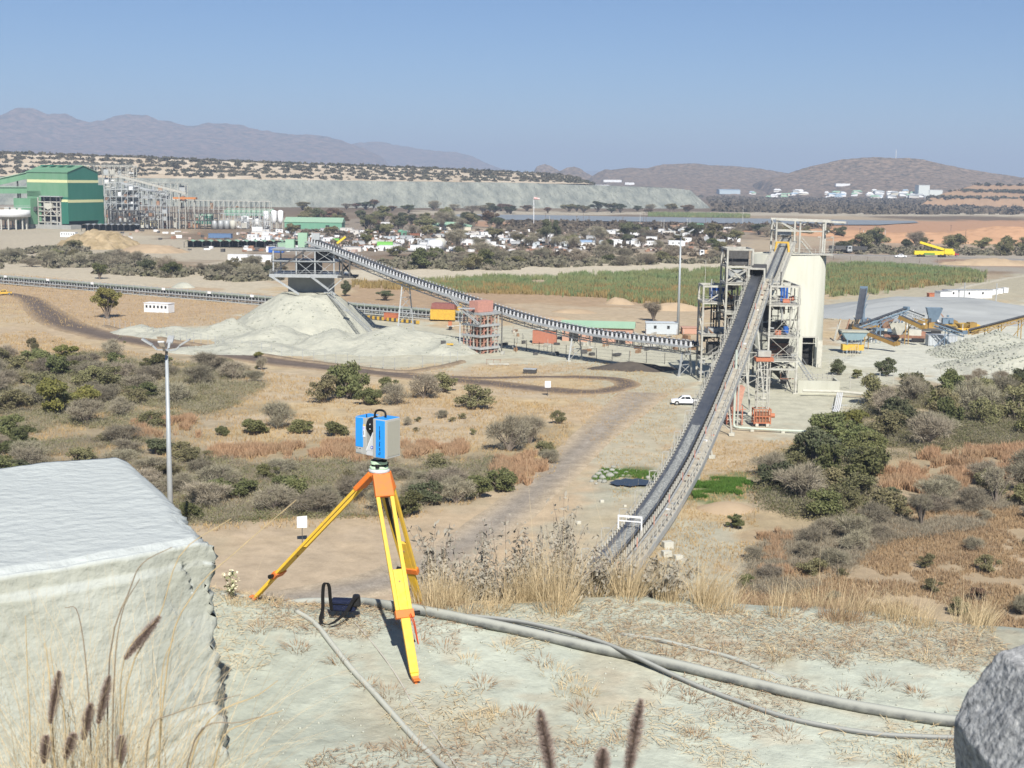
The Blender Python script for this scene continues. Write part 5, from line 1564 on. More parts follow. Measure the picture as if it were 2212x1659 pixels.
def shed(label, u0, u1, vb, h, rz, dep, wm, rm, name='shed', hip=False, roofh=1.8, doors=0, cat='shed', y=None, over=0.5, group=None):
    a, c = (G(u0, vb), G(u1, vb)) if vb > 435 else (far_pt(u0, vb), far_pt(u1, vb))
    if vb <= 435: c = Vector((a.x + (u1 - u0) * a.y / FPX, a.y, a.z))
    L = (c - a).length
    ctr = (a + c) / 2
    ang = math.atan2(c.y - a.y, c.x - a.x) * 0 + rz
    M = frame((ctr.x, ctr.y + dep / 2 * (vb > 435), a.z if vb <= 435 else 0), ang)
    t = thing(name, label, cat, tuple(M.translation), group)
    b = MB(M); b.box((0, 0, h / 2), (L, dep, h)); b.build('wall', wm, t)
    b = MB(M); l, d = L / 2 + over, dep / 2 + over
    r = l - (dep * 0.55 if hip else 0)
    hh = h + roofh
    b.add([(-l, -d, h), (l, -d, h), (l, d, h), (-l, d, h), (-r, 0, hh), (r, 0, hh), (-l, -d, h - .25), (l, -d, h - .25), (l, d, h - .25), (-l, d, h - .25)],
          [(0, 1, 5, 4), (2, 3, 4, 5), (1, 2, 5), (3, 0, 4), (0, 6, 7, 1), (1, 7, 8, 2), (2, 8, 9, 3), (3, 9, 6, 0), (9, 8, 7, 6)])
    b.build('roof', rm, t)
    for k in range(doors):
        x = -L / 2 + L * (k + 0.5) / doors
        b = MB(M); b.box((x, -dep / 2 - 0.05, min(h, 3.2) / 2), (min(3.0, L / doors * 0.4), 0.12, min(h, 3.2))); b.build('door', GLASS if k % 2 else BLACKHOLE, t)
    return t


shed('long green workshop with pale green roof beside the white silos', 615, 737, 495, 5.5, 0.0, 20, GREENP, GREENL, 'workshop', roofh=3.4, doors=2, cat='workshop')
shed('green hip roofed building half hidden by trees right of the workshop', 925, 1015, 497, 3.2, 0.0, 20, mat('cream_wall', (0.6, 0.56, 0.46), (0.5, 0.46, 0.38)), GREENL, 'building', True, 3.0, 0, 'building')
shed('small dark green shed below the pipe bridge', 420, 456, 484, 7, 0.0, 9, GD, GREENL, 'shed', roofh=1.2)
shed('tiny dark green annex at the foot of the green building', 238, 252, 492, 9, -0.3, 6, GD, GD, 'shed', roofh=0.4)
shed('long pale green roof in front of the waste dump at the plant end', 486, 585, 466, 4, 0.0, 18, GREENP, GREENL, 'shed', roofh=3)
shed('pale green roofed shed behind the gallery conveyor with brick end wall', 1218, 1368, 741, 4.2, -0.12, 6.5, mat('pinkish_brick', (0.50, 0.30, 0.22), (0.42, 0.25, 0.18), rough=0.9, scale=3), GREENL, 'shed', roofh=1.2, doors=3)
shed('small green pump shed far behind the reed bed', 1488, 1517, 492, 2.6, -0.1, 6, WHITE, GREENP, 'shed', roofh=1.2)
shed('blue roofed factory far off below the hills', 1550, 1596, 419, 12, 0.15, 30, mat('far_blue_wall', (0.42, 0.5, 0.55), (0.35, 0.42, 0.47)), mat('far_blue_roof', (0.33, 0.43, 0.52), (0.28, 0.37, 0.45)), 'factory', roofh=2, cat='factory')
t = shed('tall pale block of the distant plant beside the brown benched dump', 1979, 2003, 424, 28, 0.1, 26, mat('far_white_wall', (0.62, 0.65, 0.62), (0.52, 0.55, 0.52)), mat('far_white_wall', (0, 0, 0)), 'factory', roofh=0.4, cat='factory')
shed('low pale wing of the distant plant beside the brown benched dump', 2003, 2032, 424, 16, 0.1, 22, MATS['far_white_wall'], WHITE, 'factory', roofh=0.4, cat='factory')


def carport(label, u0, u1, vb, h, dep, rm, n):
    a, c = G(u0, vb), G(u1, vb)
    t = thing('carport', label, 'carport', ((a.x + c.x) / 2, (a.y + c.y) / 2, 0))
    for k in range(n):
        p, q = a.lerp(c, k / n), a.lerp(c, (k + 1) / n)
        V = []
        for j in range(7):
            s = j / 6; x = p.lerp(q, s); z = h + 0.9 * math.sin(s * PI)
            V += [(x.x, x.y, z), (x.x, x.y + dep, z)]
        b = MB(); b.add(V, [(2 * j, 2 * j + 2, 2 * j + 3, 2 * j + 1) for j in range(6)]); b.build('roof_bay', rm, t)
        b = MB(); b.bar((p.x, p.y, 0), (p.x, p.y, h), 0.3); b.build('post', DSTEEL, t)
        b = MB(); b.bar((p.x, p.y + dep, 0), (p.x, p.y + dep, h), 0.3); b.build('post', DSTEEL, t)
    b = MB(); b.bar((a.x, a.y + dep + .4, h / 2), (c.x, c.y + dep + .4, h / 2), 0.3, h); b.build('shade_backing', BLACKHOLE, t)  # near-black sheet painted as the deep shade under the roof
    return t


carport('long shaded carport with arched green bays in front of the plant', 398, 648, 536, 3.6, 9, GREENL, 13)
carport('flat carport roof below the green building', 176, 294, 500, 4.4, 10, GALV, 9)


def cabin(label, u, vb, L, h, dep, rz, m=None, win=0, name='cabin', cat='cabin', roof=None, ribs=0, group=None, frame_=None):
    p = G(u, vb)
    M = frame((p.x, p.y + dep / 2, tz(p.x, p.y)), rz)
    t = thing(name, label, cat, tuple(M.translation), group)
    b = MB(M); b.box((0, 0, h / 2 + 0.1), (L, dep, h)); b.build('body', m or WHITE, t)
    b = MB(M); b.box((0, 0, h + 0.17), (L + 0.3, dep + 0.3, 0.14)); b.build('roof', roof or m or WHITE, t)
    for k in range(win):
        x = -L / 2 + L * (k + 0.7) / (win + 0.4)
        b = MB(M); b.box((x, -dep / 2 - 0.03, h * 0.68), (min(0.7, L / win * 0.45), 0.08, h * 0.28)); b.build('window', GLASS, t)
    for k in range(ribs):
        x = -L / 2 + L * (k + 0.5) / ribs
        b = MB(M); b.box((x, -dep / 2 - 0.05, h / 2 + .1), (L / ribs * 0.4, 0.12, h * 0.9)); b.build('rib', m or WHITE, t)
    return t


cabin('white prefabricated cabin with six small windows alone on the bare field', 341, 675, 8.4, 2.7, 3.4, -0.32, win=6)
cabin('white cabin with a row of windows at the foot of the green building', 147, 512, 10, 3.0, 4, -0.1, win=6)
for u, vb, L, lb in ((512, 566, 9, 'left one of three white site cabins before the carport'), (538, 567, 8, 'middle one of three white site cabins before the carport'), (563, 567, 10, 'right one of three white site cabins before the carport')):
    cabin(lb, u, vb, L, 3.2, 4, 0.05, win=1)
# silos and tanks of the plant
for u, lb in ((592, 'left one of the twin white cement silos'), (606, 'right one of the twin white cement silos')):
    p = G(u, 494); t = thing('silo', lb, 'silo', (p.x, p.y, 0)); zt_ = zat(u, 454, p.y)
    b = MB(); b.lathe((p.x, p.y, 0), [(0.6, 3.2), (2.2, 6.5), (2.2, zt_ - 0.6), (0.8, zt_)], 20); b.build('body', WHITE, t, True)
    for dx, dy in ((-1.8, -1.2), (1.8, -1.2), (1.8, 1.2), (-1.8, 1.2)): b = MB(); b.bar((p.x + dx, p.y + dy, 0), (p.x + dx, p.y + dy, 7), 0.35); b.build('leg', STEEL, t)
tanks = [(557, 492, 3.4, 8, WHITE, 'broad white tank left of the twin silos'), (575, 494, 2.0, 13, WHITE, 'slim white tank beside the twin silos'), (464, 495, 2.2, 6, GALV, 'first grey tank in the row under the pipe frame'), (477, 495, 2.2, 6, GALV, 'second grey tank in the row under the pipe frame'), (490, 495, 2.2, 6, GALV, 'third grey tank in the row under the pipe frame'), (503, 495, 2.2, 6, CONCD, 'cream tank at the end of the row under the pipe frame'), (530, 493, 3.2, 9, WHITE, 'pale tank behind the row of grey tanks'),
         (206, 489, 2.4, 8, GREENL, 'tall pale tank on the carport roof line'), (216, 489, 2.2, 6.5, mat('lime_tank', (0.55, 0.66, 0.38), (0.48, 0.58, 0.33)), 'left squat lime green tank before the green building'), (225, 489, 2.2, 6.5, MATS['lime_tank'], 'right squat lime green tank before the green building')]
for u, vb, r, h, m, lb in tanks:
    p = G(u, vb); t = thing('tank', lb, 'tank', (p.x, p.y, 0)); b = MB(); b.lathe((p.x, p.y, 0), [(r, 0.1), (r, h), (r * 0.6, h + 0.6), (0.2, h + 0.8)], 20); b.build('body', m, t, True)
    b = MB(); b.bar((p.x - r - .2, p.y - .3, 0), (p.x - r - .2, p.y - .3, h + 1), 0.2); b.build('ladder', GALV, t)
shedy = [(270, 330, 489, 'row of cream tank boxes beside the carport', mat('cream_box', (0.62, 0.56, 0.38), (0.55, 0.5, 0.34)))]
for u0, u1, vb, lb, m in shedy:
    for k, u in enumerate(np.linspace(u0, u1, 4)):
        cabin(['leftmost', 'second', 'third', 'rightmost'][k] + ' of four cream boxes beside the flat carport', float(u), vb, 5.5, 4.4, 4, 0, m, name='tank_box', cat='box')
# tall lamp post of the plant, poles
def pole(label, u, vb, vt, r=0.12, m=None, cat='pole', name='utility_pole', arm=0, group=None):
    p = G(u, vb); p.z = tz(p.x, p.y); zt_ = zat(u, vt, p.y)
    t = thing(name, label, cat, tuple(p), group)
    b = MB(); b.tube(p, (p.x, p.y, zt_), r, r * 0.7, n=6); b.build('shaft', m or DSTEEL, t)
    if arm: b = MB(); b.bar((p.x - arm, p.y, zt_ - 0.6), (p.x + arm, p.y, zt_ - 0.6), r * 1.2); b.build('cross_arm', m or DSTEEL, t)
    return t


POLEW = mat('pole_wood', (0.13, 0.10, 0.08), (0.2, 0.16, 0.13), rough=0.9)
POLEC = mat('pole_concrete', (0.55, 0.54, 0.50), (0.45, 0.44, 0.4), rough=0.9)
for i, (u, vb, vt, m) in enumerate([(1153, 491, 447, POLEC), (1178, 484, 460, POLEW), (1187, 487, 466, POLEC), (1245, 491, 466, POLEW), (1260, 480, 442, POLEW), (1272, 488, 466, POLEW), (1345, 487, 468, POLEW), (1382, 492, 459, POLEC), (1390, 493, 460, POLEW), (1395, 490, 458, POLEW), (1428, 494, 474, POLEC), (1434, 496, 473, POLEC), (1484, 494, 472, POLEC), (1490, 494, 470, POLEC), (1524, 490, 457, POLEW), (1536, 494, 468, POLEW), (1604, 484, 445, POLEC), (1829, 503, 478, POLEW), (1857, 512, 492, POLEW), (1864, 522, 497, POLEC), (1911, 524, 496, POLEC), (2054, 498, 486, POLEW), (2085, 525, 496, POLEW), (808, 476, 449, POLEC), (815, 476, 447, POLEC), (819, 474, 448, POLEC), (893, 452, 434, POLEC)]):
    pole('thin %s line pole beyond the camp near the pond' % ('wooden' if m is POLEW else 'concrete'), u, vb, vt, 0.22, m, group='line poles near the pond', arm=0.9 if i % 3 == 0 else 0)
pole('red and white banded mast standing on the upper dump', 390, 347, 328, 1.0, WHITE, 'mast', 'banded_mast')
pole('pale blue lamp column among the plant buildings', 386, 494, 452, 0.35, mat('pale_blue', (0.4, 0.5, 0.55), (0.35, 0.44, 0.5)), 'lamp', 'lamp_column')
t = thing('wind_sock_pole', 'white pole with a red and white wind sock before the dump', 'wind sock', tuple(G(1153, 492))); p = D(1153, 428, G(1153, 492).y)
b = MB(); b.tube(G(1153, 492), p, 0.3, n=6); b.build('shaft', WHITE, t); b = MB(); b.tube(p, p + Vector((5, 0, -0.6)), 1.1, 0.6, 8); b.build('sock', mat('sock_red', (0.65, 0.25, 0.2), (0.75, 0.7, 0.7), scale=0.4, amt=1), t)

# ---- pond
pd = [G(u, v) for u, v in [(945, 467), (1000, 464), (1200, 466.5), (1400, 470), (1600, 473), (1800, 476), (1975, 478.5), (1985, 482), (1900, 487), (1750, 487), (1600, 484.5), (1400, 480.5), (1200, 478), (1050, 475.5), (960, 471)]]
b = MB(); b.add([(q.x, q.y, 0.8) for q in pd], [tuple(range(len(pd)))])
WATER = mat('pond_water', (0.25, 0.265, 0.265), (0.20, 0.215, 0.22), rough=0.4, scale=0.02, amt=0.6, bump=0.3, bscale=0.5, spec=0.12)
o = b.build('water', WATER); tag(o, 'long grey tailings pond stretching before the waste dump', None, None, 'structure')
# ------------------------------------------------------------------ vegetation
RS = np.random.RandomState(11)


def quads_at(P, size, rs, asp=1.6, up=0.0):
    """randomly turned leaf quads at points P"""
    n = len(P)
    a = rs.normal(size=(n, 3)); a[:, 2] += up; a /= np.linalg.norm(a, axis=1, keepdims=True)
    b = rs.normal(size=(n, 3)); b -= a * (a * b).sum(1, keepdims=True); b /= np.linalg.norm(b, axis=1, keepdims=True)
    s = (size * rs.uniform(0.6, 1.4, n))[:, None]
    V = np.stack([P - a * s * asp - b * s * .2, P + b * s, P + a * s * asp + b * s * .2, P - b * s], 1).reshape(-1, 3)
    F = np.arange(4 * n).reshape(n, 4)
    return V, F


def twigs_at(P, Dr, L, w, rs):
    n = len(P)
    b = rs.normal(size=(n, 3)); b -= Dr * (Dr * b).sum(1, keepdims=True); b /= np.linalg.norm(b, axis=1, keepdims=True)
    l = (L * rs.uniform(0.5, 1.4, n))[:, None]
    V = np.stack([P - b * w, P + b * w, P + Dr * l], 1).reshape(-1, 3)
    return V, np.arange(3 * n).reshape(n, 3)


def lobes_for(rs, w, h, n):
    L = []
    for k in range(n):
        a = rs.uniform(0, 2 * PI); r = w / 2 * rs.uniform(0.1, 0.80)
        rad = w / 2 * rs.uniform(0.17, 0.40)
        z = min(h * (1.02 - 0.45 * (2 * r / w) ** 2) - rad * 0.6, h * rs.uniform(0.22, 0.95))
        L.append((r * math.cos(a), r * math.sin(a), max(rad * 0.55, z), rad, rad * rs.uniform(0.6, 0.85)))
    return L


def cloud(rs, L, n, inner=0.55):
    wts = np.array([l[3] ** 2 for l in L]); wts /= wts.sum()
    k = rs.choice(len(L), n, p=wts)
    LA = np.array(L)[k]
    d = rs.normal(size=(n, 3)); d /= np.linalg.norm(d, axis=1, keepdims=True)
    r = rs.uniform(inner ** 3, 1, n) ** (1 / 3)
    # ragged outline
    r *= 1 + 0.22 * (rs.rand(n) - 0.5) + 0.18 * np.sin(d[:, 0] * 7 + k) * np.sin(d[:, 1] * 6 + 2 * k)
    P = LA[:, :3] + d * r[:, None] * np.stack([LA[:, 3], LA[:, 3], LA[:, 4]], 1)
    keep = P[:, 2] > 0.05
    return P[keep], d[keep]


def branches(rs, L, r0=0.09):
    b = MB()
    for l in L:
        e = Vector((l[0], l[1], l[2])); m = Vector((l[0] * 0.35, l[1] * 0.35, l[2] * 0.45))
        b.path([(rs.uniform(-.1, .1), rs.uniform(-.1, .1), -0.1), m, e], r0, 5, [r0, r0 * 0.7, r0 * 0.35])
        for k in range(3):
            d = Vector(rs.normal(size=3)).normalized(); d.z = abs(d.z)
            b.path([e.lerp(m, rs.uniform(0, 0.7)), e + d * l[3] * 0.9], r0, 4, [r0 * 0.4, r0 * 0.12])
    return b


LEAF = {
    'green': mat('leaf_green', (0.14, 0.155, 0.06), (0.20, 0.20, 0.085), rough=0.8, scale=1.6, amt=1.0, rnd=0.30, transl=0.25, detail=3),
    'dark': mat('leaf_dark', (0.10, 0.115, 0.058), (0.155, 0.155, 0.088), rough=0.8, scale=0.7, amt=0.9, rnd=0.30, transl=0.2, detail=3),
    'yellow': mat('leaf_yellow', (0.26, 0.24, 0.065), (0.18, 0.185, 0.065), rough=0.8, scale=0.7, amt=0.9, rnd=0.2, transl=0.25, detail=3),
    'olive': mat('leaf_olive', (0.19, 0.18, 0.085), (0.25, 0.225, 0.12), rough=0.8, scale=0.7, amt=0.9, rnd=0.3, transl=0.2, detail=3),
    'grey': mat('twig_grey', (0.30, 0.265, 0.195), (0.215, 0.19, 0.13), rough=0.9, scale=1.2, amt=0.9, rnd=0.28, detail=3),
    'red': mat('leaf_redbrown', (0.19, 0.115, 0.075), (0.13, 0.095, 0.065), rough=0.9, scale=0.6, amt=0.9, rnd=0.25, detail=3),
}
BARK = mat('bark', (0.16, 0.13, 0.105), (0.26, 0.22, 0.18), rough=0.95, scale=5, amt=0.8)
PROT = {}


def bush_meshes(kind, k):
    """crown and branch meshes for one bush about 4 m wide and 3 m high"""
    key = (kind, k)
    if key in PROT: return PROT[key]
    rs = np.random.RandomState(100 + k * 7 + sum(map(ord, kind)))
    L = lobes_for(rs, 4.0, 3.0, 17)
    if kind == 'grey':
        P, d = cloud(rs, L, 3400, 0.25); d[:, 2] += 0.5; d += rs.normal(scale=.45, size=d.shape); d /= np.linalg.norm(d, axis=1, keepdims=True)
        V, F = twigs_at(P, d, 0.50, 0.020, rs)
    else:
        n = {'olive': 3000, 'yellow': 3600}.get(kind, 3800)
        P, d = cloud(rs, L, n, 0.2)
        V, F = quads_at(P, 0.075 if kind != 'olive' else 0.065, rs)
    me = bpy.data.meshes.new('crown')
    o = np_obj('crown', V, F, LEAF[kind]); cm = o.data; bpy.data.objects.remove(o)
    bm = proto(branches(rs, L), 'branches', BARK)
    PROT[key] = (cm, bm)
    return PROT[key]


def tree_meshes(kind, k):
    """taller tree: trunk, limbs and a spreading crown about 5 m wide, 5 m high"""
    key = ('t' + kind, k)
    if key in PROT: return PROT[key]
    rs = np.random.RandomState(500 + k * 13 + sum(map(ord, kind)))
    L = [(x, y, z + 1.6, r, s) for x, y, z, r, s in lobes_for(rs, 4.6, 3.3, 18)]
    if kind == 'grey':
        P, d = cloud(rs, L, 3600, 0.25); d[:, 2] += 0.5; d += rs.normal(scale=.45, size=d.shape); d /= np.linalg.norm(d, axis=1, keepdims=True)
        V, F = twigs_at(P, d, 0.55, 0.022, rs)
    else:
        P, d = cloud(rs, L, 4200, 0.2); V, F = quads_at(P, 0.085, rs)
    o = np_obj('crown', V, F, LEAF[kind]); cm = o.data; bpy.data.objects.remove(o)
    b = branches(rs, L, 0.11); b.path([(0, 0, -0.2), (0.05, 0.03, 0.8), (0.1, 0, 1.7)], 0.16, 7, [0.2, 0.15, 0.12])
    bm = proto(b, 'trunk', BARK)
    PROT[key] = (cm, bm)
    return PROT[key]


def plant(kind, p, w, h, label, group, tree=False, cat=None, name=None):
    k = R.randrange(4 if not tree else 3)
    cm, bm = (tree_meshes if tree else bush_meshes)(kind, k)
    t = thing(name or ('tree' if tree else 'bush'), label, cat or ('tree' if tree else 'bush'), (p[0], p[1], p[2] - 0.05), group)
    t.rotation_euler = (0, 0, R.uniform(0, 6.28))
    t.scale = (w / (4.8 if tree else 4.0), w / (4.8 if tree else 4.0), h / (5.0 if tree else 3.0))
    for nm, me in (('crown', cm), ('trunk' if tree else 'branches', bm)):
        o = link(bpy.data.objects.new(nm, me)); o.parent = t
    return t


KW = {'green': 'green leafy', 'dark': 'dark green', 'yellow': 'yellow green', 'olive': 'olive brown', 'grey': 'grey leafless', 'red': 'rusty brown'}


def scatter(poly, n, kinds, size, where, group, tree=False, flat=0.62, gap=0.45, far=False, noun=None, cat=None):
    """plants rooted on the ground inside the outline"""
    P = [tuple(G(u, v)[:2]) for u, v in poly]
    xs = [p[0] for p in P]; ys_ = [p[1] for p in P]
    done = []; tries = 0
    while len(done) < n and tries < n * 60:
        tries += 1
        x, y = R.uniform(min(xs), max(xs)), R.uniform(min(ys_), max(ys_))
        if not inpoly(np.array([x]), np.array([y]), P)[0]: continue
        w = R.uniform(*size)
        if any((x - a) ** 2 + (y - c) ** 2 < (gap * (w + q)) ** 2 for a, c, q in done): continue
        done.append((x, y, w))
        kd = R.choices([k for k, _ in kinds], [q for _, q in kinds])[0]
        nn = noun or ('tree' if tree else 'bush')
        plant(kd, (x, y, tz(x, y)), w, w * flat * R.uniform(0.8, 1.25), f'{KW[kd]} {nn} {where}', f'{KW[kd]} {nn}{"es" if nn == "bush" else "s"} {group}', tree, cat)


def one(kind, u, v, w, h, label, tree=False, group=None):
    p = gp(u, v); return plant(kind, p, w, h, label, group, tree)


# -- left thicket
MIXA = [('grey', 5), ('olive', 3), ('green', 2.2), ('yellow', 0.5)]
scatter([(-70, 785), (110, 772), (240, 768), (380, 790), (500, 792), (565, 830), (520, 868), (410, 902), (330, 925), (200, 915), (0, 930), (-70, 925)], 50, MIXA, (4.6, 8.2), 'in the upper thicket left of the lamp mast', 'in the upper left thicket', flat=0.5, gap=0.3)
scatter([(-70, 945), (80, 965), (250, 945), (380, 965), (470, 1000), (640, 1000), (780, 1010), (900, 1000), (1060, 1000), (1110, 1040), (1050, 1066), (930, 1080), (860, 1108), (640, 1112), (470, 1130), (300, 1120), (-70, 1120)], 52, [('grey', 5), ('green', 2.4), ('olive', 2.6), ('dark', 1)], (3.6, 6.6), 'in the low thicket behind the tripod', 'in the low thicket behind the tripod', flat=0.46, gap=0.3)
one('yellow', 110, 895, 8.5, 6.5, 'big yellow green bush in the middle of the left thicket')
one('yellow', 190, 885, 6.5, 5.0, 'smaller yellow green bush right of the big yellow one')
one('green', 128, 815, 6.5, 4.6, 'bright green bush on the upper edge of the left thicket')
one('green', 20, 945, 6.0, 4.0, 'dense green bush at the left edge above the boulder')
one('olive', 72, 772, 3.2, 4.6, 'thin yellowish sapling alone on the bare slope at the left', True)
one('yellow', 560, 775, 3.0, 1.6, 'small yellow green shrub on the bend of the haul road')
one('grey', 565, 800, 2.6, 3.0, 'spindly small shrub below the haul road')
one('green', 755, 858, 8.2, 7.4, 'tallest green bush in the clump behind the scanner')
one('olive', 700, 868, 7.2, 5.4, 'brown tinged bush at the left of the clump behind the scanner')
one('green', 795, 872, 5.2, 3.4, 'low bright green bush at the front of the clump behind the scanner')
one('green', 840, 850, 5.0, 3.4, 'green bush at the right of the clump behind the scanner')
one('grey', 855, 872, 5.6, 3.8, 'grey bush at the right end of the clump behind the scanner')
one('grey', 915, 858, 6.4, 4.6, 'grey bush between the clump and the dark rounded bush')
one('olive', 960, 845, 6.6, 4.0, 'wide olive bush above the dark rounded bush')
one('olive', 1020, 882, 7.6, 4.4, 'dark rounded bush alone on the dry grass right of the scanner')
one('grey', 600, 922, 5.8, 4.4, 'bare fan shaped bush above the orange reeds')
one('green', 550, 935, 5.4, 2.6, 'green bush at the foot of the bare fan shaped bush')
one('green', 650, 932, 4.6, 2.4, 'green bush right of the bare fan shaped bush')
one('green', 480, 938, 2.4, 1.6, 'small round green shrub on the reed edge')
one('green', 725, 938, 4.6, 2.4, 'green bush half behind the scanner')
one('grey', 1100, 975, 6.6, 5.6, 'big grey bush left of the dirt track')
one('grey', 1145, 960, 5.2, 4.4, 'grey bush merging with the big grey bush by the track')
one('olive', 1208, 915, 3.2, 2.4, 'lone rounded shrub beside the dirt track bend')
one('olive', 1180, 985, 4.0, 2.4, 'ragged brown shrub on the verge of the dirt track')
one('grey', 1185, 1000, 3.2, 2.0, 'low grey shrub on the verge of the dirt track')
for u, v, k in ((1085, 1060, 'green'), (1030, 1075, 'green'), (985, 1085, 'grey'), (920, 1090, 'dark'), (880, 1115, 'green'), (820, 1105, 'grey'), (700, 1105, 'grey'), (640, 1085, 'green'), (760, 1080, 'grey')):
    one(k, u, v, 4.6, 3.4, f'{KW[k]} bush in the front row behind the tripod', False, f'{KW[k]} bushes in the front row')
one('green', 412, 1125, 3.4, 2.4, 'green bush peeping over the boulder beside the lamp mast')
scatter([(880, 900), (1010, 900), (1060, 940), (1000, 960), (880, 950)], 7, [('grey', 1), ('olive', 1)], (1.2, 2.4), 'on the open dry grass right of the scanner', 'on the open dry grass')
scatter([(200, 715), (520, 770), (560, 800), (300, 775), (60, 740)], 6, [('olive', 1), ('grey', 1)], (0.7, 1.4), 'scattered on the bare slope below the haul road', 'on the bare slope')
# -- right thicket
scatter([(1650, 1085), (1660, 1020), (1745, 965), (1800, 935), (1880, 1000), (1880, 1095), (1760, 1130)], 18, [('dark', 1.6), ('green', 3), ('olive', 3), ('grey', 1)], (5.2, 8.0), 'in the dense dark thicket beside the belt', 'in the dense dark thicket', flat=0.62)
scatter([(1800, 930), (1890, 868), (1980, 845), (2230, 835), (2230, 960), (2100, 958), (1960, 985), (1890, 1000)], 26, [('grey', 3), ('olive', 3), ('green', 2), ('dark', 1)], (5.4, 8.6), 'in the thicket beyond the right reed bed', 'in the thicket beyond the right reed bed', flat=0.72)
one('yellow', 1845, 935, 5.4, 4.4, 'yellow green bush nearest the pipe bundle')
one('yellow', 1945, 930, 4.4, 4.6, 'slim yellow leaved bush right of the yellow one by the pipes')
scatter([(1900, 1090), (2000, 1060), (2100, 1045), (2230, 1045), (2230, 1100), (2050, 1110), (1900, 1130)], 11, [('grey', 5), ('olive', 2), ('dark', 1)], (4.0, 6.4), 'along the lower edge of the right reed bed', 'along the lower edge of the right reed bed')
scatter([(1600, 1265), (1640, 1190), (1760, 1150), (1900, 1140), (1960, 1170), (1850, 1230), (1700, 1275)], 12, [('grey', 6), ('olive', 2)], (2.8, 4.8), 'in the grey brush above the crest at the right', 'in the grey brush above the crest')
scatter([(1900, 1150), (2230, 1110), (2230, 1330), (1760, 1330), (1800, 1260)], 12, [('grey', 5), ('olive', 2), ('red', 1)], (1.4, 3.0), 'on the brown grassland at the lower right', 'on the brown grassland')
one('green', 1590, 1140, 2.8, 1.9, 'round green grey shrub below the dense dark thicket')
one('green', 1610, 1265, 2.2, 1.4, 'low green shrub on the edge of the pale yard')
one('grey', 2150, 1090, 4.4, 5.2, 'pale trunked small tree in front of the right reed bed', True)
one('grey', 1990, 1140, 3.6, 4.4, 'twisted bare tree on the brown grassland', True)
one('dark', 1812, 812, 4.2, 3.6, 'left dark leafy bush in the pale yard by the fence')
one('dark', 1915, 815, 5.2, 4.2, 'right dark leafy bush in the pale yard by the fence')
one('green', 1850, 820, 2.8, 2.2, 'small bush between the two dark yard bushes')
scatter([(1940, 828), (2230, 812), (2230, 828), (1960, 845)], 6, [('grey', 2), ('olive', 1), ('red', 1)], (2.0, 4.0), 'along the fence of the pale yard', 'along the yard fence')
# -- middle distance
t = one('yellow', 231, 687, 9.6, 9.2, 'feathery yellow green thorn tree alone beside the ground conveyor', True)
scatter([(-60, 560), (60, 545), (170, 535), (185, 575), (-60, 580)], 10, [('grey', 3), ('olive', 2)], (7, 12), 'below the dirt mound at the left', 'below the dirt mound', flat=0.5)
scatter([(205, 552), (300, 560), (400, 588), (400, 598), (215, 590)], 10, [('grey', 4), ('dark', 1.5), ('green', 1)], (6, 11), 'on the slope behind the ground conveyor', 'behind the ground conveyor', flat=0.6)
one('green', 215, 603, 8, 6.5, 'round green tree behind the ground conveyor near the thorn tree', True)
scatter([(430, 585), (560, 560), (620, 575), (600, 612), (470, 608)], 8, [('grey', 3), ('dark', 2), ('olive', 1)], (6, 11), 'left of the platform tower', 'left of the platform tower', flat=0.55)
scatter([(770, 578), (850, 552), (1010, 548), (1300, 560), (1500, 560), (1590, 558), (1540, 568), (1200, 580), (1000, 585)], 24, [('grey', 6), ('olive', 2), ('green', 0.7)], (9, 16), 'between the camp and the pale dirt road', 'between the camp and the dirt road', flat=0.5)
scatter([(560, 512), (900, 500), (1300, 505), (1600, 515), (1600, 548), (1250, 545), (900, 540), (700, 530)], 52, [('grey', 4), ('olive', 2), ('green', 1), ('dark', 1)], (7, 13), 'standing among the camp cabins', 'among the camp cabins', True, flat=0.7)
scatter([(590, 480), (760, 476), (920, 480), (1100, 486), (1100, 500), (760, 500)], 46, [('olive', 3), ('dark', 3), ('red', 2), ('grey', 1)], (11, 18), 'in the tree belt behind the green workshop', 'in the tree belt', True, flat=0.75)
scatter([(600, 452), (760, 450), (1100, 456), (1500, 456), (1500, 462), (900, 462)], 34, [('dark', 2), ('red', 3), ('olive', 2), ('grey', 2)], (14, 26), 'at the foot of the waste dump', 'at the foot of the waste dump', True, flat=0.5)
one('dark', 1180, 531, 13, 17, 'tall dark gum tree with two crowns in the camp', True)
one('dark', 1200, 529, 10, 16, 'second tall dark gum tree in the camp', True)
one('dark', 1357, 524, 17, 14, 'broad dark tree behind the white camp tents', True)
one('dark', 1500, 520, 16, 13, 'dark tree just right of the far lamp mast', True)
one('olive', 1540, 527, 15, 14, 'olive tree right of the dark one by the far lamp mast', True)
one('dark', 1640, 508, 14, 9, 'glossy dark green tree left of the bin gantry', True)
one('grey', 990, 545, 15, 13, 'spreading bare tree in front of the white camp tents', True)
one('grey', 1290, 528, 15, 12, 'bare grey tree in the middle of the camp', True)
one('olive', 1560, 556, 10, 9, 'small tree behind the white tipper truck', True)
one('dark', 832, 650, 6.5, 3.6, 'flat topped thorn tree on the dirt flat behind the stockpile', True)
one('dark', 745, 640, 5, 5.5, 'green bush growing on the right flank of the stockpile tower')
one('grey', 1412, 693, 7.5, 6, 'bare bush on the dirt flat left of the far lamp mast', True)
scatter([(1790, 548), (1860, 528), (2000, 530), (2230, 538), (2230, 552), (2080, 552), (2050, 540), (1950, 538)], 16, [('grey', 3), ('olive', 3), ('dark', 2)], (10, 18), 'in the dark scrub before the orange earth bank', 'in the dark scrub', flat=0.55)
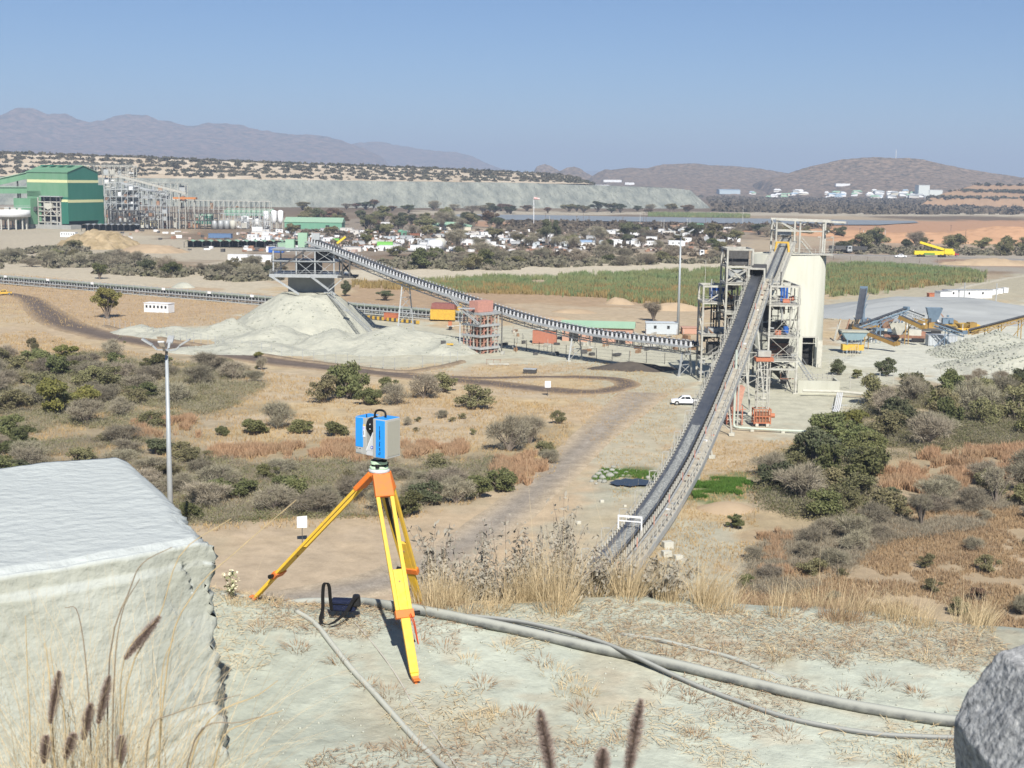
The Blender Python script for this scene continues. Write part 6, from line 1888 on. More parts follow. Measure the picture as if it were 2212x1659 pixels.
scatter([(1600, 505), (1680, 500), (1900, 515), (1900, 530), (1700, 530)], 10, [('grey', 3), ('olive', 3), ('dark', 1)], (9, 14), 'behind the concrete bin', 'behind the concrete bin', flat=0.6)


# -- masses nobody could count
def blades(name, label, poly, n, h, w, m, lean=0.25, z=0.0, per=1, seed=3, kind='stuff', world=False, rag=0):
    rs = np.random.RandomState(seed)
    P = [tuple(p) for p in poly] if world else [tuple(G(u, v)[:2]) for u, v in poly]
    A = np.array(P)
    out = []
    tot = 0
    while tot < n:
        q = rs.uniform(A.min(0), A.max(0), (n * 2, 2)); q = q[inpoly(q[:, 0] + (rag * 1.6) * (fbm(q[:, 0] / 3, q[:, 1] / 3, 3, 1) - .5), q[:, 1] + (rag * 3.2) * (fbm(q[:, 0] / 3, q[:, 1] / 3, 3, 4) - .5), P)]
        q = q[fbm(q[:, 0] / 4, q[:, 1] / 4, 3, 2) > 0.36]
        if rag: q = q[fbm(q[:, 0] / rag, q[:, 1] / rag, 4, 3) > 0.44]
        out.append(q); tot += len(q)
    q = np.concatenate(out)[:n]
    if per > 1:
        q = np.repeat(q, per, 0) + rs.normal(scale=0.10, size=(n * per, 2)); n = n * per
    base = np.stack([q[:, 0], q[:, 1], terrain(q[:, 0], q[:, 1]) + z], 1)
    hh = (h * rs.uniform(0.55, 1.25, n) * (0.75 + 0.5 * fbm(q[:, 0] / 9, q[:, 1] / 9, 3, 4)))[:, None]
    a = rs.uniform(0, 2 * PI, n); s = np.stack([np.cos(a), np.sin(a), a * 0], 1) * w
    tip = base + np.stack([rs.normal(scale=lean, size=n), rs.normal(scale=lean, size=n), np.ones(n)], 1) * hh
    mid = base * 0.45 + tip * 0.55 - np.stack([a * 0, a * 0, a * 0 - 0.03], 1)
    V = np.stack([base - s * .7, base + s * .7, mid + s, tip, mid - s], 1).reshape(-1, 3)
    i = np.arange(n) * 5
    F = np.stack([i, i + 1, i + 2, i + 4], 1)
    F2 = np.stack([i + 4, i + 2, i + 3], 1)
    me = bpy.data.meshes.new(name)
    loops = np.concatenate([F.ravel(), F2.ravel()]).astype(np.int32)
    me.vertices.add(len(V)); me.vertices.foreach_set('co', V.astype(np.float32).ravel())
    me.loops.add(len(loops)); me.loops.foreach_set('vertex_index', loops)
    me.polygons.add(2 * n)
    me.polygons.foreach_set('loop_start', np.concatenate([np.arange(n) * 4, 4 * n + np.arange(n) * 3]).astype(np.int32))
    me.polygons.foreach_set('loop_total', np.concatenate([np.full(n, 4), np.full(n, 3)]).astype(np.int32))
    me.update(calc_edges=True); me.materials.append(m)
    o = link(bpy.data.objects.new(name, me))
    return tag(o, label, None, None, kind)


REEDG = mat('reed_green', (0.165, 0.245, 0.105), (0.28, 0.26, 0.115), rough=0.8, scale=0.05, amt=0.9, transl=0.2, detail=4)
REEDT = mat('reed_tan', (0.36, 0.25, 0.10), (0.25, 0.21, 0.09), rough=0.9, scale=0.1, amt=0.9, transl=0.2, detail=4)
REEDO = mat('reed_orange', (0.47, 0.295, 0.175), (0.40, 0.28, 0.17), rough=0.9, scale=0.15, amt=0.9, transl=0.2, detail=4)
STRAW = mat('dry_straw', (0.50, 0.36, 0.175), (0.36, 0.245, 0.125), rough=0.9, scale=0.2, amt=0.9, transl=0.15, detail=4)
BROWNG = mat('brown_grass', (0.38, 0.265, 0.15), (0.29, 0.20, 0.12), rough=0.9, scale=0.2, amt=0.9, transl=0.1, detail=4)
RG = [(880, 612), (1000, 606), (1084, 602), (1150, 604), (1240, 596), (1400, 590), (1600, 584), (1600, 655), (1520, 662), (1400, 655), (1300, 642), (1180, 636), (1084, 634), (980, 630), (880, 625)]
blades('reeds', 'broad green reed bed behind the gallery conveyor', RG, 42000, 2.1, 0.14, REEDG, 0.12, rag=9)
blades('reeds', 'tan dry reeds mixed along the near edge of the green reed bed', [(760, 612), (900, 614), (1084, 618), (1250, 618), (1500, 628), (1520, 662), (1400, 656), (1300, 643), (1180, 637), (1084, 636), (900, 628), (760, 624)], 16000, 1.9, 0.13, REEDT, 0.15, seed=5)
blades('reeds', 'green reed bed right of the concrete bin', [(1793, 574), (1850, 570), (1940, 574), (2060, 584), (2118, 590), (2118, 608), (2000, 618), (1900, 630), (1793, 642)], 24000, 2.3, 0.14, REEDG, 0.12, seed=6, rag=9)
blades('reeds', 'tan reeds within the bed right of the concrete bin', [(1793, 590), (1900, 595), (2050, 600), (2110, 606), (2000, 620), (1900, 630), (1793, 640)], 8000, 2.0, 0.13, REEDT, 0.15, seed=7)
blades('reeds', 'green strip of reeds beyond the tailings pond', [(1400, 462), (1560, 464), (1620, 466), (1620, 471), (1400, 468)], 9000, 3.0, 0.4, REEDG, 0.15, seed=8)
blades('reeds', 'rust orange dry reeds left of the lamp mast in the thicket', [(270, 925), (330, 905), (400, 905), (450, 930), (430, 940), (300, 945)], 9000, 1.2, 0.045, REEDO, 0.3, seed=9, rag=4)
blades('reeds', 'rust orange dry reeds running behind the scanner', [(450, 965), (560, 965), (700, 962), (860, 965), (1010, 955), (1010, 985), (860, 1000), (700, 990), (450, 985)], 17000, 1.15, 0.045, REEDO, 0.3, seed=10, rag=4)
blades('reeds', 'rust orange grass under the big grey bush by the track', [(1060, 985), (1180, 985), (1200, 1010), (1120, 1050), (1060, 1020)], 8000, 1.2, 0.05, REEDO, 0.25, seed=11, rag=4)
blades('reeds', 'wide rust orange reed bed at the right edge', [(1885, 1060), (1950, 1000), (2060, 985), (2240, 975), (2240, 1050), (2100, 1045), (2000, 1070)], 26000, 1.5, 0.05, REEDO, 0.25, seed=12, rag=5)
blades('dry_grass', 'rust orange grass clump at the edge of the pale yard', [(1635, 1230), (1660, 1150), (1720, 1150), (1700, 1230), (1660, 1260)], 5000, 0.9, 0.035, REEDO, 0.25, seed=13, rag=4)
blades('dry_grass', 'golden dry grass over the left valley floor', [(-90, 730), (80, 715), (200, 750), (460, 790), (740, 825), (900, 845), (1180, 872), (1240, 920), (1200, 1020), (1100, 1070), (850, 1130), (470, 1150), (-90, 1150)], 34000, 0.45, 0.035, STRAW, 0.35, per=2, seed=14)
blades('dry_grass', 'brown dry grass over the lower right plain', [(1570, 1340), (1640, 1180), (1900, 1090), (2260, 1060), (2260, 1370)], 30000, 0.5, 0.03, BROWNG, 0.35, per=2, seed=15)
blades('dry_grass', 'sparse straw grass on the open ground between road and conveyor', [(850, 800), (1300, 780), (1480, 830), (1440, 1000), (1330, 1100), (1250, 900), (1000, 850)], 7000, 0.30, 0.03, STRAW, 0.35, per=2, seed=16)
blades('dry_grass', 'sparse straw grass right of the inclined belt', [(1480, 950), (1740, 950), (1640, 1020), (1640, 1180), (1560, 1330), (1300, 1330), (1480, 1100)], 6000, 0.28, 0.03, STRAW, 0.35, per=2, seed=17)
blades('dry_grass', 'fresh green grass patch by the wet hollow right of the belt', [(1490, 1045), (1560, 1035), (1650, 1040), (1640, 1080), (1500, 1078)], 14000, 0.5, 0.035, mat('lush_grass', (0.075, 0.17, 0.02), (0.13, 0.20, 0.04), rough=0.8, scale=0.4, transl=0.2), 0.3, seed=18, rag=4)
blades('dry_grass', 'scattered dry tufts over the fields left of the stockpile', [(-90, 580), (500, 640), (560, 690), (300, 720), (-90, 690)], 9000, 0.6, 0.06, STRAW, 0.3, seed=19)

# scrub far away that reads as one mass
def scrub(name, label, pts, size, m, seed=1):
    rs = np.random.RandomState(seed)
    P = np.array(pts); n = len(P)
    per = 26
    d = rs.normal(size=(n * per, 3)); d /= np.linalg.norm(d, axis=1, keepdims=True); d[:, 2] = np.abs(d[:, 2])
    s = np.repeat(size * rs.uniform(0.5, 1.4, n), per)[:, None]
    Q = np.repeat(P, per, 0) + d * s * np.array([1.25, 1.25, 0.9]) * rs.uniform(0.5, 1, (n * per, 1))
    V, F = quads_at(Q, 1.0, rs)
    V = np.repeat(Q, 4, 0) + (V - np.repeat(Q, 4, 0)) * np.repeat(s, 4, 0) * 0.33
    o = np_obj(name, V, F, m)
    return tag(o, label, None, None, 'stuff')


def fill_pts(poly, n, thr=0.42, sc=60, seed=3):
    rs = np.random.RandomState(seed); P = [tuple(G(u, v)[:2]) for u, v in poly]; A = np.array(P); out = np.zeros((0, 2))
    while len(out) < n:
        q = rs.uniform(A.min(0), A.max(0), (n * 3, 2)); q = q[inpoly(q[:, 0], q[:, 1], P)]; q = q[fbm(q[:, 0] / sc, q[:, 1] / sc, 3, 1) > thr]
        out = np.concatenate([out, q])
    out = out[:n]
    return np.stack([out[:, 0], out[:, 1], terrain(out[:, 0], out[:, 1])], 1)


def undergrowth(name, label, poly, n, m, r=(0.5, 1.3), per=34, leaf=0.055, twig=False, seed=1, thr=0.40):
    rs = np.random.RandomState(seed)
    P = fill_pts(poly, n, thr, 7, seed)
    rad = np.repeat(rs.uniform(*r, n), per)[:, None]
    d = rs.normal(size=(n * per, 3)); d[:, 2] = np.abs(d[:, 2]); d /= np.linalg.norm(d, axis=1, keepdims=True)
    Q = np.repeat(P, per, 0) + d * rad * np.array([1.4, 1.4, 0.85]) * rs.uniform(0.25, 1, (n * per, 1)) ** .6
    if twig:
        d[:, 2] += .6; d += rs.normal(scale=.4, size=d.shape); d /= np.linalg.norm(d, axis=1, keepdims=True); V, F = twigs_at(Q, d, 0.42, 0.02, rs)
    else: V, F = quads_at(Q, leaf, rs)
    return tag(np_obj(name, V, F, m), label, None, None, 'stuff')


LTH = [(-70, 782), (110, 770), (240, 766), (380, 788), (500, 790), (580, 830), (520, 872), (410, 905), (330, 930), (200, 925), (0, 940), (-70, 935)]
LLO = [(-70, 940), (80, 958), (250, 940), (380, 958), (470, 990), (640, 990), (780, 1000), (900, 992), (1080, 992), (1120, 1040), (1050, 1072), (930, 1088), (860, 1115), (640, 1120), (470, 1135), (300, 1130), (-70, 1130)]
RTH = [(1640, 1090), (1650, 1015), (1745, 955), (1800, 925), (1890, 862), (1980, 842), (2230, 830), (2230, 970), (2100, 965), (1960, 990), (1880, 1010), (1890, 1110), (1760, 1150)]
RLO = [(1590, 1280), (1640, 1180), (1760, 1140), (1900, 1090), (2230, 1050), (2230, 1130), (1900, 1180), (1800, 1260), (1700, 1290)]
undergrowth('undergrowth', 'grey twiggy undergrowth filling the upper left thicket', LTH, 4200, LEAF['grey'], twig=True, seed=21, r=(0.7, 1.8), per=40, thr=0.36)
undergrowth('undergrowth', 'olive undergrowth between the bushes of the upper left thicket', LTH, 1800, LEAF['olive'], seed=22, r=(0.6, 1.7), per=40, leaf=0.07)
undergrowth('undergrowth', 'grey twiggy undergrowth filling the low thicket behind the tripod', LLO, 4800, LEAF['grey'], twig=True, seed=23, r=(0.5, 1.4), per=40, thr=0.36)
undergrowth('undergrowth', 'olive undergrowth between the bushes of the low thicket', LLO, 1800, LEAF['olive'], seed=24, r=(0.5, 1.3), per=40, leaf=0.06)
undergrowth('undergrowth', 'green leafy undergrowth of the upper left thicket', LTH, 800, LEAF['green'], seed=41, r=(0.7, 1.8), per=44, leaf=0.07, thr=0.5)
undergrowth('undergrowth', 'green leafy undergrowth of the low thicket', LLO, 900, LEAF['green'], seed=42, r=(0.5, 1.4), per=44, leaf=0.06, thr=0.5)
undergrowth('undergrowth', 'green leafy undergrowth of the right thicket', RTH, 1000, LEAF['green'], seed=43, r=(0.8, 2.2), per=44, leaf=0.075, thr=0.5)
undergrowth('undergrowth', 'olive undergrowth of the right thicket', RTH, 2400, LEAF['olive'], seed=25, r=(0.8, 2.2), per=40, leaf=0.075)
undergrowth('undergrowth', 'grey twiggy undergrowth of the right thicket', RTH, 2600, LEAF['grey'], twig=True, seed=26, r=(0.8, 2.2), per=40)
undergrowth('undergrowth', 'grey brush on the brown grassland above the crest', RLO, 3200, LEAF['grey'], twig=True, seed=27, r=(0.4, 1.1))
undergrowth('undergrowth', 'rusty brush on the brown grassland above the crest', RLO, 700, LEAF['red'], seed=28, r=(0.25, 0.7), leaf=0.045)
SCR = mat('far_scrub', (0.10, 0.085, 0.06), (0.16, 0.125, 0.09), rough=1, scale=0.02, amt=0.9, detail=3)
SCRD = mat('far_scrub_dark', (0.07, 0.07, 0.045), (0.12, 0.10, 0.065), rough=1, scale=0.02, amt=0.9, detail=3)
scrub('scrub', 'dark grey scrub covering the plain beyond the pond', fill_pts([(1530, 428), (2230, 436), (2230, 464), (1900, 464), (1545, 458)], 2600, 0.38, 90), 5.5, SCR, 2)
scrub('scrub', 'sparse scrub on the plain far below the hills', fill_pts([(1290, 400), (1700, 408), (2000, 420), (2000, 434), (1540, 430), (1400, 408)], 700, 0.5, 200), 4.5, SCRD, 3)
scrub('scrub', 'low brown scrub before and behind the camp', fill_pts([(600, 500), (1600, 500), (1600, 560), (1000, 560), (760, 545)], 900, 0.42, 30), 2.0, SCR, 4)
for i_, (pl_, n_, wh_) in enumerate((([(-60, 548), (60, 540), (190, 532), (200, 578), (-60, 582)], 330, 'below the golden mound'), ([(200, 552), (300, 556), (420, 585), (400, 603), (205, 592)], 300, 'on the slope behind the ground conveyor'), ([(430, 588), (560, 560), (620, 566), (610, 606), (460, 612)], 260, 'left of the platform tower'), ([(770, 582), (850, 556), (1010, 552), (1300, 562), (1590, 558), (1560, 568), (1200, 578), (1000, 588)], 800, 'between camp and dirt road'), ([(1790, 548), (1860, 532), (2230, 540), (2230, 553), (2080, 552)], 300, 'before the orange earth bank'))):
    scrub('scrub', f'grey brown scrub {wh_}', fill_pts(pl_, n_, 0.42, 16, 50 + i_), 1.9, mat('mid_scrub', (0.20, 0.175, 0.13), (0.13, 0.125, 0.075), rough=1, scale=0.12, amt=1.0, detail=3), 60 + i_)
scrub('scrub', 'brown scrub on the flats beside the pond', fill_pts([(1090, 480), (1800, 488), (1800, 500), (1090, 500)], 500, 0.4, 40), 3.0, SCR, 6)
tp = []
for k in range(1500):
    j = RS.randint(2, TIER.shape[0] - 1); i = RS.randint(0, TIER.shape[1]); 
    if RS.rand() < 0.35: j = (j // 9) * 9 + 4 if (j // 9) * 9 + 4 < TIER.shape[0] else j
    tp.append(TIER[j, i])
for i in range(0, TIER.shape[1], 1):
    if RS.rand() < 0.8: tp.append(TIER[-1, i] + np.array([0, 4, -0.5]))
scrub('scrub', 'dark shrubs dotted over the benches of the upper waste dump', tp, 3.2, SCRD, 5)
bp_ = []
for r0 in (1, 2, 3, 4, 5):
    for k in range(60): bp_.append(BENCH[r0][RS.randint(0, 150)] + np.array([0, RS.uniform(-8, 8), 0]))
scrub('scrub', 'shrubs on the ledges of the brown benched dump', bp_, 4.0, SCRD, 7)
# ------------------------------------------------------------------ masts, signs, vehicles, camp, crushing plant
MASTM = mat('mast_grey', (0.40, 0.43, 0.44), (0.33, 0.35, 0.36), rough=0.5, scale=1.5, amt=0.6, metal=0.2)
LENS = mat('lamp_lens', (0.85, 0.86, 0.85), (0.8, 0.8, 0.8), rough=0.25, amt=0.2)


def flood_mast(label, p, ztop, r0, r1, heads, S=1.0):
    t = thing('lamp_mast', label, 'lamp mast', tuple(p))
    b = MB(); b.tube(p, (p[0], p[1], ztop - 0.6 * S), r0, r1, n=14); b.build('shaft', MASTM, t, True)
    b = MB(); b.tube((p[0], p[1], ztop - 0.62 * S), (p[0], p[1], ztop + 0.1 * S), r1 * 0.85, n=10); b.build('spigot', DSTEEL, t)
    b = MB(); b.tube((p[0], p[1], ztop - 0.05 * S), (p[0], p[1], ztop + 0.12 * S), 0.42 * S, n=12); b.build('crown', MASTM, t)
    for a in heads:
        M = frame((p[0], p[1], ztop), a) @ Matrix.Diagonal((S, S, S, 1))
        ar = MB(M); ar.bar((0.2, 0, 0.05), (1.25, 0, 0.1), 0.16); ar.bar((1.25, 0, 0.1), (1.9, 0, 0.75), 0.3, 0.2); arm = ar.build('arm', MASTM, t)
        # floodlight: flat box tilted up and out, lens on the under side
        d = Vector((1, 0, 0.62)).normalized(); n = Vector((-0.62, 0, 1)).normalized(); o = Vector((1.85, 0, 0.72))
        q = [o + d * x + Vector((0, y, 0)) + n * z for z in (-0.10, 0.12) for x, y in ((0, -0.42), (1.55, -0.42), (1.55, 0.42), (0, 0.42))]
        fl = MB(M); fl.add(q, [(3, 2, 1, 0), (4, 5, 6, 7), (0, 1, 5, 4), (1, 2, 6, 5), (2, 3, 7, 6), (3, 0, 4, 7)]); f = fl.build('floodlight', GALV, t)
        l = [o + d * x + Vector((0, y, 0)) + n * -0.13 for x, y in ((0.3, -0.34), (1.45, -0.34), (1.45, 0.34), (0.3, 0.34))]
        le = MB(M); le.add(l + [v + n * 0.02 for v in l], [(0, 1, 2, 3), (7, 6, 5, 4), (0, 4, 5, 1), (1, 5, 6, 2), (2, 6, 7, 3), (3, 7, 4, 0)]); le.build('lens', LENS, f)
    return t


p = gp(371, 1230); flood_mast('tall grey lamp mast with four floodlights behind the boulder', p, zat(365, 757, p.y), 0.36, 0.165, (math.radians(185), math.radians(-88), math.radians(-2), math.radians(92)), 0.78)
p = gp(1464, 722); flood_mast('slender far lamp mast with floodlights left of the tower', p, zat(1471, 508, p.y), 0.42, 0.2, (math.radians(182), math.radians(-90), math.radians(-4), math.radians(80)), 1.1)

# signs
SIGNF = mat('sign_face', (0.52, 0.70, 0.66), (0.66, 0.76, 0.72), rough=0.6, scale=6, amt=0.6)


def sign(label, u, vb, vs, w, h, yaw, extra=False):
    p = gp(u, vb); zc = zat(u, vs, p.y); t = thing('notice_sign', label, 'sign', tuple(p))
    b = MB(); b.tube(p, (p.x, p.y, zc + h * 0.3), 0.045, n=6); b.build('post', DSTEEL, t)
    M = frame((p.x, p.y - 0.07, zc), yaw)
    b = MB(M); b.box((0, 0, 0), (w, 0.05, h)); bd = b.build('board', WHITE, t)
    b = MB(M); b.box((0.02, -0.035, -0.03), (w * 0.68, 0.02, h * 0.72)); b.build('panel', SIGNF, bd)
    b = MB(M); b.box((0.02, -0.05, -h * 0.12), (w * 0.36, 0.012, h * 0.2)); b.build('panel', WHITE, bd)
    if extra: b = MB(frame((p.x - 0.02, p.y + 0.05, zc + 0.06), yaw + 0.3)); b.box((0, 0, 0), (w, 0.04, h)); b.build('board', WHITE, t)
    return t


sign('white notice board on a post beside the track left of the tripod', 653, 1172, 1128, 1.15, 1.25, 0.12, True)
sign('white notice board with green border inside the road loop', 1183, 852, 830, 1.15, 1.3, 0.0)


# pickup: nose to the left
def pickup(label, p, yaw, m, S=1.0):
    t = thing('pickup', label, 'pickup', tuple(p))
    M = frame(p, yaw) @ Matrix.Diagonal((S, S, S, 1))
    w = 0.88
    b = MB(M)
    prof = [(-2.65, 0.45), (-2.68, 0.75), (-2.5, 0.98), (-1.55, 1.08), (-1.5, 0.5), (2.55, 0.5), (2.6, 1.08), (0.85, 1.10), (-1.5, 1.08)]
    body = [(-2.65, 0.42), (-2.70, 0.72), (-2.52, 0.96), (-1.45, 1.10), (2.60, 1.12), (2.62, 0.5), (2.3, 0.40), (-2.3, 0.38)]
    b.prism(body, -w, w, 'y'); bo = b.build('body', m, t); bevel(bo, 0.07, 2)
    b = MB(M)
    cab = [(-1.42, 1.10), (-0.72, 1.66), (-0.35, 1.74), (0.85, 1.72), (1.12, 1.10)]
    n = len(cab)
    b.add([(x, -w * (0.97 if z < 1.2 else 0.80), z) for x, z in cab] + [(x, w * (0.97 if z < 1.2 else 0.80), z) for x, z in cab],
          [tuple(range(n - 1, -1, -1)), tuple(range(n, 2 * n))] + [(i, (i + 1) % n, n + (i + 1) % n, n + i) for i in range(n)])
    bevel(b.build('cab', m, t), 0.05, 2)
    for s in (-1, 1):
        for q in ([(-1.12, 1.16), (-0.66, 1.55), (-0.24, 1.60), (-0.24, 1.16)], [(-0.14, 1.16), (-0.14, 1.60), (0.72, 1.58), (0.90, 1.16)]):
            k = len(q); o_ = 0.012
            pts = [(x, s * (w * (0.97 - 0.17 * (z - 1.1) / 0.62) + o_), z) for x, z in q]
            b = MB(M); b.add(pts + [(x, y - s * 0.02, z) for x, y, z in pts], [tuple(range(k)), tuple(range(2 * k - 1, k - 1, -1))]); b.build('window', GLASS, t)
    b = MB(M); b.add([(-1.36, -0.72, 1.17), (-1.36, 0.72, 1.17), (-0.76, 0.62, 1.64), (-0.76, -0.62, 1.64)], [(3, 2, 1, 0)]); b.build('windscreen', GLASS, t)
    b = MB(M); b.box((1.86, 0, 1.02), (1.35, 1.5, 0.24)); b.build('load_bed', DSTEEL, t)
    for x in (-1.68, 1.72):
        for s in (-1, 1):
            b = MB(M); b.tube((x, s * 0.66, 0.37), (x, s * 0.92, 0.37), 0.37, n=20); wh = b.build('wheel', ROLLER, t, False)
            b = MB(M); b.tube((x, s * 0.90, 0.37), (x, s * 0.935, 0.37), 0.22, n=14); b.build('rim', GALV, wh)
            b = MB(M); b.tube((x, s * 0.80, 0.40), (x, s * 0.89, 0.40), 0.44, n=20); b.build('wheel_arch', DSTEEL, t)
    for s in (-1, 1):
        b = MB(M); b.box((-2.6, s * 0.66, 0.84), (0.18, 0.34, 0.16)); b.build('headlight', LENS, t)
        b = MB(M); b.box((-0.98, s * 0.98, 1.2), (0.12, 0.18, 0.16)); b.build('mirror', m, t)
    b = MB(M); b.box((-2.66, 0, 0.55), (0.14, 1.7, 0.2)); b.build('bumper', GALV, t)
    return t


p = G(1481, 874); p.z = tz(p.x, p.y) + 0.05
pickup('white double cab pickup parked under the inclined belt', p, -0.06, mat('car_white', (0.80, 0.80, 0.80), (0.74, 0.74, 0.74), rough=0.25, spec=0.6, amt=0.3), 1.0)
for u, v, m, lb, yw in ((1945, 557, WHITE, 'white car on the grey road near the yellow machine', 0.1), (2058, 553, mat('car_red', (0.45, 0.04, 0.04), (0.35, 0.04, 0.04), rough=0.3), 'red pickup at the right end of the yellow machine', 0.0), (8, 637, YELLOW, 'yellow loader cab at the left edge on the dark road', 0.4)):
    p = G(u, v); pickup(lb, p, yw, m, 1.25 if v < 600 else 1.0)


def truck(label, u, vb, cabm, binm, yaw, S=1.0, name='tipper_truck', cat='truck'):
    p = G(u, vb); t = thing(name, label, cat, tuple(p)); M = frame(p, yaw) @ Matrix.Diagonal((S, S, S, 1))
    b = MB(M); b.prism([(-4.2, 0.8), (-4.3, 1.8), (-4.0, 3.0), (-2.3, 3.1), (-2.2, 0.8)], -1.2, 1.2, 'y'); c = b.build('cab', cabm, t)
    b = MB(M); b.box((-4.18, 0, 2.3), (0.12, 2.0, 0.9)); b.build('windscreen', GLASS, c)
    for s in (-1, 1): b = MB(M); b.box((-3.3, s * 1.21, 2.3), (1.1, 0.06, 0.8)); b.build('window', GLASS, c)
    b = MB(M); b.prism([(-1.9, 1.5), (-2.1, 3.0), (4.4, 2.9), (4.0, 1.4)], -1.25, 1.25, 'y'); b.build('tipping_body', binm, t)
    b = MB(M); b.box((0.2, 0, 1.05), (8.2, 1.0, 0.35)); b.build('chassis', DSTEEL, t)
    for x in (-3.3, 1.4, 2.8):
        for s in (-1, 1): b = MB(M); b.tube((x, s * 0.8, 0.55), (x, s * 1.2, 0.55), 0.55, n=14); b.build('wheel', ROLLER, t)
    return t


truck('white cab tipper truck with pale orange body near the dirt road', 1531, 555, WHITE, mat('faded_orange', (0.62, 0.42, 0.26), (0.55, 0.36, 0.22)), 0.05, 1.25)
truck('dark tipper truck parked behind the bin on the left', 1812, 546, DSTEEL, DSTEEL, 0.1, 1.4)
truck('second dark tipper truck parked behind the bin', 1850, 547, GALV, DSTEEL, 0.05, 1.4)
# yellow mobile conveyor
p = G(2015, 556); t = thing('mobile_stacker', 'long yellow mobile stacker with raised boom on the grey road', 'machine', tuple(p))
MY = mat('machine_yellow', (0.75, 0.58, 0.03), (0.62, 0.46, 0.03), rough=0.5)
b = MB(); b.bar((p.x - 11, p.y, 2.6), (p.x + 12, p.y, 2.6), 2.6, 2.2); b.build('chassis', MY, t)
b = MB(); b.bar((p.x - 8, p.y, 8.6), (p.x + 6, p.y, 4.6), 1.6, 1.3); b.build('boom', MY, t)
b = MB(); b.box((p.x + 8.5, p.y - 0.5, 3.6), (5, 2.4, 3.0)); b.build('engine_house', MY, t)
b = MB(); b.box((p.x - 2.5, p.y - 1.6, 2.0), (6, 0.5, 1.2)); b.build('track_guard', mat('machine_green', (0.12, 0.22, 0.05), (0.2, 0.3, 0.08)), t)
for x in (-8, -5.8, 4, 6.2):
    b = MB(); b.tube((p.x + x, p.y - 1.7, 0.9), (p.x + x, p.y + 1.7, 0.9), 0.9, n=14); b.build('wheel', ROLLER, t)
# small yard things
p = gp(1145, 806); t = thing('steel_skip', 'dark grey steel skip lying on the dry grass above the road loop', 'skip', tuple(p)); b = MB(frame(p, -0.2)); b.box((0, 0, 0.55), (2.6, 1.5, 0.9), 0, 1.08); b.build('body', DSTEEL, t); b = MB(frame(p, -0.2)); b.box((0, 0, 1.05), (2.8, 1.7, 0.12)); b.build('rim', GALV, t)
p = gp(1066, 788); t = thing('pipe_rack', 'low rusty pipe trestle on the grass below the take up tower', 'rack', tuple(p)); b = MB()
for x in (-1.5, 0, 1.5): b.bar((p.x + x, p.y, 0), (p.x + x, p.y, 1.2), 0.09)
b.bar((p.x - 1.7, p.y, 1.2), (p.x + 1.7, p.y, 1.2), 0.09); b.build('rack_frame', RUST, t); b = MB(); b.bar((p.x - 1, p.y - 1, .3), (p.x + 3.5, p.y - .6, .3), 0.3); b.build('pipe', STEEL, t)
p = gp(973, 712); t = thing('trailer_pump', 'small trailer pump with orange engine on the pale yard', 'pump', tuple(p)); b = MB(); b.box((p.x, p.y, 1.0), (2.0, 1.2, 0.25)); b.bar((p.x + .8, p.y, 1.0), (p.x + 3.4, p.y, 1.3), 0.18); b.build('chassis', STEEL, t)
b = MB(); b.box((p.x - .1, p.y, 1.7), (1.0, 0.9, 1.1)); b.build('engine', ORANGE, t)
for s in (-1, 1): b = MB(); b.tube((p.x, p.y + s * .6, 0.5), (p.x, p.y + s * .85, 0.5), 0.5, n=12); b.build('wheel', ROLLER, t)
p = gp(970, 765); t = thing('steel_stand', 'yellow steel trestle stand by the dark panel left of the take up tower', 'stand', tuple(p)); b = MB(); b.bar((p.x, p.y, 0), (p.x - .3, p.y, 2.4), 0.2); b.bar((p.x + 1.2, p.y, 0), (p.x - .2, p.y, 1.9), 0.2); b.bar((p.x - .6, p.y, 2.4), (p.x + 1, p.y, 2.4), 0.35); b.build('frame', YELLOW, t)
b = MB(); b.box((p.x - 1.4, p.y + 0.4, 1.6), (1.2, 0.15, 3.2)); b.build('panel', DSTEEL, t)
cabin('brick red store building behind the trestle of the gallery conveyor', 1177, 745, 6.0, 3.4, 3, -0.1, BRICKM, name='store', cat='store', roof=CONCD)
cabin('pale blue grey open shed left of the far lamp mast', 1430, 722, 8.6, 3.0, 4, -0.05, mat('pale_blue_sheet', (0.50, 0.55, 0.58), (0.42, 0.46, 0.48)), 2, name='shed', cat='shed')
cabin('rusty low shed right of the far lamp mast', 1490, 722, 4.0, 1.6, 4, 0.0, mat('pinkish_brick', (0, 0, 0)), name='shed', cat='shed')

# ---- pool of dark water with white stones
pl = [G(u, v) for u, v in [(1316, 1047), (1324, 1044), (1330, 1041), (1341, 1041), (1350, 1038), (1366, 1040), (1376, 1038), (1392, 1041), (1408, 1043), (1425, 1047), (1412, 1050), (1396, 1053), (1380, 1053), (1362, 1056), (1345, 1053), (1334, 1054), (1322, 1050)]]
b = MB(); b.add([(q.x, q.y, tz(q.x, q.y) + 0.24) for q in pl], [tuple(range(len(pl)))])
b.V = [Vector((v.x, v.y, max(w.z for w in b.V))) for v in b.V]
o = b.build('water', mat('pool_water', (0.02, 0.022, 0.02), (0.035, 0.035, 0.03), rough=0.2, spec=0.2, amt=0.5, bump=0.3, bscale=1.5)); tag(o, 'small dark pool of water beside the inclined belt', None, None, 'structure')
STONE = mat('white_stone', (0.36, 0.36, 0.315), (0.25, 0.25, 0.22), rough=0.95, scale=2, amt=0.8, rnd=0.15)
bs_ = MB(); ico = bpy.data.meshes.new('stone')
bm_ = bmesh.new(); bmesh.ops.create_icosphere(bm_, subdivisions=2, radius=0.5)
for v in bm_.verts:
    q = v.co; f = 1 + 0.35 * (float(fbm(np.array([q.x * 3 + 5]), np.array([q.y * 3 + q.z * 2 + 9]), 3, 1)[0]) - 0.5); v.co = q * f
bm_.to_mesh(ico); bm_.free(); ico.materials.append(STONE)
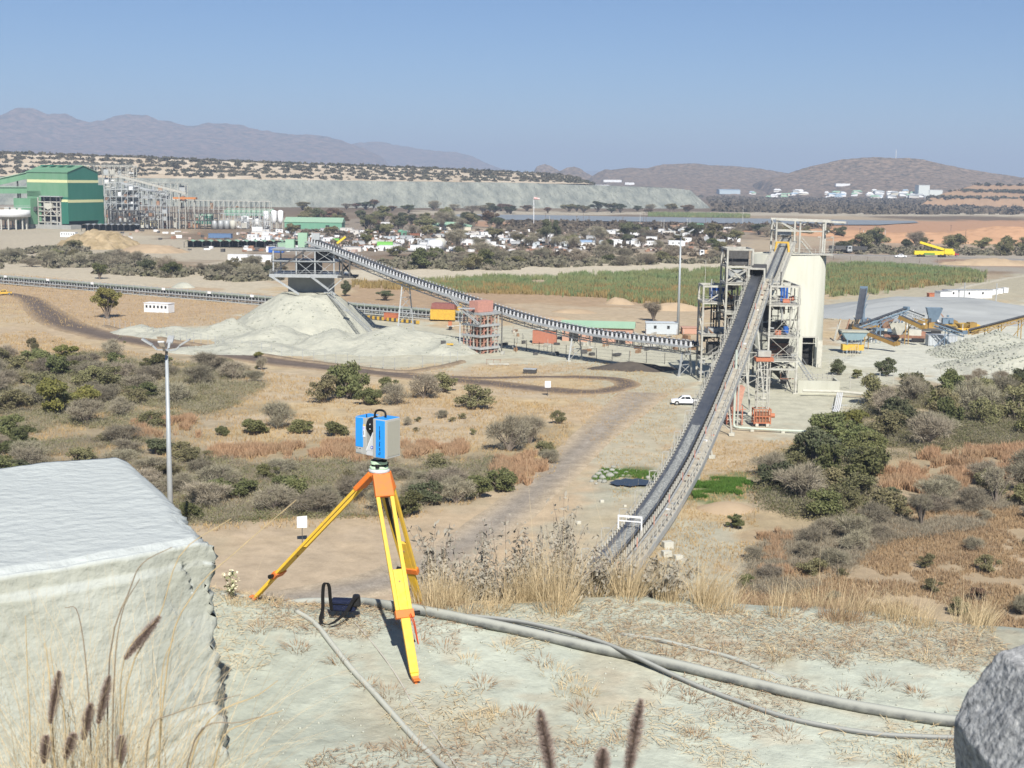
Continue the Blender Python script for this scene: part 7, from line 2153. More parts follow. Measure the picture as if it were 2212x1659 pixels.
k = 0
for u, v, s in [(1285, 1032, 1.0), (1293, 1026, 1.2), (1301, 1034, 1.3), (1310, 1022, 1.1), (1317, 1030, 1.4), (1322, 1018, 1.0), (1305, 1042, 1.0), (1296, 1040, 0.8), (1330, 1024, 0.9), (1338, 1016, 0.8), (1345, 1028, 0.7), (1278, 1040, 0.7), (1325, 1010, 0.8), (1312, 1012, 0.7), (1288, 1046, 0.6), (1352, 1022, 0.8), (1400, 1034, 0.9), (1412, 1030, 0.7), (1300, 1018, 0.9), (1335, 1006, 0.6)]:
    p = gp(u, v); o = inst(ico, 'stone', p + Vector((0, 0, s * 0.15)), R.uniform(0, 6), R.uniform(-.4, .4)); o.scale = (s, s * R.uniform(.7, 1), s * R.uniform(.5, .8))
    tag(o, 'pale broken stone heaped beside the dark pool', 'stone', 'pale stones by the pool')
blades('dry_grass', 'green fringe of grass round the dark pool', [(1275, 1040), (1300, 1012), (1345, 1015), (1420, 1020), (1440, 1035), (1400, 1036), (1340, 1030), (1310, 1046)], 3500, 0.4, 0.03, MATS['lush_grass'], 0.3, seed=31)
for u, v, s in ((1420, 1112, 0.5), (1442, 1180, 0.9), (1465, 1205, 0.7), (1440, 1198, 0.8), (1300, 1085, 0.4), (1250, 1130, 0.4), (1350, 1095, 0.3), (1505, 990, 0.6)):
    p = gp(u, v); b = MB(frame(p, 0.3)); b.box((0, 0, s * 0.4), (s * 1.3, s, s * 0.9)); o = b.build('concrete_block', CONCD); bevel(o, 0.05)
    o.location = (0, 0, 0); tag(o, 'cast off concrete block lying near the foot of the inclined belt', 'block', 'loose concrete blocks')

# ---- mounds
MOUND = mat('grassy_mound', (0.44, 0.345, 0.215), (0.26, 0.20, 0.115), rough=1, scale=0.18, amt=1.0, bump=1.0, bscale=0.35, bdist=1.2, spec=0, detail=8)
SAND = mat('sand_mound', (0.43, 0.33, 0.22), (0.36, 0.27, 0.18), rough=1, scale=0.15, amt=0.8, bump=0.9, bscale=1.0, spec=0, detail=8)


def mound(label, u, v, w, d, h, m, name='mound', n=54, seed=0, rough=1.0):
    p = G(u, v)
    heap(name, label, p.x, p.y, w * 0.62, d * 0.62, lambda X, Y: np.clip(h * (1 - ((X - p.x) / (w / 2)) ** 2 - ((Y - p.y) / (d / 2)) ** 2) + rough * h * 0.5 * (fbm(X / 5 + seed, Y / 5, 4, seed % 5) - 0.5), 0, None), m, n, cat='mound')


mound('golden grassy earth mound below the green building', 215, 535, 48, 46, 9.5, MOUND, n=80)
mound('grey spoil mound right of the golden grassy mound', 330, 545, 40, 30, 4, SAND, seed=2)
mound('tall sand heap in front of the reed bed', 1338, 655, 11, 8, 2.6, SAND, seed=1)
mound('wide low sand heap between reeds and far lamp mast', 1450, 668, 22, 9, 2.6, SAND, seed=3)
mound('small sand heap left of the tall one', 1240, 675, 16, 10, 1.3, SAND, seed=4)
mound('low sand ridge behind the green roofed shed', 1180, 690, 20, 8, 1.2, SAND, seed=5)
mound('small grey gravel heap beyond the ground conveyor', 395, 622, 10, 8, 2.2, ORE, seed=6)
mound('brown hump of earth below the right thicket', 1570, 1100, 9, 7, 1.0, SAND, seed=7)
mound('pale sand hump among the brush near the right reed bed', 1945, 1080, 6, 4, 0.9, SAND, seed=8)
BANKO = mat('orange_bank', (0.50, 0.30, 0.18), (0.40, 0.24, 0.14), rough=1, scale=0.05, amt=0.8, bump=0.8, bscale=0.4, spec=0, detail=8)
mound('long orange earth bank beyond the dark scrub at the right', 2000, 522, 150, 60, 7, BANKO, name='earth_bank', n=80, seed=3, rough=0.6)
mound('second orange earth bank at the right edge of the view', 2180, 514, 120, 70, 9, BANKO, name='earth_bank', n=80, seed=5, rough=0.6)
mound('orange earth bank behind the bin gantry', 1800, 508, 110, 60, 5, BANKO, name='earth_bank', n=60, seed=4, rough=0.6)
mound('low brown spoil bank beyond the right reed bed', 2140, 572, 60, 20, 3.5, SAND, name='earth_bank', n=60, seed=2)
# big grey fines pile and rubble piles on the right
p = G(2060, 690)
GR = (p.x, p.y + 8)
heap('fines_stockpile', 'broad smooth grey stockpile of fines behind the crushing plant', GR[0], GR[1], 60, 48, lambda X, Y: np.clip(np.minimum(5.0 + 0.7 * (fbm(X / 20, Y / 9, 3, 2) - .5), 7.6 - 0.21 * np.hypot((X - GR[0]) / 1.35, (Y - GR[1] - 8) / 0.95)) + 1.1 * (fbm(X / 12, Y / 4, 4, 1) - 0.5), 0, None), OREG, 90)
rp = []
for lb, u, v, h, s in (('near rubble heap at the right edge of the pale yard', 2205, 800, 6.5, 0.42), ('rubble heap behind the near one at the right edge', 2150, 765, 6.0, 0.42), ('small rubble tail left of the right edge heaps', 2085, 770, 3.0, 0.40)):
    q = G(u, v)
    fn = lambda X, Y: np.clip(cone(X, Y, q.x, q.y, h, s, 1.25) + 1.0 * (fbm(X / 3, Y / 3, 4, 2) - 0.5), 0, None)
    heap('ore_stockpile', lb, q.x, q.y, 24, 20, fn, ORE, 70)
    for k in range(600):
        a, r = R.uniform(0, 6.28), h / s * math.sqrt(R.random()); x, y = q.x + r * math.cos(a) * 1.25, q.y + r * math.sin(a)
        z = float(fn(np.array([x]), np.array([y]))[0])
        if z > 0.2: rp.append((x, y, z + tz(x, y) - 0.2))
rubble('rubble', 'loose rocks over the heaps at the right edge', rp, 0.38, ROCKM, seed=4)

# ---- mobile crushing plant
OCHRE = mat('ochre_paint', (0.36, 0.235, 0.06), (0.24, 0.15, 0.05), rough=0.7, scale=0.8, amt=0.8, rnd=0.15)
BLUEG = mat('blue_grey_paint', (0.17, 0.24, 0.31), (0.12, 0.17, 0.22), rough=0.6, scale=0.8, amt=0.7, rnd=0.1)


def stacker(label, a, c, w, m, legs=(), name='crusher_conveyor', truss=True):
    a, c = Vector(a), Vector(c)
    t = thing(name, label, 'conveyor', (a.x, a.y, 0))
    P = [a.lerp(c, i / 10) for i in range(11)]
    sweep(P, [(-w, 0.2), (-w * .5, 0), (w * .5, 0), (w, 0.2)], False).build('belt', RUBBER, t)
    for s in (-1, 1):
        sweep(P, rect(s * w, -0.35, 0.14, 0.9 if not truss else 0.3), True).build('side_frame', m, t)
        if truss:
            sweep(P, rect(s * w, -1.2, 0.12, 0.16), True).build('side_frame', m, t)
            for i in range(10): b = MB(); b.bar(offs(P, i, s * w, -0.3 if i % 2 else -1.2), offs(P, i + 1, s * w, -1.2 if i % 2 else -0.3), 0.1); b.build('brace', m, t)
    for f in legs:
        q = a.lerp(c, f)
        for s in (-1, 1):
            b = MB(); b.bar((q.x + s * w * .8, q.y, 0), (q.x + s * w * .6, q.y, q.z - .6), 0.2); b.build('leg', m, t)
        b = MB(); b.bar((q.x - 3, q.y, 0.1), (q.x + 1.5, q.y, q.z - 1), 0.16); b.build('leg', m, t)
    b = MB(); e = c; b.box((e.x, e.y, e.z), (w * 2.3, 0.9, 0.9), math.atan2(c.y - a.y, c.x - a.x) - PI / 2); b.build('head_drum', m, t)
    return t


yC = 362.0
pt = lambda u, v, y: tuple(D(u, v, y))
stacker('upright blue grey stacking conveyor at the left of the crushing plant', pt(1855, 690, 352), pt(1866, 622, 372), 0.9, BLUEG, (0.6, 0.9), truss=False)
stacker('long slate conveyor rising to the right across the crushing plant', pt(1850, 704, 352), pt(1958, 666, 362), 0.7, BLUEG, (0.45, 0.9))
stacker('ochre conveyor sloping down to the right in front of the crushing plant', pt(1845, 705, 346), pt(1938, 742, 338), 0.7, OCHRE, (0.3,), truss=False)
stacker('short ochre conveyor below the slate one in the crushing plant', pt(1945, 682, 356), pt(1998, 706, 350), 0.6, OCHRE, (0.3,), truss=False)
stacker('dark lattice conveyor dropping right in the crushing plant', pt(2020, 696, 350), pt(2085, 718, 346), 0.6, BLUEG, (0.4,))
stacker('long ochre truss conveyor leading off the right edge', pt(2094, 713, 350), pt(2240, 676, 362), 0.6, OCHRE, (0.25, 0.45, 0.75))
stacker('thin grey conveyor behind the slate one', pt(1955, 668, 364), pt(1998, 684, 366), 0.5, GALV, (0.5,))
def crusher(label, u, v, L, h, m1, m2, seed, name='crusher'):
    rr = random.Random(seed); p = G(u, v); t = thing(name, label, 'crusher', tuple(p)); M = frame(p, rr.uniform(-.25, .25))
    b = MB(M); b.box((0, 1, 1.3), (L, 2.4, 0.8)); b.build('chassis', m2, t)
    b = MB(M); b.add([(-L * .4, -.6, h), (L * .05, -.6, h), (L * .05, 2.6, h), (-L * .4, 2.6, h), (-L * .28, 0.2, 1.7), (-L * .1, .2, 1.7), (-L * .1, 1.8, 1.7), (-L * .28, 1.8, 1.7)], [(0, 4, 5, 1), (1, 5, 6, 2), (2, 6, 7, 3), (3, 7, 4, 0), (4, 7, 6, 5)]); b.build('hopper', m1, t)
    b = MB(M); b.box((L * .22, 1, 2.4), (L * .3, 2.2, 1.7)); b.build('engine_house', rr.choice([m1, BLUEG]), t)
    b = MB(M); b.tube((L * .42, 0, 1.9), (L * .42, 2, 1.9), 0.9, n=14); b.build('flywheel', m2, t)
    for x in (-.3, .3):
        b = MB(M); b.box((x * L, 0, 0.55), (L * .3, 0.6, 1.0)); b.build('track', ROLLER, t)
    for k in range(9):
        q = (rr.uniform(-L / 2, L / 2), rr.uniform(-.8, 2.4), rr.uniform(0.8, h)); b = MB(M)
        if rr.random() < .5: b.bar(q, (q[0] + rr.uniform(-2.4, 2.4), q[1], q[2] + rr.uniform(-1.2, 1.2)), rr.uniform(.12, .3)); b.build('strut', rr.choice([m1, m2, STEEL, RUST]), t)
        else: b.box(q, (rr.uniform(.4, 1.3), rr.uniform(.4, 1), rr.uniform(.4, 1))); b.build('cabinet', rr.choice([m1, m2, WHITE, RUST, OCHRE]), t)
    return t


crusher('jaw crusher with pale hopper in the middle of the crushing plant', 1955, 738, 11, 5.0, CONCD, RUST, 1)
crusher('rusty screening unit behind the pale hopper crusher', 1925, 722, 9, 4.4, RUST, BLUEG, 2)
crusher('ochre cone crusher right of the pale hopper crusher', 2000, 722, 9, 4.2, OCHRE, DSTEEL, 3)
crusher('blue grey screen with raised box at the right of the crushing plant', 2030, 712, 10, 6.2, BLUEG, OCHRE, 4)
crusher('slate feeder at the left foot of the slate conveyor', 1875, 715, 9, 3.6, BLUEG, OCHRE, 5)
crusher('yellow ended discharge unit near the truss conveyor', 2090, 722, 7, 3.0, OCHRE, YELLOW, 6)
cabin('grey steel container standing in front of the crushing plant', 2036, 747, 7.6, 2.7, 2.6, 0.03, mat('pale_grey_paint', (0.46, 0.49, 0.51), (0.38, 0.40, 0.42)), ribs=9, name='container', cat='container')
p = gp(1842, 762); t = thing('feed_hopper', 'blue hopper on yellow base left of the crushing plant', 'hopper', tuple(p))
b = MB(); b.add([(p.x - 3.2, p.y - 1.6, 5.2), (p.x + 3.2, p.y - 1.6, 5.2), (p.x + 3.2, p.y + 1.6, 5.2), (p.x - 3.2, p.y + 1.6, 5.2), (p.x - 1.8, p.y - .8, 3.2), (p.x + 1.8, p.y - .8, 3.2), (p.x + 1.8, p.y + .8, 3.2), (p.x - 1.8, p.y + .8, 3.2)], [(0, 4, 5, 1), (1, 5, 6, 2), (2, 6, 7, 3), (3, 7, 4, 0), (4, 7, 6, 5)]); b.build('hopper_body', mat('hopper_blue', (0.30, 0.42, 0.46), (0.25, 0.35, 0.4)), t)
b = MB(); b.box((p.x, p.y, 5.4), (6.8, 3.6, 0.35)); b.build('hopper_load', ORE, t)
b = MB(); b.box((p.x - .2, p.y, 1.4), (5.2, 2.2, 1.4)); b.build('base', YELLOW, t)
for x in (-1.7, 1.7): b = MB(); b.bar((p.x + x, p.y - .9, 0), (p.x + x, p.y - .9, 3.4), 0.3); b.build('leg', BLUEG, t)
p = gp(1825, 735); t = thing('timber_stack', 'stack of leaning yellow timbers and steel offcuts beside the concrete bin', 'timber', tuple(p))
for k in range(16):
    x = p.x + R.uniform(-3.5, 3.5); b = MB(); b.bar((x, p.y + R.uniform(-1, 1), 0), (x + R.uniform(0.5, 2.8), p.y + R.uniform(-1, 1), R.uniform(3, 6.5)), 0.28); b.build('plank', R.choice([mat('old_timber', (0.50, 0.36, 0.20), (0.4, 0.28, 0.16)), RUST, STEEL, MATS['old_timber']]), t)
for lb, u, v, L, yw in (('left white office cabin behind the grey fines stockpile', 2065, 645, 9, 0.35), ('right white office cabin behind the grey fines stockpile', 2105, 645, 14, 0.3), ('small white store at the left end of the office cabins', 2040, 648, 5, 0.35)):
    cabin(lb, u, v, L, 3.0, 3.4, yw, WHITE, win=2 if L > 6 else 0, roof=GALV)
cabin('orange container behind the grey fines stockpile', 2022, 644, 5.5, 1.6, 2.4, 0.1, ORANGE, name='container', cat='container')
for i, u in enumerate((2125, 2140, 2150, 2160, 2172)):
    cabin('squat white water tank in the row right of the office cabins', u, 640 - i * 1.6, 1.9, 1.8, 1.9, 0.2, WHITE, name='water_tank', cat='water tank', group='white tanks by the office cabins')
pole('grey steel pole before the office cabins', 2060 + 22, 652, 610, 0.25, GALV); pole('grey steel pole right of the office cabins', 2151, 652, 612, 0.25, GALV)
for i, (u, v, vt) in enumerate(((1971, 700, 668), (1882, 738, 700), (2078, 735, 700))):
    pole(['thin white lamp pole behind the crushing plant', 'thin white pole left of the pale hopper crusher', 'thin white pole by the grey container'][i], u, v, vt, 0.1, WHITE)
fence('wire_fence', 'thin dark fence along the grey road beyond the right reed bed', [G(1800, 562), G(1950, 566), G(2230, 575)], 9, 2.4, POLEW, r=0.14)
strip('road', [(1780, 549, 14), (1900, 552, 14), (2050, 557, 14), (2240, 562, 14)], 14, m_road, 'grey gravel road beyond the right reed bed', lift=0.3, n=60, fade=0.4, c_in=(0.27, 0.26, 0.245), c_out=(0.36, 0.31, 0.25))
strip('road', [(1790, 690, 4), (1900, 668, 4), (2010, 640, 4), (2120, 612, 4), (2240, 590, 4)], 4, m_road, 'pale dirt track along the near side of the right reed bed', lift=0.12, n=60, fade=0.6, c_in=(0.50, 0.46, 0.36), c_out=(0.42, 0.38, 0.29))

# ---- camp of cabins, containers and scrap
CW = [WHITE, WHITE, WHITE, mat('dirty_white', (0.62, 0.60, 0.56), (0.5, 0.47, 0.43)), mat('grey_sheet', (0.42, 0.44, 0.45), (0.34, 0.35, 0.36)), mat('pale_blue_sheet', (0, 0, 0))]
rc = random.Random(5)
spots = []
for k in range(190):
    u, v = rc.uniform(545, 1600), rc.uniform(497, 546)
    if u > 1000 and v > 535: continue
    if u < 760 and v > 528: continue
    if any(abs(u - a) < 9 and abs(v - c) < 4.5 for a, c in spots): continue
    spots.append((u, v))
for u, v in spots[:112]:
    m = rc.choice(CW); nm = {'white_paint': 'white', 'dirty_white': 'dingy white', 'grey_sheet': 'grey', 'pale_blue_sheet': 'pale blue'}[m.name]
    L = rc.uniform(4, 11)
    side = 'left part of the camp' if u < 800 else ('middle of the camp' if u < 1150 else 'right part of the camp')
    cabin(f'{nm} site cabin in the {side}', u, v, L, rc.uniform(2.2, 3.2), rc.uniform(2.6, 5), rc.uniform(-.3, .3), m, rc.choice([0, 1, 2]), roof=rc.choice([m, WHITE, GALV]), group=f'{nm} cabins in the {side}')
for u, v, L, h, m, lb in ((831, 538, 9, 4.0, mat('lime_paint', (0.22, 0.55, 0.12), (0.18, 0.45, 0.1)), 'bright lime green container in the camp'), (822, 541, 5, 2.0, WHITE, 'white box in front of the lime green container'), (898, 514, 5.5, 3.0, mat('brown_paint', (0.30, 0.13, 0.08), (0.24, 0.1, 0.06)), 'red brown container in the camp'), (475, 515, 15, 2.8, mat('dull_blue', (0.12, 0.20, 0.34), (0.1, 0.16, 0.28)), 'long dull blue container before the plant'), (596, 546, 8, 2.6, BLUE, 'blue container left of the platform tower'), (583, 545, 4.5, 2.8, WHITE, 'white box at the end of the blue container'), (725, 527, 4, 3.0, MATS['lime_paint'], 'small lime green box beside the yellow boom'), (610, 538, 5, 3.4, GREENL, 'pale green box behind the platform tower'), (1390, 532, 17, 3.4, WHITE, 'long white cabin row behind the broad dark tree'), (1460, 535, 9, 4.2, WHITE, 'white tent like cabin left of the far lamp mast'), (1335, 533, 5, 3.4, WHITE, 'white cabin at the left end of the long white row'), (1265, 530, 8, 3.0, mat('sky_blue_sheet', (0.30, 0.42, 0.60), (0.25, 0.36, 0.5)), 'sky blue shack in the right camp'), (858, 483, 9, 4.5, WHITE, 'white two storey office right of the green workshop'), (830, 487, 9, 2.6, WHITE, 'low white office beside the two storey one'), (872, 509, 4, 3.0, GREENP, 'dark green water tank box in the camp'), (787, 507, 8, 2.8, WHITE, 'white cabin under the tree belt')):
    cabin(lb, u, v, L, h, 4, rc.uniform(-.15, .15), m, rc.choice([1, 2]) if m is WHITE else 0, ribs=7 if m is not WHITE else 0, name='container' if m is not WHITE else 'cabin', cat='container' if m is not WHITE else 'cabin')
for u, vb, r, h, m, lb in ((940, 538, 4.6, 5.5, WHITE, 'big white round tank in the camp'), (950, 537, 3.4, 6.5, CONCD, 'cream tank behind the white round one'), (1391, 512, 2.0, 3.4, GREENP, 'dark green water tank behind the long white cabins'), (866, 506, 2.2, 3.4, GREENP, 'green water tank among the camp trees')):
    p = G(u, vb); t = thing('tank', lb, 'tank', (p.x, p.y, 0)); b = MB(); b.lathe((p.x, p.y, 0), [(r, 0), (r, h * .7), (r * .8, h * .9), (0.3, h)], 18); b.build('body', m, t, True); b = MB(); b.bar((p.x + r + .2, p.y - .2, 0), (p.x + r + .2, p.y - .2, h * .8), 0.2); b.build('pipe', GALV, t)
p = D(735, 520, G(735, 530).y); t = thing('boom', 'yellow boom raised behind the head of the gallery conveyor', 'boom', (p.x, p.y, 0)); b = MB(); b.bar((p.x - 3.2, p.y, p.z - 2.5), (p.x + 3.2, p.y, p.z + 2.4), 1.5, 1.2); b.build('boom_arm', mat('machine_yellow', (0, 0, 0)), t); b = MB(); b.bar((p.x - 3, p.y, 0), (p.x - 2.6, p.y, p.z - 2), 1.2); b.build('boom_post', MATS['machine_yellow'], t)
# scrap lying about: too jumbled to count
rs_ = []
V = []; F = []
sb_ = [MB() for _ in range(4)]
for k in range(900):
    u, v = rc.uniform(520, 1250) if rc.random() < .75 else rc.uniform(250, 1600), rc.uniform(500, 545)
    p = G(u, v)
    sb_[rc.randrange(4)].box((p.x, p.y, rc.uniform(.3, 1.2)), (rc.uniform(.6, 4.5), rc.uniform(.6, 2.5), rc.uniform(.5, 2.0)), rc.uniform(0, 3))
for b, m, c in zip(sb_, (RUST, WHITE, DSTEEL, mat('pinkish_scrap', (0.55, 0.42, 0.36), (0.35, 0.25, 0.2))), ('rusty', 'white', 'dark', 'pinkish')):
    tag(b.build('scrap', m), f'{c} scrap metal and junk strewn through the camp', None, None, 'stuff')
# small clutter beside the tall tower yard and under the gallery conveyor
sb_ = [MB() for _ in range(3)]
for k in range(120):
    u, v = rc.uniform(1080, 1500), rc.uniform(715, 770); p = G(u, v)
    if rc.random() < .6: sb_[rc.randrange(3)].bar((p.x, p.y, 0), (p.x, p.y, rc.uniform(1, 2.6)), 0.09)
    else: sb_[rc.randrange(3)].box((p.x, p.y, .5), (rc.uniform(.4, 3), rc.uniform(.3, 1), rc.uniform(.3, 1.2)), rc.uniform(0, 3))
for b, m, c in zip(sb_, (STEEL, RUST, DSTEEL), ('pale', 'rusty', 'dark')): tag(b.build('scrap', m), f'{c} posts and pipe scrap behind the gallery conveyor', None, None, 'stuff')

# ---- far village
for k in range(46):
    u, v = rc.uniform(1612, 2005), rc.uniform(414, 431)
    m = rc.choice([WHITE, WHITE, MATS['dirty_white'], MATS['cream_wall']])
    p = far_pt(u, v); L, dp, h = rc.uniform(9, 26), rc.uniform(8, 12), rc.uniform(4, 7)
    t = thing('house', 'tiny pale house in the village below the dome hill', 'house', tuple(p), 'houses of the far village')
    b = MB(frame(p, rc.uniform(-.3, .3))); b.box((0, 0, h / 2), (L, dp, h)); b.build('wall', m, t)
    b = MB(frame(p, 0)); b.add([(-L / 2 - 1, -dp / 2 - 1, h), (L / 2 + 1, -dp / 2 - 1, h), (L / 2 + 1, dp / 2 + 1, h), (-L / 2 - 1, dp / 2 + 1, h), (-L / 3, 0, h + 3.5), (L / 3, 0, h + 3.5)], [(0, 1, 5, 4), (1, 2, 5), (2, 3, 4, 5), (3, 0, 4), (3, 2, 1, 0)]); b.build('roof', rc.choice([GALV, WHITE, GREENL, MATS['far_blue_roof']]), t)
for u, v, L in ((1323, 393, 60), (1360, 399, 30), (1820, 402, 40), (1300, 404, 50)):
    p = far_pt(u, v); t = thing('house', 'long white roof glinting on the plain below the long hill', 'house', tuple(p), 'white roofs below the long hill'); b = MB(); b.box((p.x, p.y, p.z + 3), (L, 12, 8)); b.build('wall', WHITE, t)
# ------------------------------------------------------------------ foreground
def solid_box(name, corners, zt, zb, m, label, cat, disp, n=(56, 56, 34)):
    """block with four plan corners (front-left, front-right, back-right, back-left); faces subdivided and roughened"""
    fl, fr, br, bl = [np.array(c, float) for c in corners]

    def P(a, b_, c):
        xy = (fl * (1 - a) + fr * a) * (1 - b_) + (bl * (1 - a) + br * a) * b_
        return np.array([xy[0], xy[1], zb + (zt - zb) * c])
    V = []; F = []
    def face(fn, na, nb):
        b0 = len(V)
        for i in range(na + 1):
            for j in range(nb + 1): V.append(fn(i / na, j / nb))
        for i in range(na):
            for j in range(nb): F.append((b0 + i * (nb + 1) + j, b0 + (i + 1) * (nb + 1) + j, b0 + (i + 1) * (nb + 1) + j + 1, b0 + i * (nb + 1) + j + 1))
    face(lambda a, c: (a, 0, c), n[0], n[2]); face(lambda b_, c: (1, b_, c), n[1], n[2]); face(lambda a, c: (1 - a, 1, c), n[0], n[2]); face(lambda b_, c: (0, 1 - b_, c), n[1], n[2]); face(lambda a, b_: (a, b_, 1), n[0], n[1])
    V = np.array(V)
    W_ = disp(np.array([P(*v) for v in V]), V[:, 0], V[:, 1], V[:, 2])
    o = np_obj(name, W_, F, m, None, False)
    # weld the seams
    bm = bmesh.new(); bm.from_mesh(o.data); bmesh.ops.remove_doubles(bm, verts=bm.verts, dist=0.004); bmesh.ops.recalc_face_normals(bm, faces=bm.faces); bm.to_mesh(o.data); bm.free()
    for p in o.data.polygons: p.use_smooth = True
    return tag(o, label, cat)


def n3(p, s, k=0):
    p = np.asarray(p, float)
    return fbm(p[..., 0] * s + p[..., 2] * s * 0.37 + k, p[..., 1] * s * 0.81 + p[..., 2] * s * 0.77 - k, 4, k % 5) - 0.5


def boulder_disp(p, a, b_, c):
    """p (n,3); a along the front, b_ to the back, c upward"""
    q = p.copy()
    edge = np.clip(1 - (1 - a) / 0.17 + 0.5 * n3(p, 2.0, 4), 0, 1) * np.clip(1 - b_ / 0.45, 0, 1)
    # the foot of the right side stands out
    q[:, 0] += a * b_ * (1 - c) * 1.15
    top = 1 - c
    m = (top < 0.06) & (b_ < 0.03); q[m, 2] -= (0.06 - top[m]) * 0.5; q[m, 1] += (0.03 - b_[m]) * 1.2
    m = (top < 0.06) & (1 - a < 0.03); q[m, 2] -= (0.03 - (1 - a[m])) * 1.8
    # broken corner: pits, steps and splinters
    st = np.floor((n3(p * np.array([1, 1, .7]), 3.2, 1) + .5) * 5) / 5 - .5
    rough = edge * (0.15 * st + 0.14 * n3(p, 6, 2) + 0.08 * n3(p, 17, 3) + 0.05 * n3(p, 40, 1))
    q[:, 0] += -0.08 * edge + rough; q[:, 1] += 0.10 * edge + rough * 0.9
    lo = c < 0.5; q[lo, 0] += 0.12 * edge[lo] * (0.5 - c[lo]) / 0.5 + 0.04 * edge[lo]
    q += np.array([0.010, -0.014, 0.0]) * (n3(p, 9, 4) * 2)[:, None] + np.array([0.012, -0.025, 0.0]) * n3(p * np.array([1, 1, 1.6]), 1.7, 2)[:, None] + np.array([0.004, -0.008, 0.0]) * n3(p, 30, 1)[:, None]
    crack = np.exp(-((c - (0.42 + 0.10 * np.sin(a * 7) + 0.12 * n3(p, 3, 2))) / 0.008) ** 2) * np.clip((a - .55) * 5, 0, 1)
    q[:, 1] += 0.03 * crack * (b_ < 0.01)
    q[:, 2] += (0.06 * n3(p, 0.9, 1) + 0.012 * n3(p, 4, 3) + 0.004 * n3(p, 14, 2)) * np.where(c > 0.99, 1, 0.4)
    return q


BOULD = mat('pale_boulder', (0.42, 0.435, 0.385), (0.345, 0.35, 0.29), dust=(0.465, 0.50, 0.495), dust_skylight_amt=0.85, rough=0.95, scale=1.3, amt=0.85, bump=1.0, bscale=9, spec=0.1, detail=9, bdist=0.03)  # tint on upward faces paints bluish sky light onto the boulder top
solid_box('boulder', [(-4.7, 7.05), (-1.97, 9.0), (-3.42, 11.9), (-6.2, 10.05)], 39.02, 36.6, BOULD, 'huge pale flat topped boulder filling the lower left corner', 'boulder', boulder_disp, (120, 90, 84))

# grey speckled rock at the right edge
GRAN = mat('speckled_rock', (0.44, 0.445, 0.44), (0.15, 0.155, 0.16), rough=0.9, scale=34, amt=1.0, bump=1.0, bscale=40, bdist=0.014, spec=0.2, detail=5)
bm = bmesh.new(); bmesh.ops.create_icosphere(bm, subdivisions=6, radius=1.0)
Q = np.array([v.co[:] for v in bm.verts])
for nx, ny, nz, d in ((-0.80, -0.25, 0.55, 0.62), (-0.25, -0.95, 0.15, 0.66), (0.5, -0.8, 0.3, 0.70), (-0.15, -0.2, 0.97, 0.66), (-0.95, -0.1, -0.30, 0.60), (0.9, 0.1, 0.4, 0.85), (-0.6, -0.75, 0.3, 0.70), (-0.45, -0.5, 0.75, 0.72)):
    nn = np.array([nx, ny, nz]); nn /= np.linalg.norm(nn); kk = np.clip(Q @ nn + 0.06 * n3(Q, 3, 2) - d, 0, None); Q = Q - nn * kk[:, None]
Q = Q * (1 + 0.06 * n3(Q, 2.2, 1) + 0.04 * n3(Q, 7, 2) + 0.02 * n3(Q, 22, 3))[:, None]
Q[:, 2] = np.where(Q[:, 2] < 0, Q[:, 2] * 1.7, Q[:, 2])
Q = Q * np.array([0.485, 0.455, 0.594]) + np.array([2.085, 4.7, 39.325])
for v, q in zip(bm.verts, Q): v.co = q
me = bpy.data.meshes.new('rock'); bm.to_mesh(me); bm.free(); me.materials.append(GRAN)
for p in me.polygons: p.use_smooth = True
o = link(bpy.data.objects.new('rock', me)); tag(o, 'dark grey speckled rock at the right edge of the foreground', 'rock')

# ---- pipes on the bank
PIPEM = mat('dusty_shaded_hose', (0.10, 0.105, 0.105), (0.30, 0.31, 0.28), rough=0.7, scale=7, amt=0.8, dust=(0.37, 0.38, 0.335), dust_skylight_amt=0.95, spec=0.3)  # dusty on top; dark base colour also paints the shade low down
def ground_pipe(label, px, r, m=PIPEM, name='water_pipe', lift=0.6, n=90, cat='pipe', sink=None):
    P = []
    for q in px:
        g = tg(q[0], q[1]); P.append(Vector((g.x, g.y, tz(g.x, g.y) + r * (q[2] if len(q) > 2 else lift))))
    b = MB(); b.path(spline(P, n), r, 12)
    o = b.build(name, m, None, True)
    return tag(o, label, cat)


ground_pipe('thick dusty grey water pipe lying along the edge of the bank', [(622, 1303, -0.4), (660, 1304, 0.5), (720, 1306), (780, 1310), (850, 1320), (930, 1333), (1010, 1349), (1100, 1368), (1200, 1391), (1300, 1414), (1400, 1434), (1500, 1457), (1600, 1482), (1700, 1506), (1800, 1528), (1900, 1547), (2000, 1562), (2140, 1580)], 0.046, lift=1.0)
ground_pipe('thinner black hose crossing under the thick pipe to the right', [(1010, 1336, 1.0), (1120, 1356, 2.6), (1220, 1382, 3.4), (1300, 1408, 4.0), (1350, 1430, 4.2), (1420, 1455, 2.4), (1500, 1485), (1600, 1523), (1700, 1556), (1800, 1578), (1900, 1592), (2000, 1598), (2150, 1602)], 0.021, mat('dusty_black_hose', (0.10, 0.105, 0.105), (0.2, 0.205, 0.2), rough=0.6, scale=6, dust=(0.36, 0.37, 0.34), dust_skylight_amt=0.8), lift=1.0)
ground_pipe('pale hose running from the bank edge down to the bottom of the view', [(640, 1322, 0.2), (680, 1350, 0.5), (720, 1400), (760, 1450), (805, 1498), (850, 1550), (895, 1600), (940, 1645), (1000, 1700), (1060, 1750)], 0.024, mat('pale_hose', (0.40, 0.41, 0.37), (0.30, 0.31, 0.28), rough=0.8, scale=6, dust=(0.48, 0.49, 0.43), dust_skylight_amt=0.7), lift=0.7)
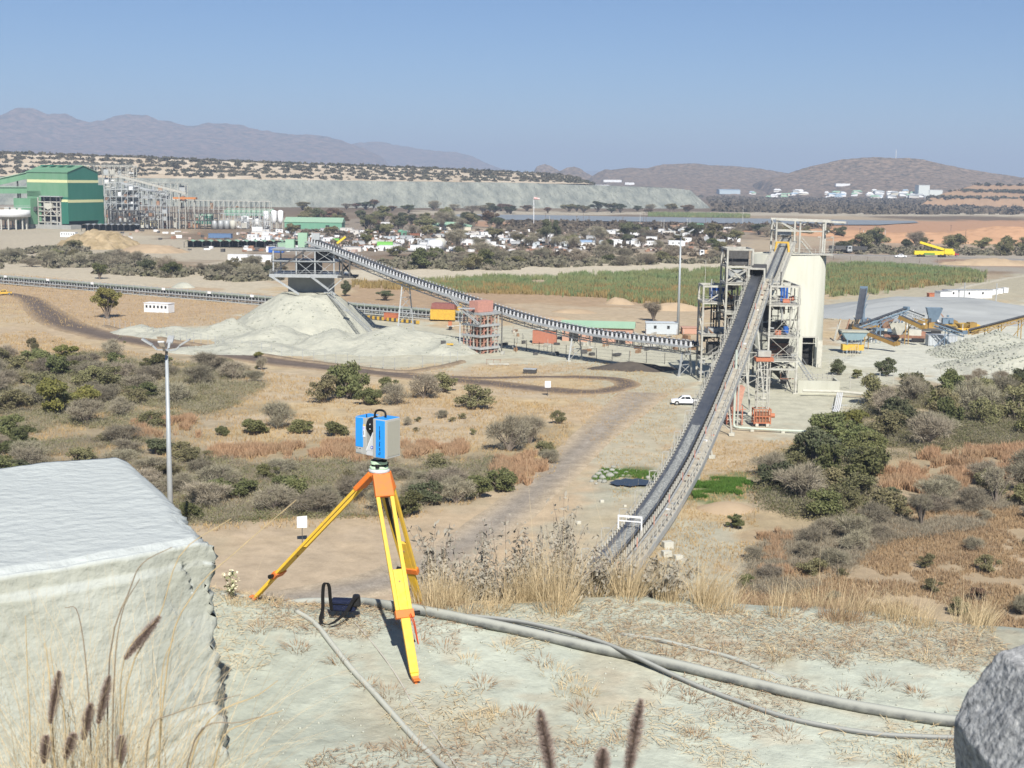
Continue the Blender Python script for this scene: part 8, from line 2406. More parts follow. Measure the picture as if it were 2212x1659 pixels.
ground_pipe('thin pale cable trailing across the dusty bank', [(765, 1345), (800, 1385), (835, 1430), (865, 1475), (890, 1520), (925, 1570), (960, 1620), (1000, 1680)], 0.007, mat('pale_cable', (0.5, 0.48, 0.42), (0.4, 0.38, 0.33)), lift=1.0, name='cable', cat='cable')
ground_pipe('half buried grey pipe behind the thick one', [(1340, 1370, -0.3), (1420, 1385, 0.3), (1500, 1403, 0.1), (1580, 1425, 0.4), (1650, 1448, -0.4), (1700, 1465, -1)], 0.024, PIPEM)
ground_pipe('short dusty pipe end behind the bag', [(770, 1290, 0.5), (830, 1300, 1.0), (870, 1310, 0.8), (950, 1322, -.5)], 0.03, PIPEM)
ground_pipe('slim pipe beyond the left tripod foot', [(478, 1287, .5), (530, 1292, .6), (600, 1298, 0)], 0.018, PIPEM)

# ---- tripod with the scanner on top
TY = mat('tripod_yellow', (0.80, 0.50, 0.04), (0.62, 0.40, 0.09), rough=0.5, scale=18, amt=0.7, spec=0.4)
TO = mat('tripod_orange', (0.74, 0.19, 0.025), (0.56, 0.16, 0.05), rough=0.5, scale=16, amt=0.8, spec=0.4)
BLK = mat('black_plastic', (0.012, 0.012, 0.013), (0.02, 0.02, 0.02), rough=0.45)
SBLUE = mat('scanner_blue', (0.03, 0.30, 0.78), (0.028, 0.28, 0.72), rough=0.4, amt=0.3, spec=0.4)
SGREY = mat('scanner_grey', (0.40, 0.40, 0.375), (0.36, 0.36, 0.335), rough=0.5, amt=0.4, spec=0.4)
SPALE = mat('scanner_silver', (0.55, 0.56, 0.56), (0.5, 0.5, 0.5), rough=0.4, amt=0.3)
TRIG = mat('tribrach_green', (0.52, 0.70, 0.48), (0.45, 0.62, 0.42), rough=0.4, amt=0.3)
HD = D(819, 1019, 11.55)
feet = [tg(899, 1478), tg(546, 1297), tg(908, 1302)]
tp_ = thing('survey_tripod', 'yellow wooden survey tripod with orange fittings standing at the edge of the bank', 'tripod', (HD.x, HD.y, tz(HD.x, HD.y)))
b = MB(); b.lathe(HD, [(0.02, 0.0), (0.088, 0.0), (0.092, 0.008), (0.092, 0.022), (0.084, 0.03), (0.03, 0.03)], 32); b.build('head_plate', SPALE, tp_, True)
b = MB(); b.lathe(HD + Vector((0, 0, -0.03)), [(0.05, -0.03), (0.085, -0.02), (0.088, 0.03), (0.02, 0.03)], 24); b.build('head_casting', TO, tp_, True)
def slab(b, a, c, e, th, w0, w1=None):
    """flat board from a to c, width along e"""
    a, c, e = Vector(a), Vector(c), Vector(e).normalized(); w1 = w0 if w1 is None else w1
    t_ = (c - a).normalized(); n_ = t_.cross(e).normalized() * (th / 2)
    v = [a - e * w0 / 2 - n_, a + e * w0 / 2 - n_, a + e * w0 / 2 + n_, a - e * w0 / 2 + n_, c - e * w1 / 2 - n_, c + e * w1 / 2 - n_, c + e * w1 / 2 + n_, c - e * w1 / 2 + n_]
    b.add(v, [(3, 2, 1, 0), (4, 5, 6, 7), (0, 1, 5, 4), (1, 2, 6, 5), (2, 3, 7, 6), (3, 0, 4, 7)])


for i, f in enumerate(feet):
    out = Vector((f.x - HD.x, f.y - HD.y, 0)).normalized(); e = Vector((-out.y, out.x, 0))
    top = HD + out * 0.075 + Vector((0, 0, -0.035))
    ax = (f - top); L = ax.length; ax.normalize()
    at_ = lambda s: top + ax * (L * s)
    leg = MB()
    split = (0.62, 0.72, 0.66)[i]
    wt = 0.125
    for s in (-1, 1): slab(leg, at_(0.07) + e * (s * wt / 2), at_(split + 0.06) + e * (s * (wt / 2 - 0.008)), e, 0.026, 0.034)
    lg = leg.build('leg', TY, tp_); bevel(lg, 0.005)
    lo = MB(); slab(lo, at_(split - 0.16), at_(0.95), e, 0.030, wt - 0.045, wt - 0.05); slab(lo, at_(0.95), at_(0.975), e, 0.028, wt - 0.05, 0.05)
    bevel(lo.build('extension_board', TY, lg), 0.006)
    cl = MB(); slab(cl, at_(-0.02), at_(0.10), e, 0.045, wt + 0.03, wt + 0.045); bevel(cl.build('hinge', TO, lg), 0.008)
    cl = MB(); slab(cl, at_(split + 0.035), at_(split + 0.075), e, 0.05, wt + 0.035); bevel(cl.build('clamp', TO, lg), 0.006)
    kn = MB(); q = at_(split + 0.055) + e * (wt / 2 + 0.02); kn.tube(q, q + e * 0.05, 0.016, 0.02, 10); kn.build('clamp_knob', BLK, lg)
    ft = MB(); slab(ft, at_(0.965), at_(0.992), e, 0.035, 0.055, 0.04); ft.tube(at_(0.985), at_(1.012), 0.02, 0.004, 8); q = at_(0.975); slab(ft, q + out * 0.01, q + out * 0.055 + Vector((0, 0, 0.004)), e, 0.012, 0.055); ft.build('foot', TO, lg)
    bl_ = MB(); q = at_(split - 0.1); nrm = ax.cross(e).normalized(); bl_.tube(q + nrm * 0.018, q - nrm * 0.022, 0.008, n=8); bl_.build('bolt', RUST, lg)
# orange strap on the front leg
f = feet[0]; ax = (f - HD).normalized()
sp = MB(); q = HD.lerp(f, 0.68)
P_ = spline([q + Vector((0.05, -0.04, 0.0)), q + Vector((0.085, -0.06, -0.07)), q + Vector((0.105, -0.06, -0.16)), q + Vector((0.125, -0.05, -0.25)), q + Vector((0.11, -0.05, -0.16)), q + Vector((0.09, -0.055, -0.05)), q + Vector((0.06, -0.04, 0.01))], 26)
for a_, c_ in zip(P_[:-1], P_[1:]): slab(sp, a_, c_, (0.35, -0.9, 0.1), 0.004, 0.022)
sp.build('strap', mat('strap_red', (0.70, 0.09, 0.02), (0.6, 0.08, 0.02), rough=0.6), tp_)
# black carrying strap hanging between the legs
sp = MB(); P_ = spline([HD + Vector((0.03, 0.05, -0.12)), HD + Vector((0.09, 0.16, -0.45)), HD + Vector((0.17, 0.26, -0.78)), HD + Vector((0.19, 0.30, -0.90))], 18)
for a_, c_ in zip(P_[:-1], P_[1:]): slab(sp, a_, c_, (1, 0.2, 0), 0.004, 0.03)
sp.build('carrying_strap', BLK, tp_)
# tribrach
tb_ = thing('tribrach', 'pale green and black tribrach between tripod and scanner', 'tribrach', tuple(HD + Vector((0, 0, 0.03))))
Tz = HD + Vector((0, 0, 0.032))
def tri_prof(r, k=0.10, n=36, ph=0.5): return [(Tz.x + r * (1 + k * math.cos(3 * (a + ph))) * math.cos(a), Tz.y + r * (1 + k * math.cos(3 * (a + ph))) * math.sin(a)) for a in [2 * PI * i / n for i in range(n)]]
for nm, r, z0, z1, m in (('base_plate', 0.078, 0, 0.022, TRIG), ('spring_plate', 0.064, 0.022, 0.04, BLK), ('upper_plate', 0.070, 0.04, 0.068, TRIG), ('cover', 0.066, 0.068, 0.078, BLK)):
    b = MB(); b.prism(tri_prof(r), Tz.z + z0, Tz.z + z1); bevel(b.build(nm, m, tb_), 0.004)
for k in range(3):
    a = 2 * PI * k / 3 - 0.5 + 0.9; b = MB(); q = Tz + Vector((0.066 * math.cos(a), 0.066 * math.sin(a), 0.012)); b.tube(q, q + Vector((0, 0, 0.034)), 0.019, n=14); b.build('foot_screw', BLK, tb_)
b = MB(); b.tube(Tz + Vector((0.03, -0.045, 0.075)), Tz + Vector((0.06, -0.065, 0.078)), 0.014, n=10); b.build('level_bubble', BLK, tb_)
b = MB(); b.tube(Tz + Vector((0, 0, 0.078)), Tz + Vector((0, 0, 0.118)), 0.042, n=20); b.build('carrier', SGREY, tb_)
# scanner
SZ = Tz + Vector((-0.012, 0.01, 0.112))
Ms = frame(SZ, math.radians(-33))
sc_ = thing('laser_scanner', 'blue and grey laser scanner with black handle on the yellow tripod', 'scanner', tuple(SZ))
Hs, Dp = 0.335, 0.092
def sb(name, m, x0, x1, y0, y1, z0, z1, par=None, bv=0.004):
    b = MB(Ms); b.box(((x0 + x1) / 2, (y0 + y1) / 2, (z0 + z1) / 2), (x1 - x0, y1 - y0, z1 - z0)); o = b.build(name, m, par or sc_)
    if bv: bevel(o, bv)
    return o
lb_ = sb('left_housing', SGREY, -0.172, -0.052, -Dp, Dp, 0.012, Hs)
rb_ = sb('right_housing', SGREY, 0.030, 0.172, -Dp - 0.012, Dp, 0.0, Hs + 0.004)
sb('base_bridge', SPALE, -0.06, 0.04, -Dp + 0.004, Dp - 0.004, 0.008, 0.06)
sb('blue_panel', SBLUE, -0.1705, -0.088, -Dp - 0.003, -Dp + 0.01, 0.075, Hs - 0.004, lb_, 0.002)
sb('blue_panel', SBLUE, 0.062, 0.160, -Dp - 0.015, -Dp, 0.008, Hs - 0.004, rb_, 0.002)
sb('top_panel', SBLUE, -0.170, -0.056, -Dp + 0.002, Dp - 0.002, Hs - 0.004, Hs + 0.0035, lb_, 0.002)
sb('top_panel', SBLUE, 0.034, 0.168, -Dp - 0.008, Dp - 0.002, Hs, Hs + 0.0075, rb_, 0.002)
sb('side_panel', mat('side_panel_grey', (0.36, 0.345, 0.285), (0.31, 0.30, 0.25), rough=0.6, amt=0.4), 0.168, 0.1755, -Dp + 0.004, Dp - 0.012, 0.018, Hs - 0.012, rb_, 0.002)
sb('battery_cover', SGREY, -0.166, -0.100, -Dp - 0.005, -Dp + 0.005, 0.022, 0.068, lb_, 0.002)
sb('latch', BLK, -0.158, -0.146, -Dp - 0.008, -Dp, 0.060, 0.064, lb_, 0); sb('latch', BLK, -0.124, -0.110, -Dp - 0.008, -Dp, 0.060, 0.064, lb_, 0)
sb('sticker', WHITE, -0.088, -0.064, -Dp - 0.004, -Dp + 0.003, 0.165, 0.262, lb_, 0)
sb('sticker_patch', mat('sticker_lilac', (0.50, 0.45, 0.75), (0.45, 0.4, 0.7)), -0.084, -0.068, -Dp - 0.0055, -Dp, 0.232, 0.256, lb_, 0)
sb('sticker_patch', mat('sticker_amber', (0.75, 0.5, 0.15), (0.7, 0.45, 0.1)), -0.087, -0.065, -Dp - 0.004, -Dp + 0.002, 0.262, 0.276, lb_, 0)
sb('sticker_text', BLK, -0.079, -0.0755, -Dp - 0.006, -Dp, 0.185, 0.222, lb_, 0)
b = MB(Ms); b.tube((-0.058, -Dp + 0.012, Hs), (-0.058, -Dp + 0.012, Hs + 0.030), 0.0045, n=8); b.build('antenna', BLK, lb_)
# mirror drum in the gap
b = MB(Ms); b.tube((-0.050, -0.030, 0.262), (0.028, -0.030, 0.262), 0.070, n=36); md = b.build('mirror_drum', BLK, sc_, False)
for zz_ in (0.245, 0.285): b = MB(Ms); b.box((-0.006, -0.1, zz_), (0.008, 0.006, 0.01)); b.build('screw', SPALE, md)
b = MB(Ms); b.add([(-0.048, -Dp + .002, 0.055), (0.028, -Dp + .002, 0.055), (0.028, -Dp + .002, 0.215), (-0.048, 0.05, 0.055), (0.028, 0.05, 0.055), (0.028, 0.05, 0.215)], [(0, 1, 2), (5, 4, 3), (0, 2, 5, 3), (1, 4, 5, 2), (0, 3, 4, 1)]); b.build('wedge', SPALE, sc_)
b = MB(Ms); b.bar((-0.050, -Dp - .001, 0.05), (0.024, -Dp - .001, 0.215), 0.008); b.build('wedge_edge', WHITE, sc_)
b = MB(Ms); b.tube((0.008, -Dp + 0.003, 0.083), (0.008, -Dp - 0.001, 0.083), 0.014, n=20); em = b.build('emblem', mat('emblem_blue', (0.02, 0.06, 0.45), (0.02, 0.05, 0.4), rough=0.4), sc_)
b = MB(Ms); b.tube((0.008, -Dp, 0.083), (0.008, -Dp - 0.0022, 0.083), 0.0085, n=6); b.build('emblem_centre', WHITE, em)
# handle
b = MB(Ms); b.path(spline([(-0.030, -0.01, Hs - 0.02), (-0.022, -0.01, Hs + 0.03), (0.000, -0.01, Hs + 0.058), (0.050, -0.01, Hs + 0.066), (0.088, -0.01, Hs + 0.05), (0.094, -0.01, Hs + 0.002)], 22), 0.0095, 10); b.build('handle', BLK, sc_, True)
# vertical row of small dark marks, too fine to read, and the angular mark below
zc = Hs - 0.055
k = 0
rr = random.Random(3)
while zc > 0.075:
    h = rr.uniform(0.006, 0.011)
    if not (0.160 < zc < 0.170 or 0.098 < zc < 0.112):
        sb('print_mark', BLK, 0.098 + rr.uniform(0, 0.004), 0.106 + rr.uniform(0, 0.006), -Dp - 0.0162, -Dp - 0.012, zc - h, zc, rb_, 0)
    zc -= h + 0.003
for (x0, x1, z0, z1) in ((0.094, 0.112, 0.032, 0.036), (0.094, 0.098, 0.036, 0.048), (0.106, 0.112, 0.040, 0.060)): sb('print_mark', BLK, x0, x1, -Dp - 0.0162, -Dp - 0.012, z0, z1, rb_, 0)

# ---- bag with strap lying on the pipe
NAVY = mat('navy_fabric', (0.006, 0.011, 0.034), (0.012, 0.018, 0.05), rough=0.8, scale=20, bump=0.4, bscale=40)
bp0 = D(742, 1280, 11.72); bp0.z = tz(bp0.x, bp0.y) + 0.150
t = thing('instrument_pouch', 'navy instrument pouch with black strap resting on the thick pipe', 'pouch', tuple(bp0 + Vector((0, 0, -0.06))))
b = MB(frame(bp0, -0.1)); b.box((0, 0, 0), (0.235, 0.11, 0.105), 0, 0.94); o = b.build('pouch_body', NAVY, t); bevel(o, 0.018, 3)
b = MB(frame(bp0 + Vector((0.115, -0.01, 0.045)), -0.1)); b.box((0, 0, 0), (0.085, 0.12, 0.10), 0.2, 0.75); bevel(b.build('flap', BLK, t), 0.02, 3)
b = MB(frame(bp0 + Vector((0, -0.06, 0.0)), -0.1)); b.box((-0.02, 0, 0.02), (0.2, 0.006, 0.004)); b.build('seam', BLK, t)
sp = MB()
_o = bp0 - D(742, 1280, 11.72)
pts = [D(u, v, y - 0.08) + _o for u, v, y in ((716, 1292, 11.74), (713, 1265, 11.73), (711, 1242, 11.72), (706, 1233, 11.72), (699, 1238, 11.72), (697, 1262, 11.71), (697, 1290, 11.69), (692, 1312, 11.66), (700, 1322, 11.62), (716, 1321, 11.6), (735, 1308, 11.62), (750, 1292, 11.66), (762, 1272, 11.70), (772, 1262, 11.74))]
P_ = spline(pts, 60)
for a_, c_ in zip(P_[:-1], P_[1:]): slab(sp, a_, c_, (0.85, -0.5, 0.1), 0.005, 0.036)
sp.build('strap', BLK, t)

# ---- near grasses
def ribbons(name, label, base, dirs, length, width, m, droop=0.5, seg=4, seed=1, kind='stuff', parent=None, rs=None):
    """arching grass blades: base (n,3), start direction (n,3)"""
    rs = rs or np.random.RandomState(seed)
    n = len(base); dirs = dirs / np.linalg.norm(dirs, axis=1, keepdims=True)
    L = length * rs.uniform(0.5, 1.3, n)
    side = np.cross(dirs, np.array([0, 0, 1.0])) + rs.normal(scale=.35, size=(n, 3)); side /= np.linalg.norm(side, axis=1, keepdims=True)
    V = np.zeros((n, seg + 1, 2, 3)); P = base.copy(); d = dirs.copy()
    dr = (droop * rs.uniform(0.3, 1.6, n))[:, None]
    for k in range(seg + 1):
        w = width * (1 - 0.85 * (k / seg)) * 0.5
        V[:, k, 0] = P - side * w; V[:, k, 1] = P + side * w
        P = P + d * (L / seg)[:, None]
        hor = np.stack([d[:, 0], d[:, 1], np.zeros(n)], 1); 
        d = d + (hor * 0.5 + np.array([0, 0, -0.55])) * dr / seg * (0.4 + k * 0.45); d /= np.linalg.norm(d, axis=1, keepdims=True)
    idx = np.arange(n * (seg + 1) * 2).reshape(n, seg + 1, 2)
    F = np.stack([idx[:, :-1, 0], idx[:, :-1, 1], idx[:, 1:, 1], idx[:, 1:, 0]], -1).reshape(-1, 4)
    o = np_obj(name, V.reshape(-1, 3), F, m, parent)
    if parent is None: tag(o, label, None, None, kind)
    return o


STRAWN = mat('near_straw', (0.66, 0.54, 0.34), (0.54, 0.41, 0.24), rough=0.8, scale=14, amt=0.9, transl=0.2, detail=3)
STRAWB = mat('near_brown_straw', (0.42, 0.30, 0.19), (0.29, 0.20, 0.125), rough=0.85, scale=14, amt=0.9, transl=0.1, detail=3)
STRAWP = mat('near_pale_straw', (0.68, 0.57, 0.38), (0.56, 0.44, 0.26), rough=0.8, scale=14, amt=0.9, transl=0.2, detail=3)


def tuft(label, x, y, n, L, spread, m, group, seed, droop=0.6, w=0.006, name='grass_tuft', r=0.10, lean=(0, 0), tall=0):
    rs = np.random.RandomState(seed)
    z = tz(x, y)
    t = thing(name, label, 'grass', (x, y, z), group)
    a = rs.uniform(0, 2 * PI, n); rr_ = r * np.sqrt(rs.rand(n))
    base = np.stack([x + rr_ * np.cos(a), y + rr_ * np.sin(a), np.zeros(n)], 1); base[:, 2] = terrain(base[:, 0], base[:, 1]) - 0.02
    d = np.stack([np.cos(a) * spread * rs.rand(n) + lean[0] + rs.normal(scale=.1, size=n), np.sin(a) * spread * rs.rand(n) + lean[1] + rs.normal(scale=.1, size=n), np.ones(n)], 1)
    ribbons('blades', None, base, d, L, w, m, droop, 5, seed, parent=t, rs=rs)
    if tall:
        k = tall; b2 = base[:k]; d2 = d[:k] * np.array([.5, .5, 1]); ribbons('stalks', None, b2, d2, L * 2.0, w * 0.8, STRAWP, 0.12, 5, seed + 1, parent=t, rs=rs)
    return t


k = 0
crest = lambda x: CR_Y + 0.25 * math.sin(x * 0.9) + 0.10 * max(0, min(x, 30))
for (u0, u1, n, L, mm, tall) in ((888, 1000, 12, 0.40, STRAWN, 2), (1000, 1160, 8, 0.36, STRAWN, 6), (1150, 1400, 14, 0.46, STRAWN, 8), (1400, 1640, 10, 0.38, STRAWN, 6), (1640, 1900, 10, 0.20, STRAWB, 2), (1700, 1990, 8, 0.32, STRAWN, 6), (1980, 2240, 10, 0.32, STRAWN, 5)):
    wh = {888: 'right beside the tripod', 1000: 'right of the tripod above the thick pipe', 1150: 'in the tallest stand', 1400: 'on the crest below the pale yard', 1640: 'short and brown at the right', 1700: 'with stiff stalks on the right crest', 1980: 'on the crest at the far right'}[u0]
    for j in range(n):
        u = R.uniform(u0, u1); x = (u - 1106) / 2942 * 12.4 
        y = crest(x) + R.uniform(-0.15, 0.75)
        k += 1
        tuft(f'dry straw grass tuft {wh}', x, y, 100, L * R.uniform(0.5, 1.3), 0.6, mm, f'grass tufts {wh}', 300 + k, droop=0.85, w=0.0055, r=0.13, lean=(R.uniform(-.1, .25), -0.05), tall=tall)
for u, v in ((500, 1302), (560, 1300), (520, 1306), (590, 1304)):
    q = tg(u, v); k += 1
    tuft('small straw tuft near the left tripod foot', q.x, q.y, 60, 0.12, 0.9, STRAWN, 'straw tufts by the left tripod foot', 500 + k, 0.9, 0.006, r=0.08)
# low scruffy tufts on the dusty bank
lows = [(1240, 1480), (1270, 1500), (1220, 1500), (1255, 1535), (1170, 1430), (1030, 1560), (1010, 1590), (1075, 1545), (1200, 1455), (1330, 1395), (1440, 1420), (1490, 1510), (1560, 1405), (1750, 1395), (1800, 1430), (1850, 1400), (1900, 1480), (2000, 1420), (1950, 1370), (2070, 1400), (1680, 1420), (1640, 1480), (1130, 1545), (1040, 1480), (730, 1430), (790, 1480), (840, 1500), (960, 1400), (900, 1390), (1430, 1490), (1300, 1560), (1350, 1610), (1260, 1620), (880, 1620), (640, 1400), (560, 1360), (1590, 1545), (1820, 1500), (1980, 1500), (2040, 1620), (1960, 1640), (1500, 1590), (1700, 1590), (1090, 1400), (1010, 1430)]
for u, v in lows:
    q = tg(u, v); k += 1
    tuft('low scruffy brown grass tuft on the dusty bank', q.x, q.y, R.randint(45, 90), 0.11, 1.6, R.choice([STRAWB, STRAWN, STRAWB]), 'scruffy tufts on the dusty bank', 700 + k, 1.0, 0.007, r=R.uniform(0.06, 0.13))


# straw litter lying on the bank
def litter(name, label, n, L, w, m, thr, seed):
    rs = np.random.RandomState(seed); out = []
    tot = 0
    while tot < n:
        x = rs.uniform(-3.2, 4.6, n * 2); y = rs.uniform(8.8, 12.6, n * 2)
        keep = fbm(x * 1.1 + 3, y * 1.1, 4, seed % 5) > thr - 0.10 * smooth(11.2, 12.2, y)
        out.append(np.stack([x[keep], y[keep]], 1)); tot += keep.sum()
    q = np.concatenate(out)[:n]
    base = np.stack([q[:, 0], q[:, 1], terrain(q[:, 0], q[:, 1]) + 0.012 + rs.rand(n) * 0.012], 1)
    a = rs.uniform(0, 2 * PI, n)
    d = np.stack([np.cos(a), np.sin(a), rs.normal(0.12, 0.2, n)], 1)
    return ribbons(name, label, base, d, L, w, m, 0.35, 3, seed)


litter('straw_litter', 'dry straw litter scattered over the dusty bank', 10500, 0.085, 0.0055, STRAWN, 0.52, 2)
litter('straw_litter', 'brown grass litter matted on the dusty bank', 14000, 0.075, 0.006, STRAWB, 0.54, 3)
pb = []
for k_ in range(1100):
    x, y = R.uniform(-3, 4.6), R.uniform(8.9, 12.4); pb.append((x, y, tz(x, y) + 0.003))
rubble('pebbles', 'small pebbles strewn over the dusty bank', pb, 0.011, mat('pebble', (0.47, 0.48, 0.41), (0.36, 0.36, 0.30), rough=1, scale=9), seed=8)

# grey leafy weeds rising behind the crest
WEEDL = mat('weed_leaf', (0.31, 0.285, 0.235), (0.40, 0.37, 0.30), rough=0.9, scale=8, amt=0.9, transl=0.15)
WEEDS = mat('weed_stem', (0.26, 0.20, 0.16), (0.36, 0.29, 0.23), rough=0.9, scale=8)
def weed(label, u, vb, vt, y, seed, group, width=0.35, n=12):
    rs = np.random.RandomState(seed); p = D(u, vb, y); p.z = tz(p.x, p.y); H_ = max(0.4, zat(u, vt, y) - p.z)
    t = thing('weed', label, 'weed', tuple(p), group)
    b = MB(); LP = []
    for k in range(n):
        a = rs.uniform(0, 6.28); r_ = width * rs.rand(); h = H_ * rs.uniform(0.5, 1.0)
        P = spline([p + Vector((0.05 * math.cos(a), 0.05 * math.sin(a), -.03)), p + Vector((r_ * .5 * math.cos(a), r_ * .5 * math.sin(a), h * .5)), p + Vector((r_ * math.cos(a) + rs.normal() * .06, r_ * math.sin(a), h))], 9)
        b.path(P, 0.004, 4, [0.005 - 0.0004 * i for i in range(9)])
        for i in range(2, 9):
            for _ in range(6): LP.append(tuple(P[i].lerp(P[i - 1], rs.rand()) + Vector(rs.normal(size=3)) * 0.028))
    b.build('stems', WEEDS, t)
    V, F = quads_at(np.array(LP), 0.0125, rs, 2.4); np_obj('leaves', V, F, WEEDL, t)
    return t


k = 0
for u, vt, y in ((925, 1130, 13.3), (955, 1130, 13.2), (1000, 1170, 13.0), (1045, 1150, 13.3), (1090, 1120, 13.5), (1130, 1150, 13.2), (1165, 1090, 13.6), (1200, 1130, 13.2), (1215, 1060, 13.8), (1250, 1160, 13.2), (1290, 1190, 13.0), (1330, 1220, 13.2), (1070, 1220, 12.9), (960, 1230, 12.9), (1150, 1230, 12.9), (1020, 1240, 12.8), (1240, 1240, 12.8), (1110, 1200, 13.0), (1410, 1250, 13.0), (1450, 1280, 12.9)):
    k += 1
    weed('grey leafy weed growing behind the crest right of the tripod', u, 1340, vt - 5, y, 40 + k, 'grey weeds behind the crest', 0.32, 9)
# pale flowered plant by the boulder
p = tg(497, 1296)
t = thing('flowering_weed', 'small plant with cream flowers between boulder and left tripod foot', 'weed', tuple(p))
rs = np.random.RandomState(5); b = MB(); LP = []; FP = []
for kk in range(9):
    a = rs.uniform(0, 6.28); h = rs.uniform(0.12, 0.29); r_ = 0.10 * rs.rand(); e_ = p + Vector((r_ * math.cos(a), r_ * math.sin(a), h)); b.path([p, p.lerp(e_, .5), e_], 0.003, 4)
    for _ in range(9): LP.append(tuple(p.lerp(e_, rs.uniform(.3, 1)) + Vector(rs.normal(size=3)) * .012))
    for _ in range(8): FP.append(tuple(e_ + Vector(rs.normal(size=3)) * .014 + Vector((0, 0, -0.02 * rs.rand()))))
b.build('stems', WEEDS, t); V, F = quads_at(np.array(LP), 0.012, rs, 1.8); np_obj('leaves', V, F, mat('weed_green', (0.22, 0.23, 0.12), (0.3, 0.28, 0.18)), t)
V, F = quads_at(np.array(FP), 0.011, rs, 1.1); np_obj('flowers', V, F, mat('cream_petal', (0.72, 0.68, 0.48), (0.6, 0.5, 0.35)), t)

# ---- fountain grass close to us at the lower left and bottom
FUZZ = mat('seed_head', (0.50, 0.40, 0.34), (0.36, 0.275, 0.24), rough=0.95, scale=30, amt=0.8, transl=0.35)
CULM = mat('grass_culm', (0.55, 0.42, 0.23), (0.36, 0.29, 0.17), rough=0.7, scale=12, amt=0.9)
CULMD = mat('grass_culm_dark', (0.20, 0.165, 0.13), (0.32, 0.25, 0.16), rough=0.7, scale=12, amt=0.9)


def seed_head(t, a, c, r, seed, n=2400):
    rs = np.random.RandomState(seed); a, c = np.array(a), np.array(c)
    ax = (c - a); L = np.linalg.norm(ax); ax = ax / L
    s = rs.rand(n); prof = np.sin(np.clip(s * 0.92 + 0.06, 0, 1) * PI) ** 0.5
    d = rs.normal(size=(n, 3)); d -= ax * (d @ ax)[:, None]; d /= np.linalg.norm(d, axis=1, keepdims=True)
    P = a + ax * (s * L)[:, None]; dr = d + ax * 0.75; dr /= np.linalg.norm(dr, axis=1, keepdims=True)
    V, F = twigs_at(P, dr * 1.0, 1.0, 0.0013, rs)
    V = V.reshape(n, 3, 3); V[:, 2] = P + dr * (r * prof * rs.uniform(.6, 1.35, n))[:, None]
    np_obj('seed_head', V.reshape(-1, 3), F, FUZZ, t)


def culm(t, pts, r, m=CULM):
    b = MB(); P = spline(pts, 16); b.path(P, r, 5, [r * (1 - 0.6 * i / 15) for i in range(16)]); b.build('culm', m, t)


yb_ = 5.6
fg = thing('fountain_grass', 'clump of fountain grass with fuzzy purple seed heads before the boulder', 'grass', (D(190, 1760, yb_).x, yb_, tz(D(190, 1760, yb_).x, yb_)))
base = lambda u: Vector((D(u, 1700, yb_).x, yb_ + R.uniform(-.1, .1), fg.location.z))
for (us_, tips, m) in ((200, [(192, 1520), (170, 1330), (140, 1312)], CULMD), (230, [(245, 1500), (262, 1330), (302, 1250)], CULMD), (215, [(235, 1440), (282, 1270), (310, 1215), (372, 1182)], CULMD), (330, [(360, 1440), (420, 1280), (512, 1190), (640, 1080)], CULM), (250, [(270, 1500), (345, 1330), (392, 1195), (500, 1120)], CULM), (110, [(112, 1540), (102, 1420), (95, 1390)], CULM), (60, [(65, 1600), (60, 1480), (55, 1330)], CULM), (330, [(345, 1580), (352, 1440), (375, 1380)], CULM), (150, [(140, 1560), (120, 1480), (108, 1400)], CULM), (300, [(320, 1600), (380, 1540), (520, 1500)], CULMD), (360, [(430, 1590), (560, 1500), (600, 1470)], CULM), (350, [(420, 1600), (520, 1560), (600, 1540)], CULMD), (420, [(470, 1620), (540, 1560), (610, 1535)], CULM)):
    culm(fg, [base(us_)] + [D(u, v, yb_ - 0.15) for u, v in tips], 0.0042, m)
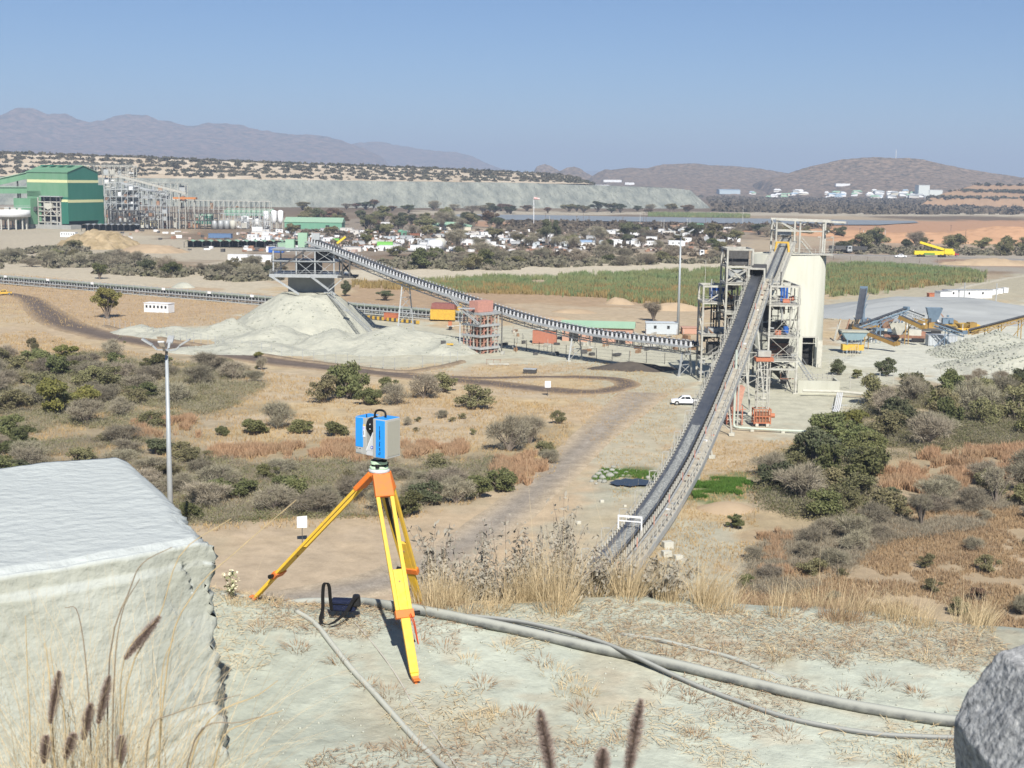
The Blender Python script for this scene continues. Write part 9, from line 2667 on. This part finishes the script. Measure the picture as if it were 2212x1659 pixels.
for j, ((ua, va), (uc, vc)) in enumerate((((268, 1425), (345, 1332)), ((108, 1565), (128, 1450)), ((212, 1565), (236, 1460)), ((180, 1600), (196, 1520)), ((140, 1640), (160, 1585)), ((95, 1650), (100, 1590)), ((260, 1650), (262, 1590)))):
    a, c = D(ua, va, yb_ - 0.18), D(uc, vc, yb_ - 0.18); seed_head(fg, a, c, 0.032, 60 + j); culm(fg, [base(ua * .4 + 120), a.lerp(base(ua * .4 + 120), 0.4), a, c], 0.004)
rs = np.random.RandomState(9); n = 1000
bx = fg.location.x + rs.normal(scale=0.24, size=n); bs2 = np.stack([bx, yb_ + rs.normal(scale=.12, size=n), np.full(n, fg.location.z)], 1)
ribbons('blades', None, bs2, np.stack([rs.normal(scale=.35, size=n) + .1, rs.normal(scale=.2, size=n), np.ones(n)], 1), 1.15, 0.0045, STRAWP, 0.65, 7, 9, parent=fg, rs=rs)
# shadow-dark blades low in the clump
# stalks right at the bottom of the view
fg2 = thing('fountain_grass', 'fuzzy brown seed heads rising at the bottom centre of the view', 'grass', (D(1270, 1800, 3.6).x, 3.6, tz(D(1270, 1800, 3.6).x, 3.6)))
for j, ((ua, va), (uc, vc)) in enumerate((((1195, 1690), (1166, 1535)), ((1352, 1690), (1385, 1512)), ((1296, 1700), (1303, 1618)))):
    a, c = D(ua, va, 3.6), D(uc, vc, 3.6); seed_head(fg2, a, c, 0.030, 80 + j); bq = Vector((fg2.location.x + (ua - 1270) * 0.0006, 3.6, fg2.location.z)); culm(fg2, [bq, bq.lerp(a, .5), a, c], 0.0035)

# ------------------------------------------------------------------ labels: tell look-alikes apart by their place
ORD = 'first second third fourth fifth sixth seventh eighth ninth tenth eleventh twelfth thirteenth fourteenth fifteenth sixteenth seventeenth eighteenth nineteenth twentieth twenty-first twenty-second twenty-third twenty-fourth'.split()
same = {}
for o in SC.objects:
    if o.parent is None and o.get('label') and o.get('category'): same.setdefault(o['label'], []).append(o)
for lb, os_ in same.items():
    n = len(os_)
    if n < 2 or n > 47: continue
    os_.sort(key=lambda o: (o.location.x if o.type == 'EMPTY' else o.matrix_world.translation.x) / max(1, o.location.y))
    for i, o in enumerate(os_):
        o['label'] = lb + (f', {ORD[i]} from left' if i < n - i else f', {ORD[n - 1 - i]} from right') if n > 2 else lb + (', left one' if i == 0 else ', right one')
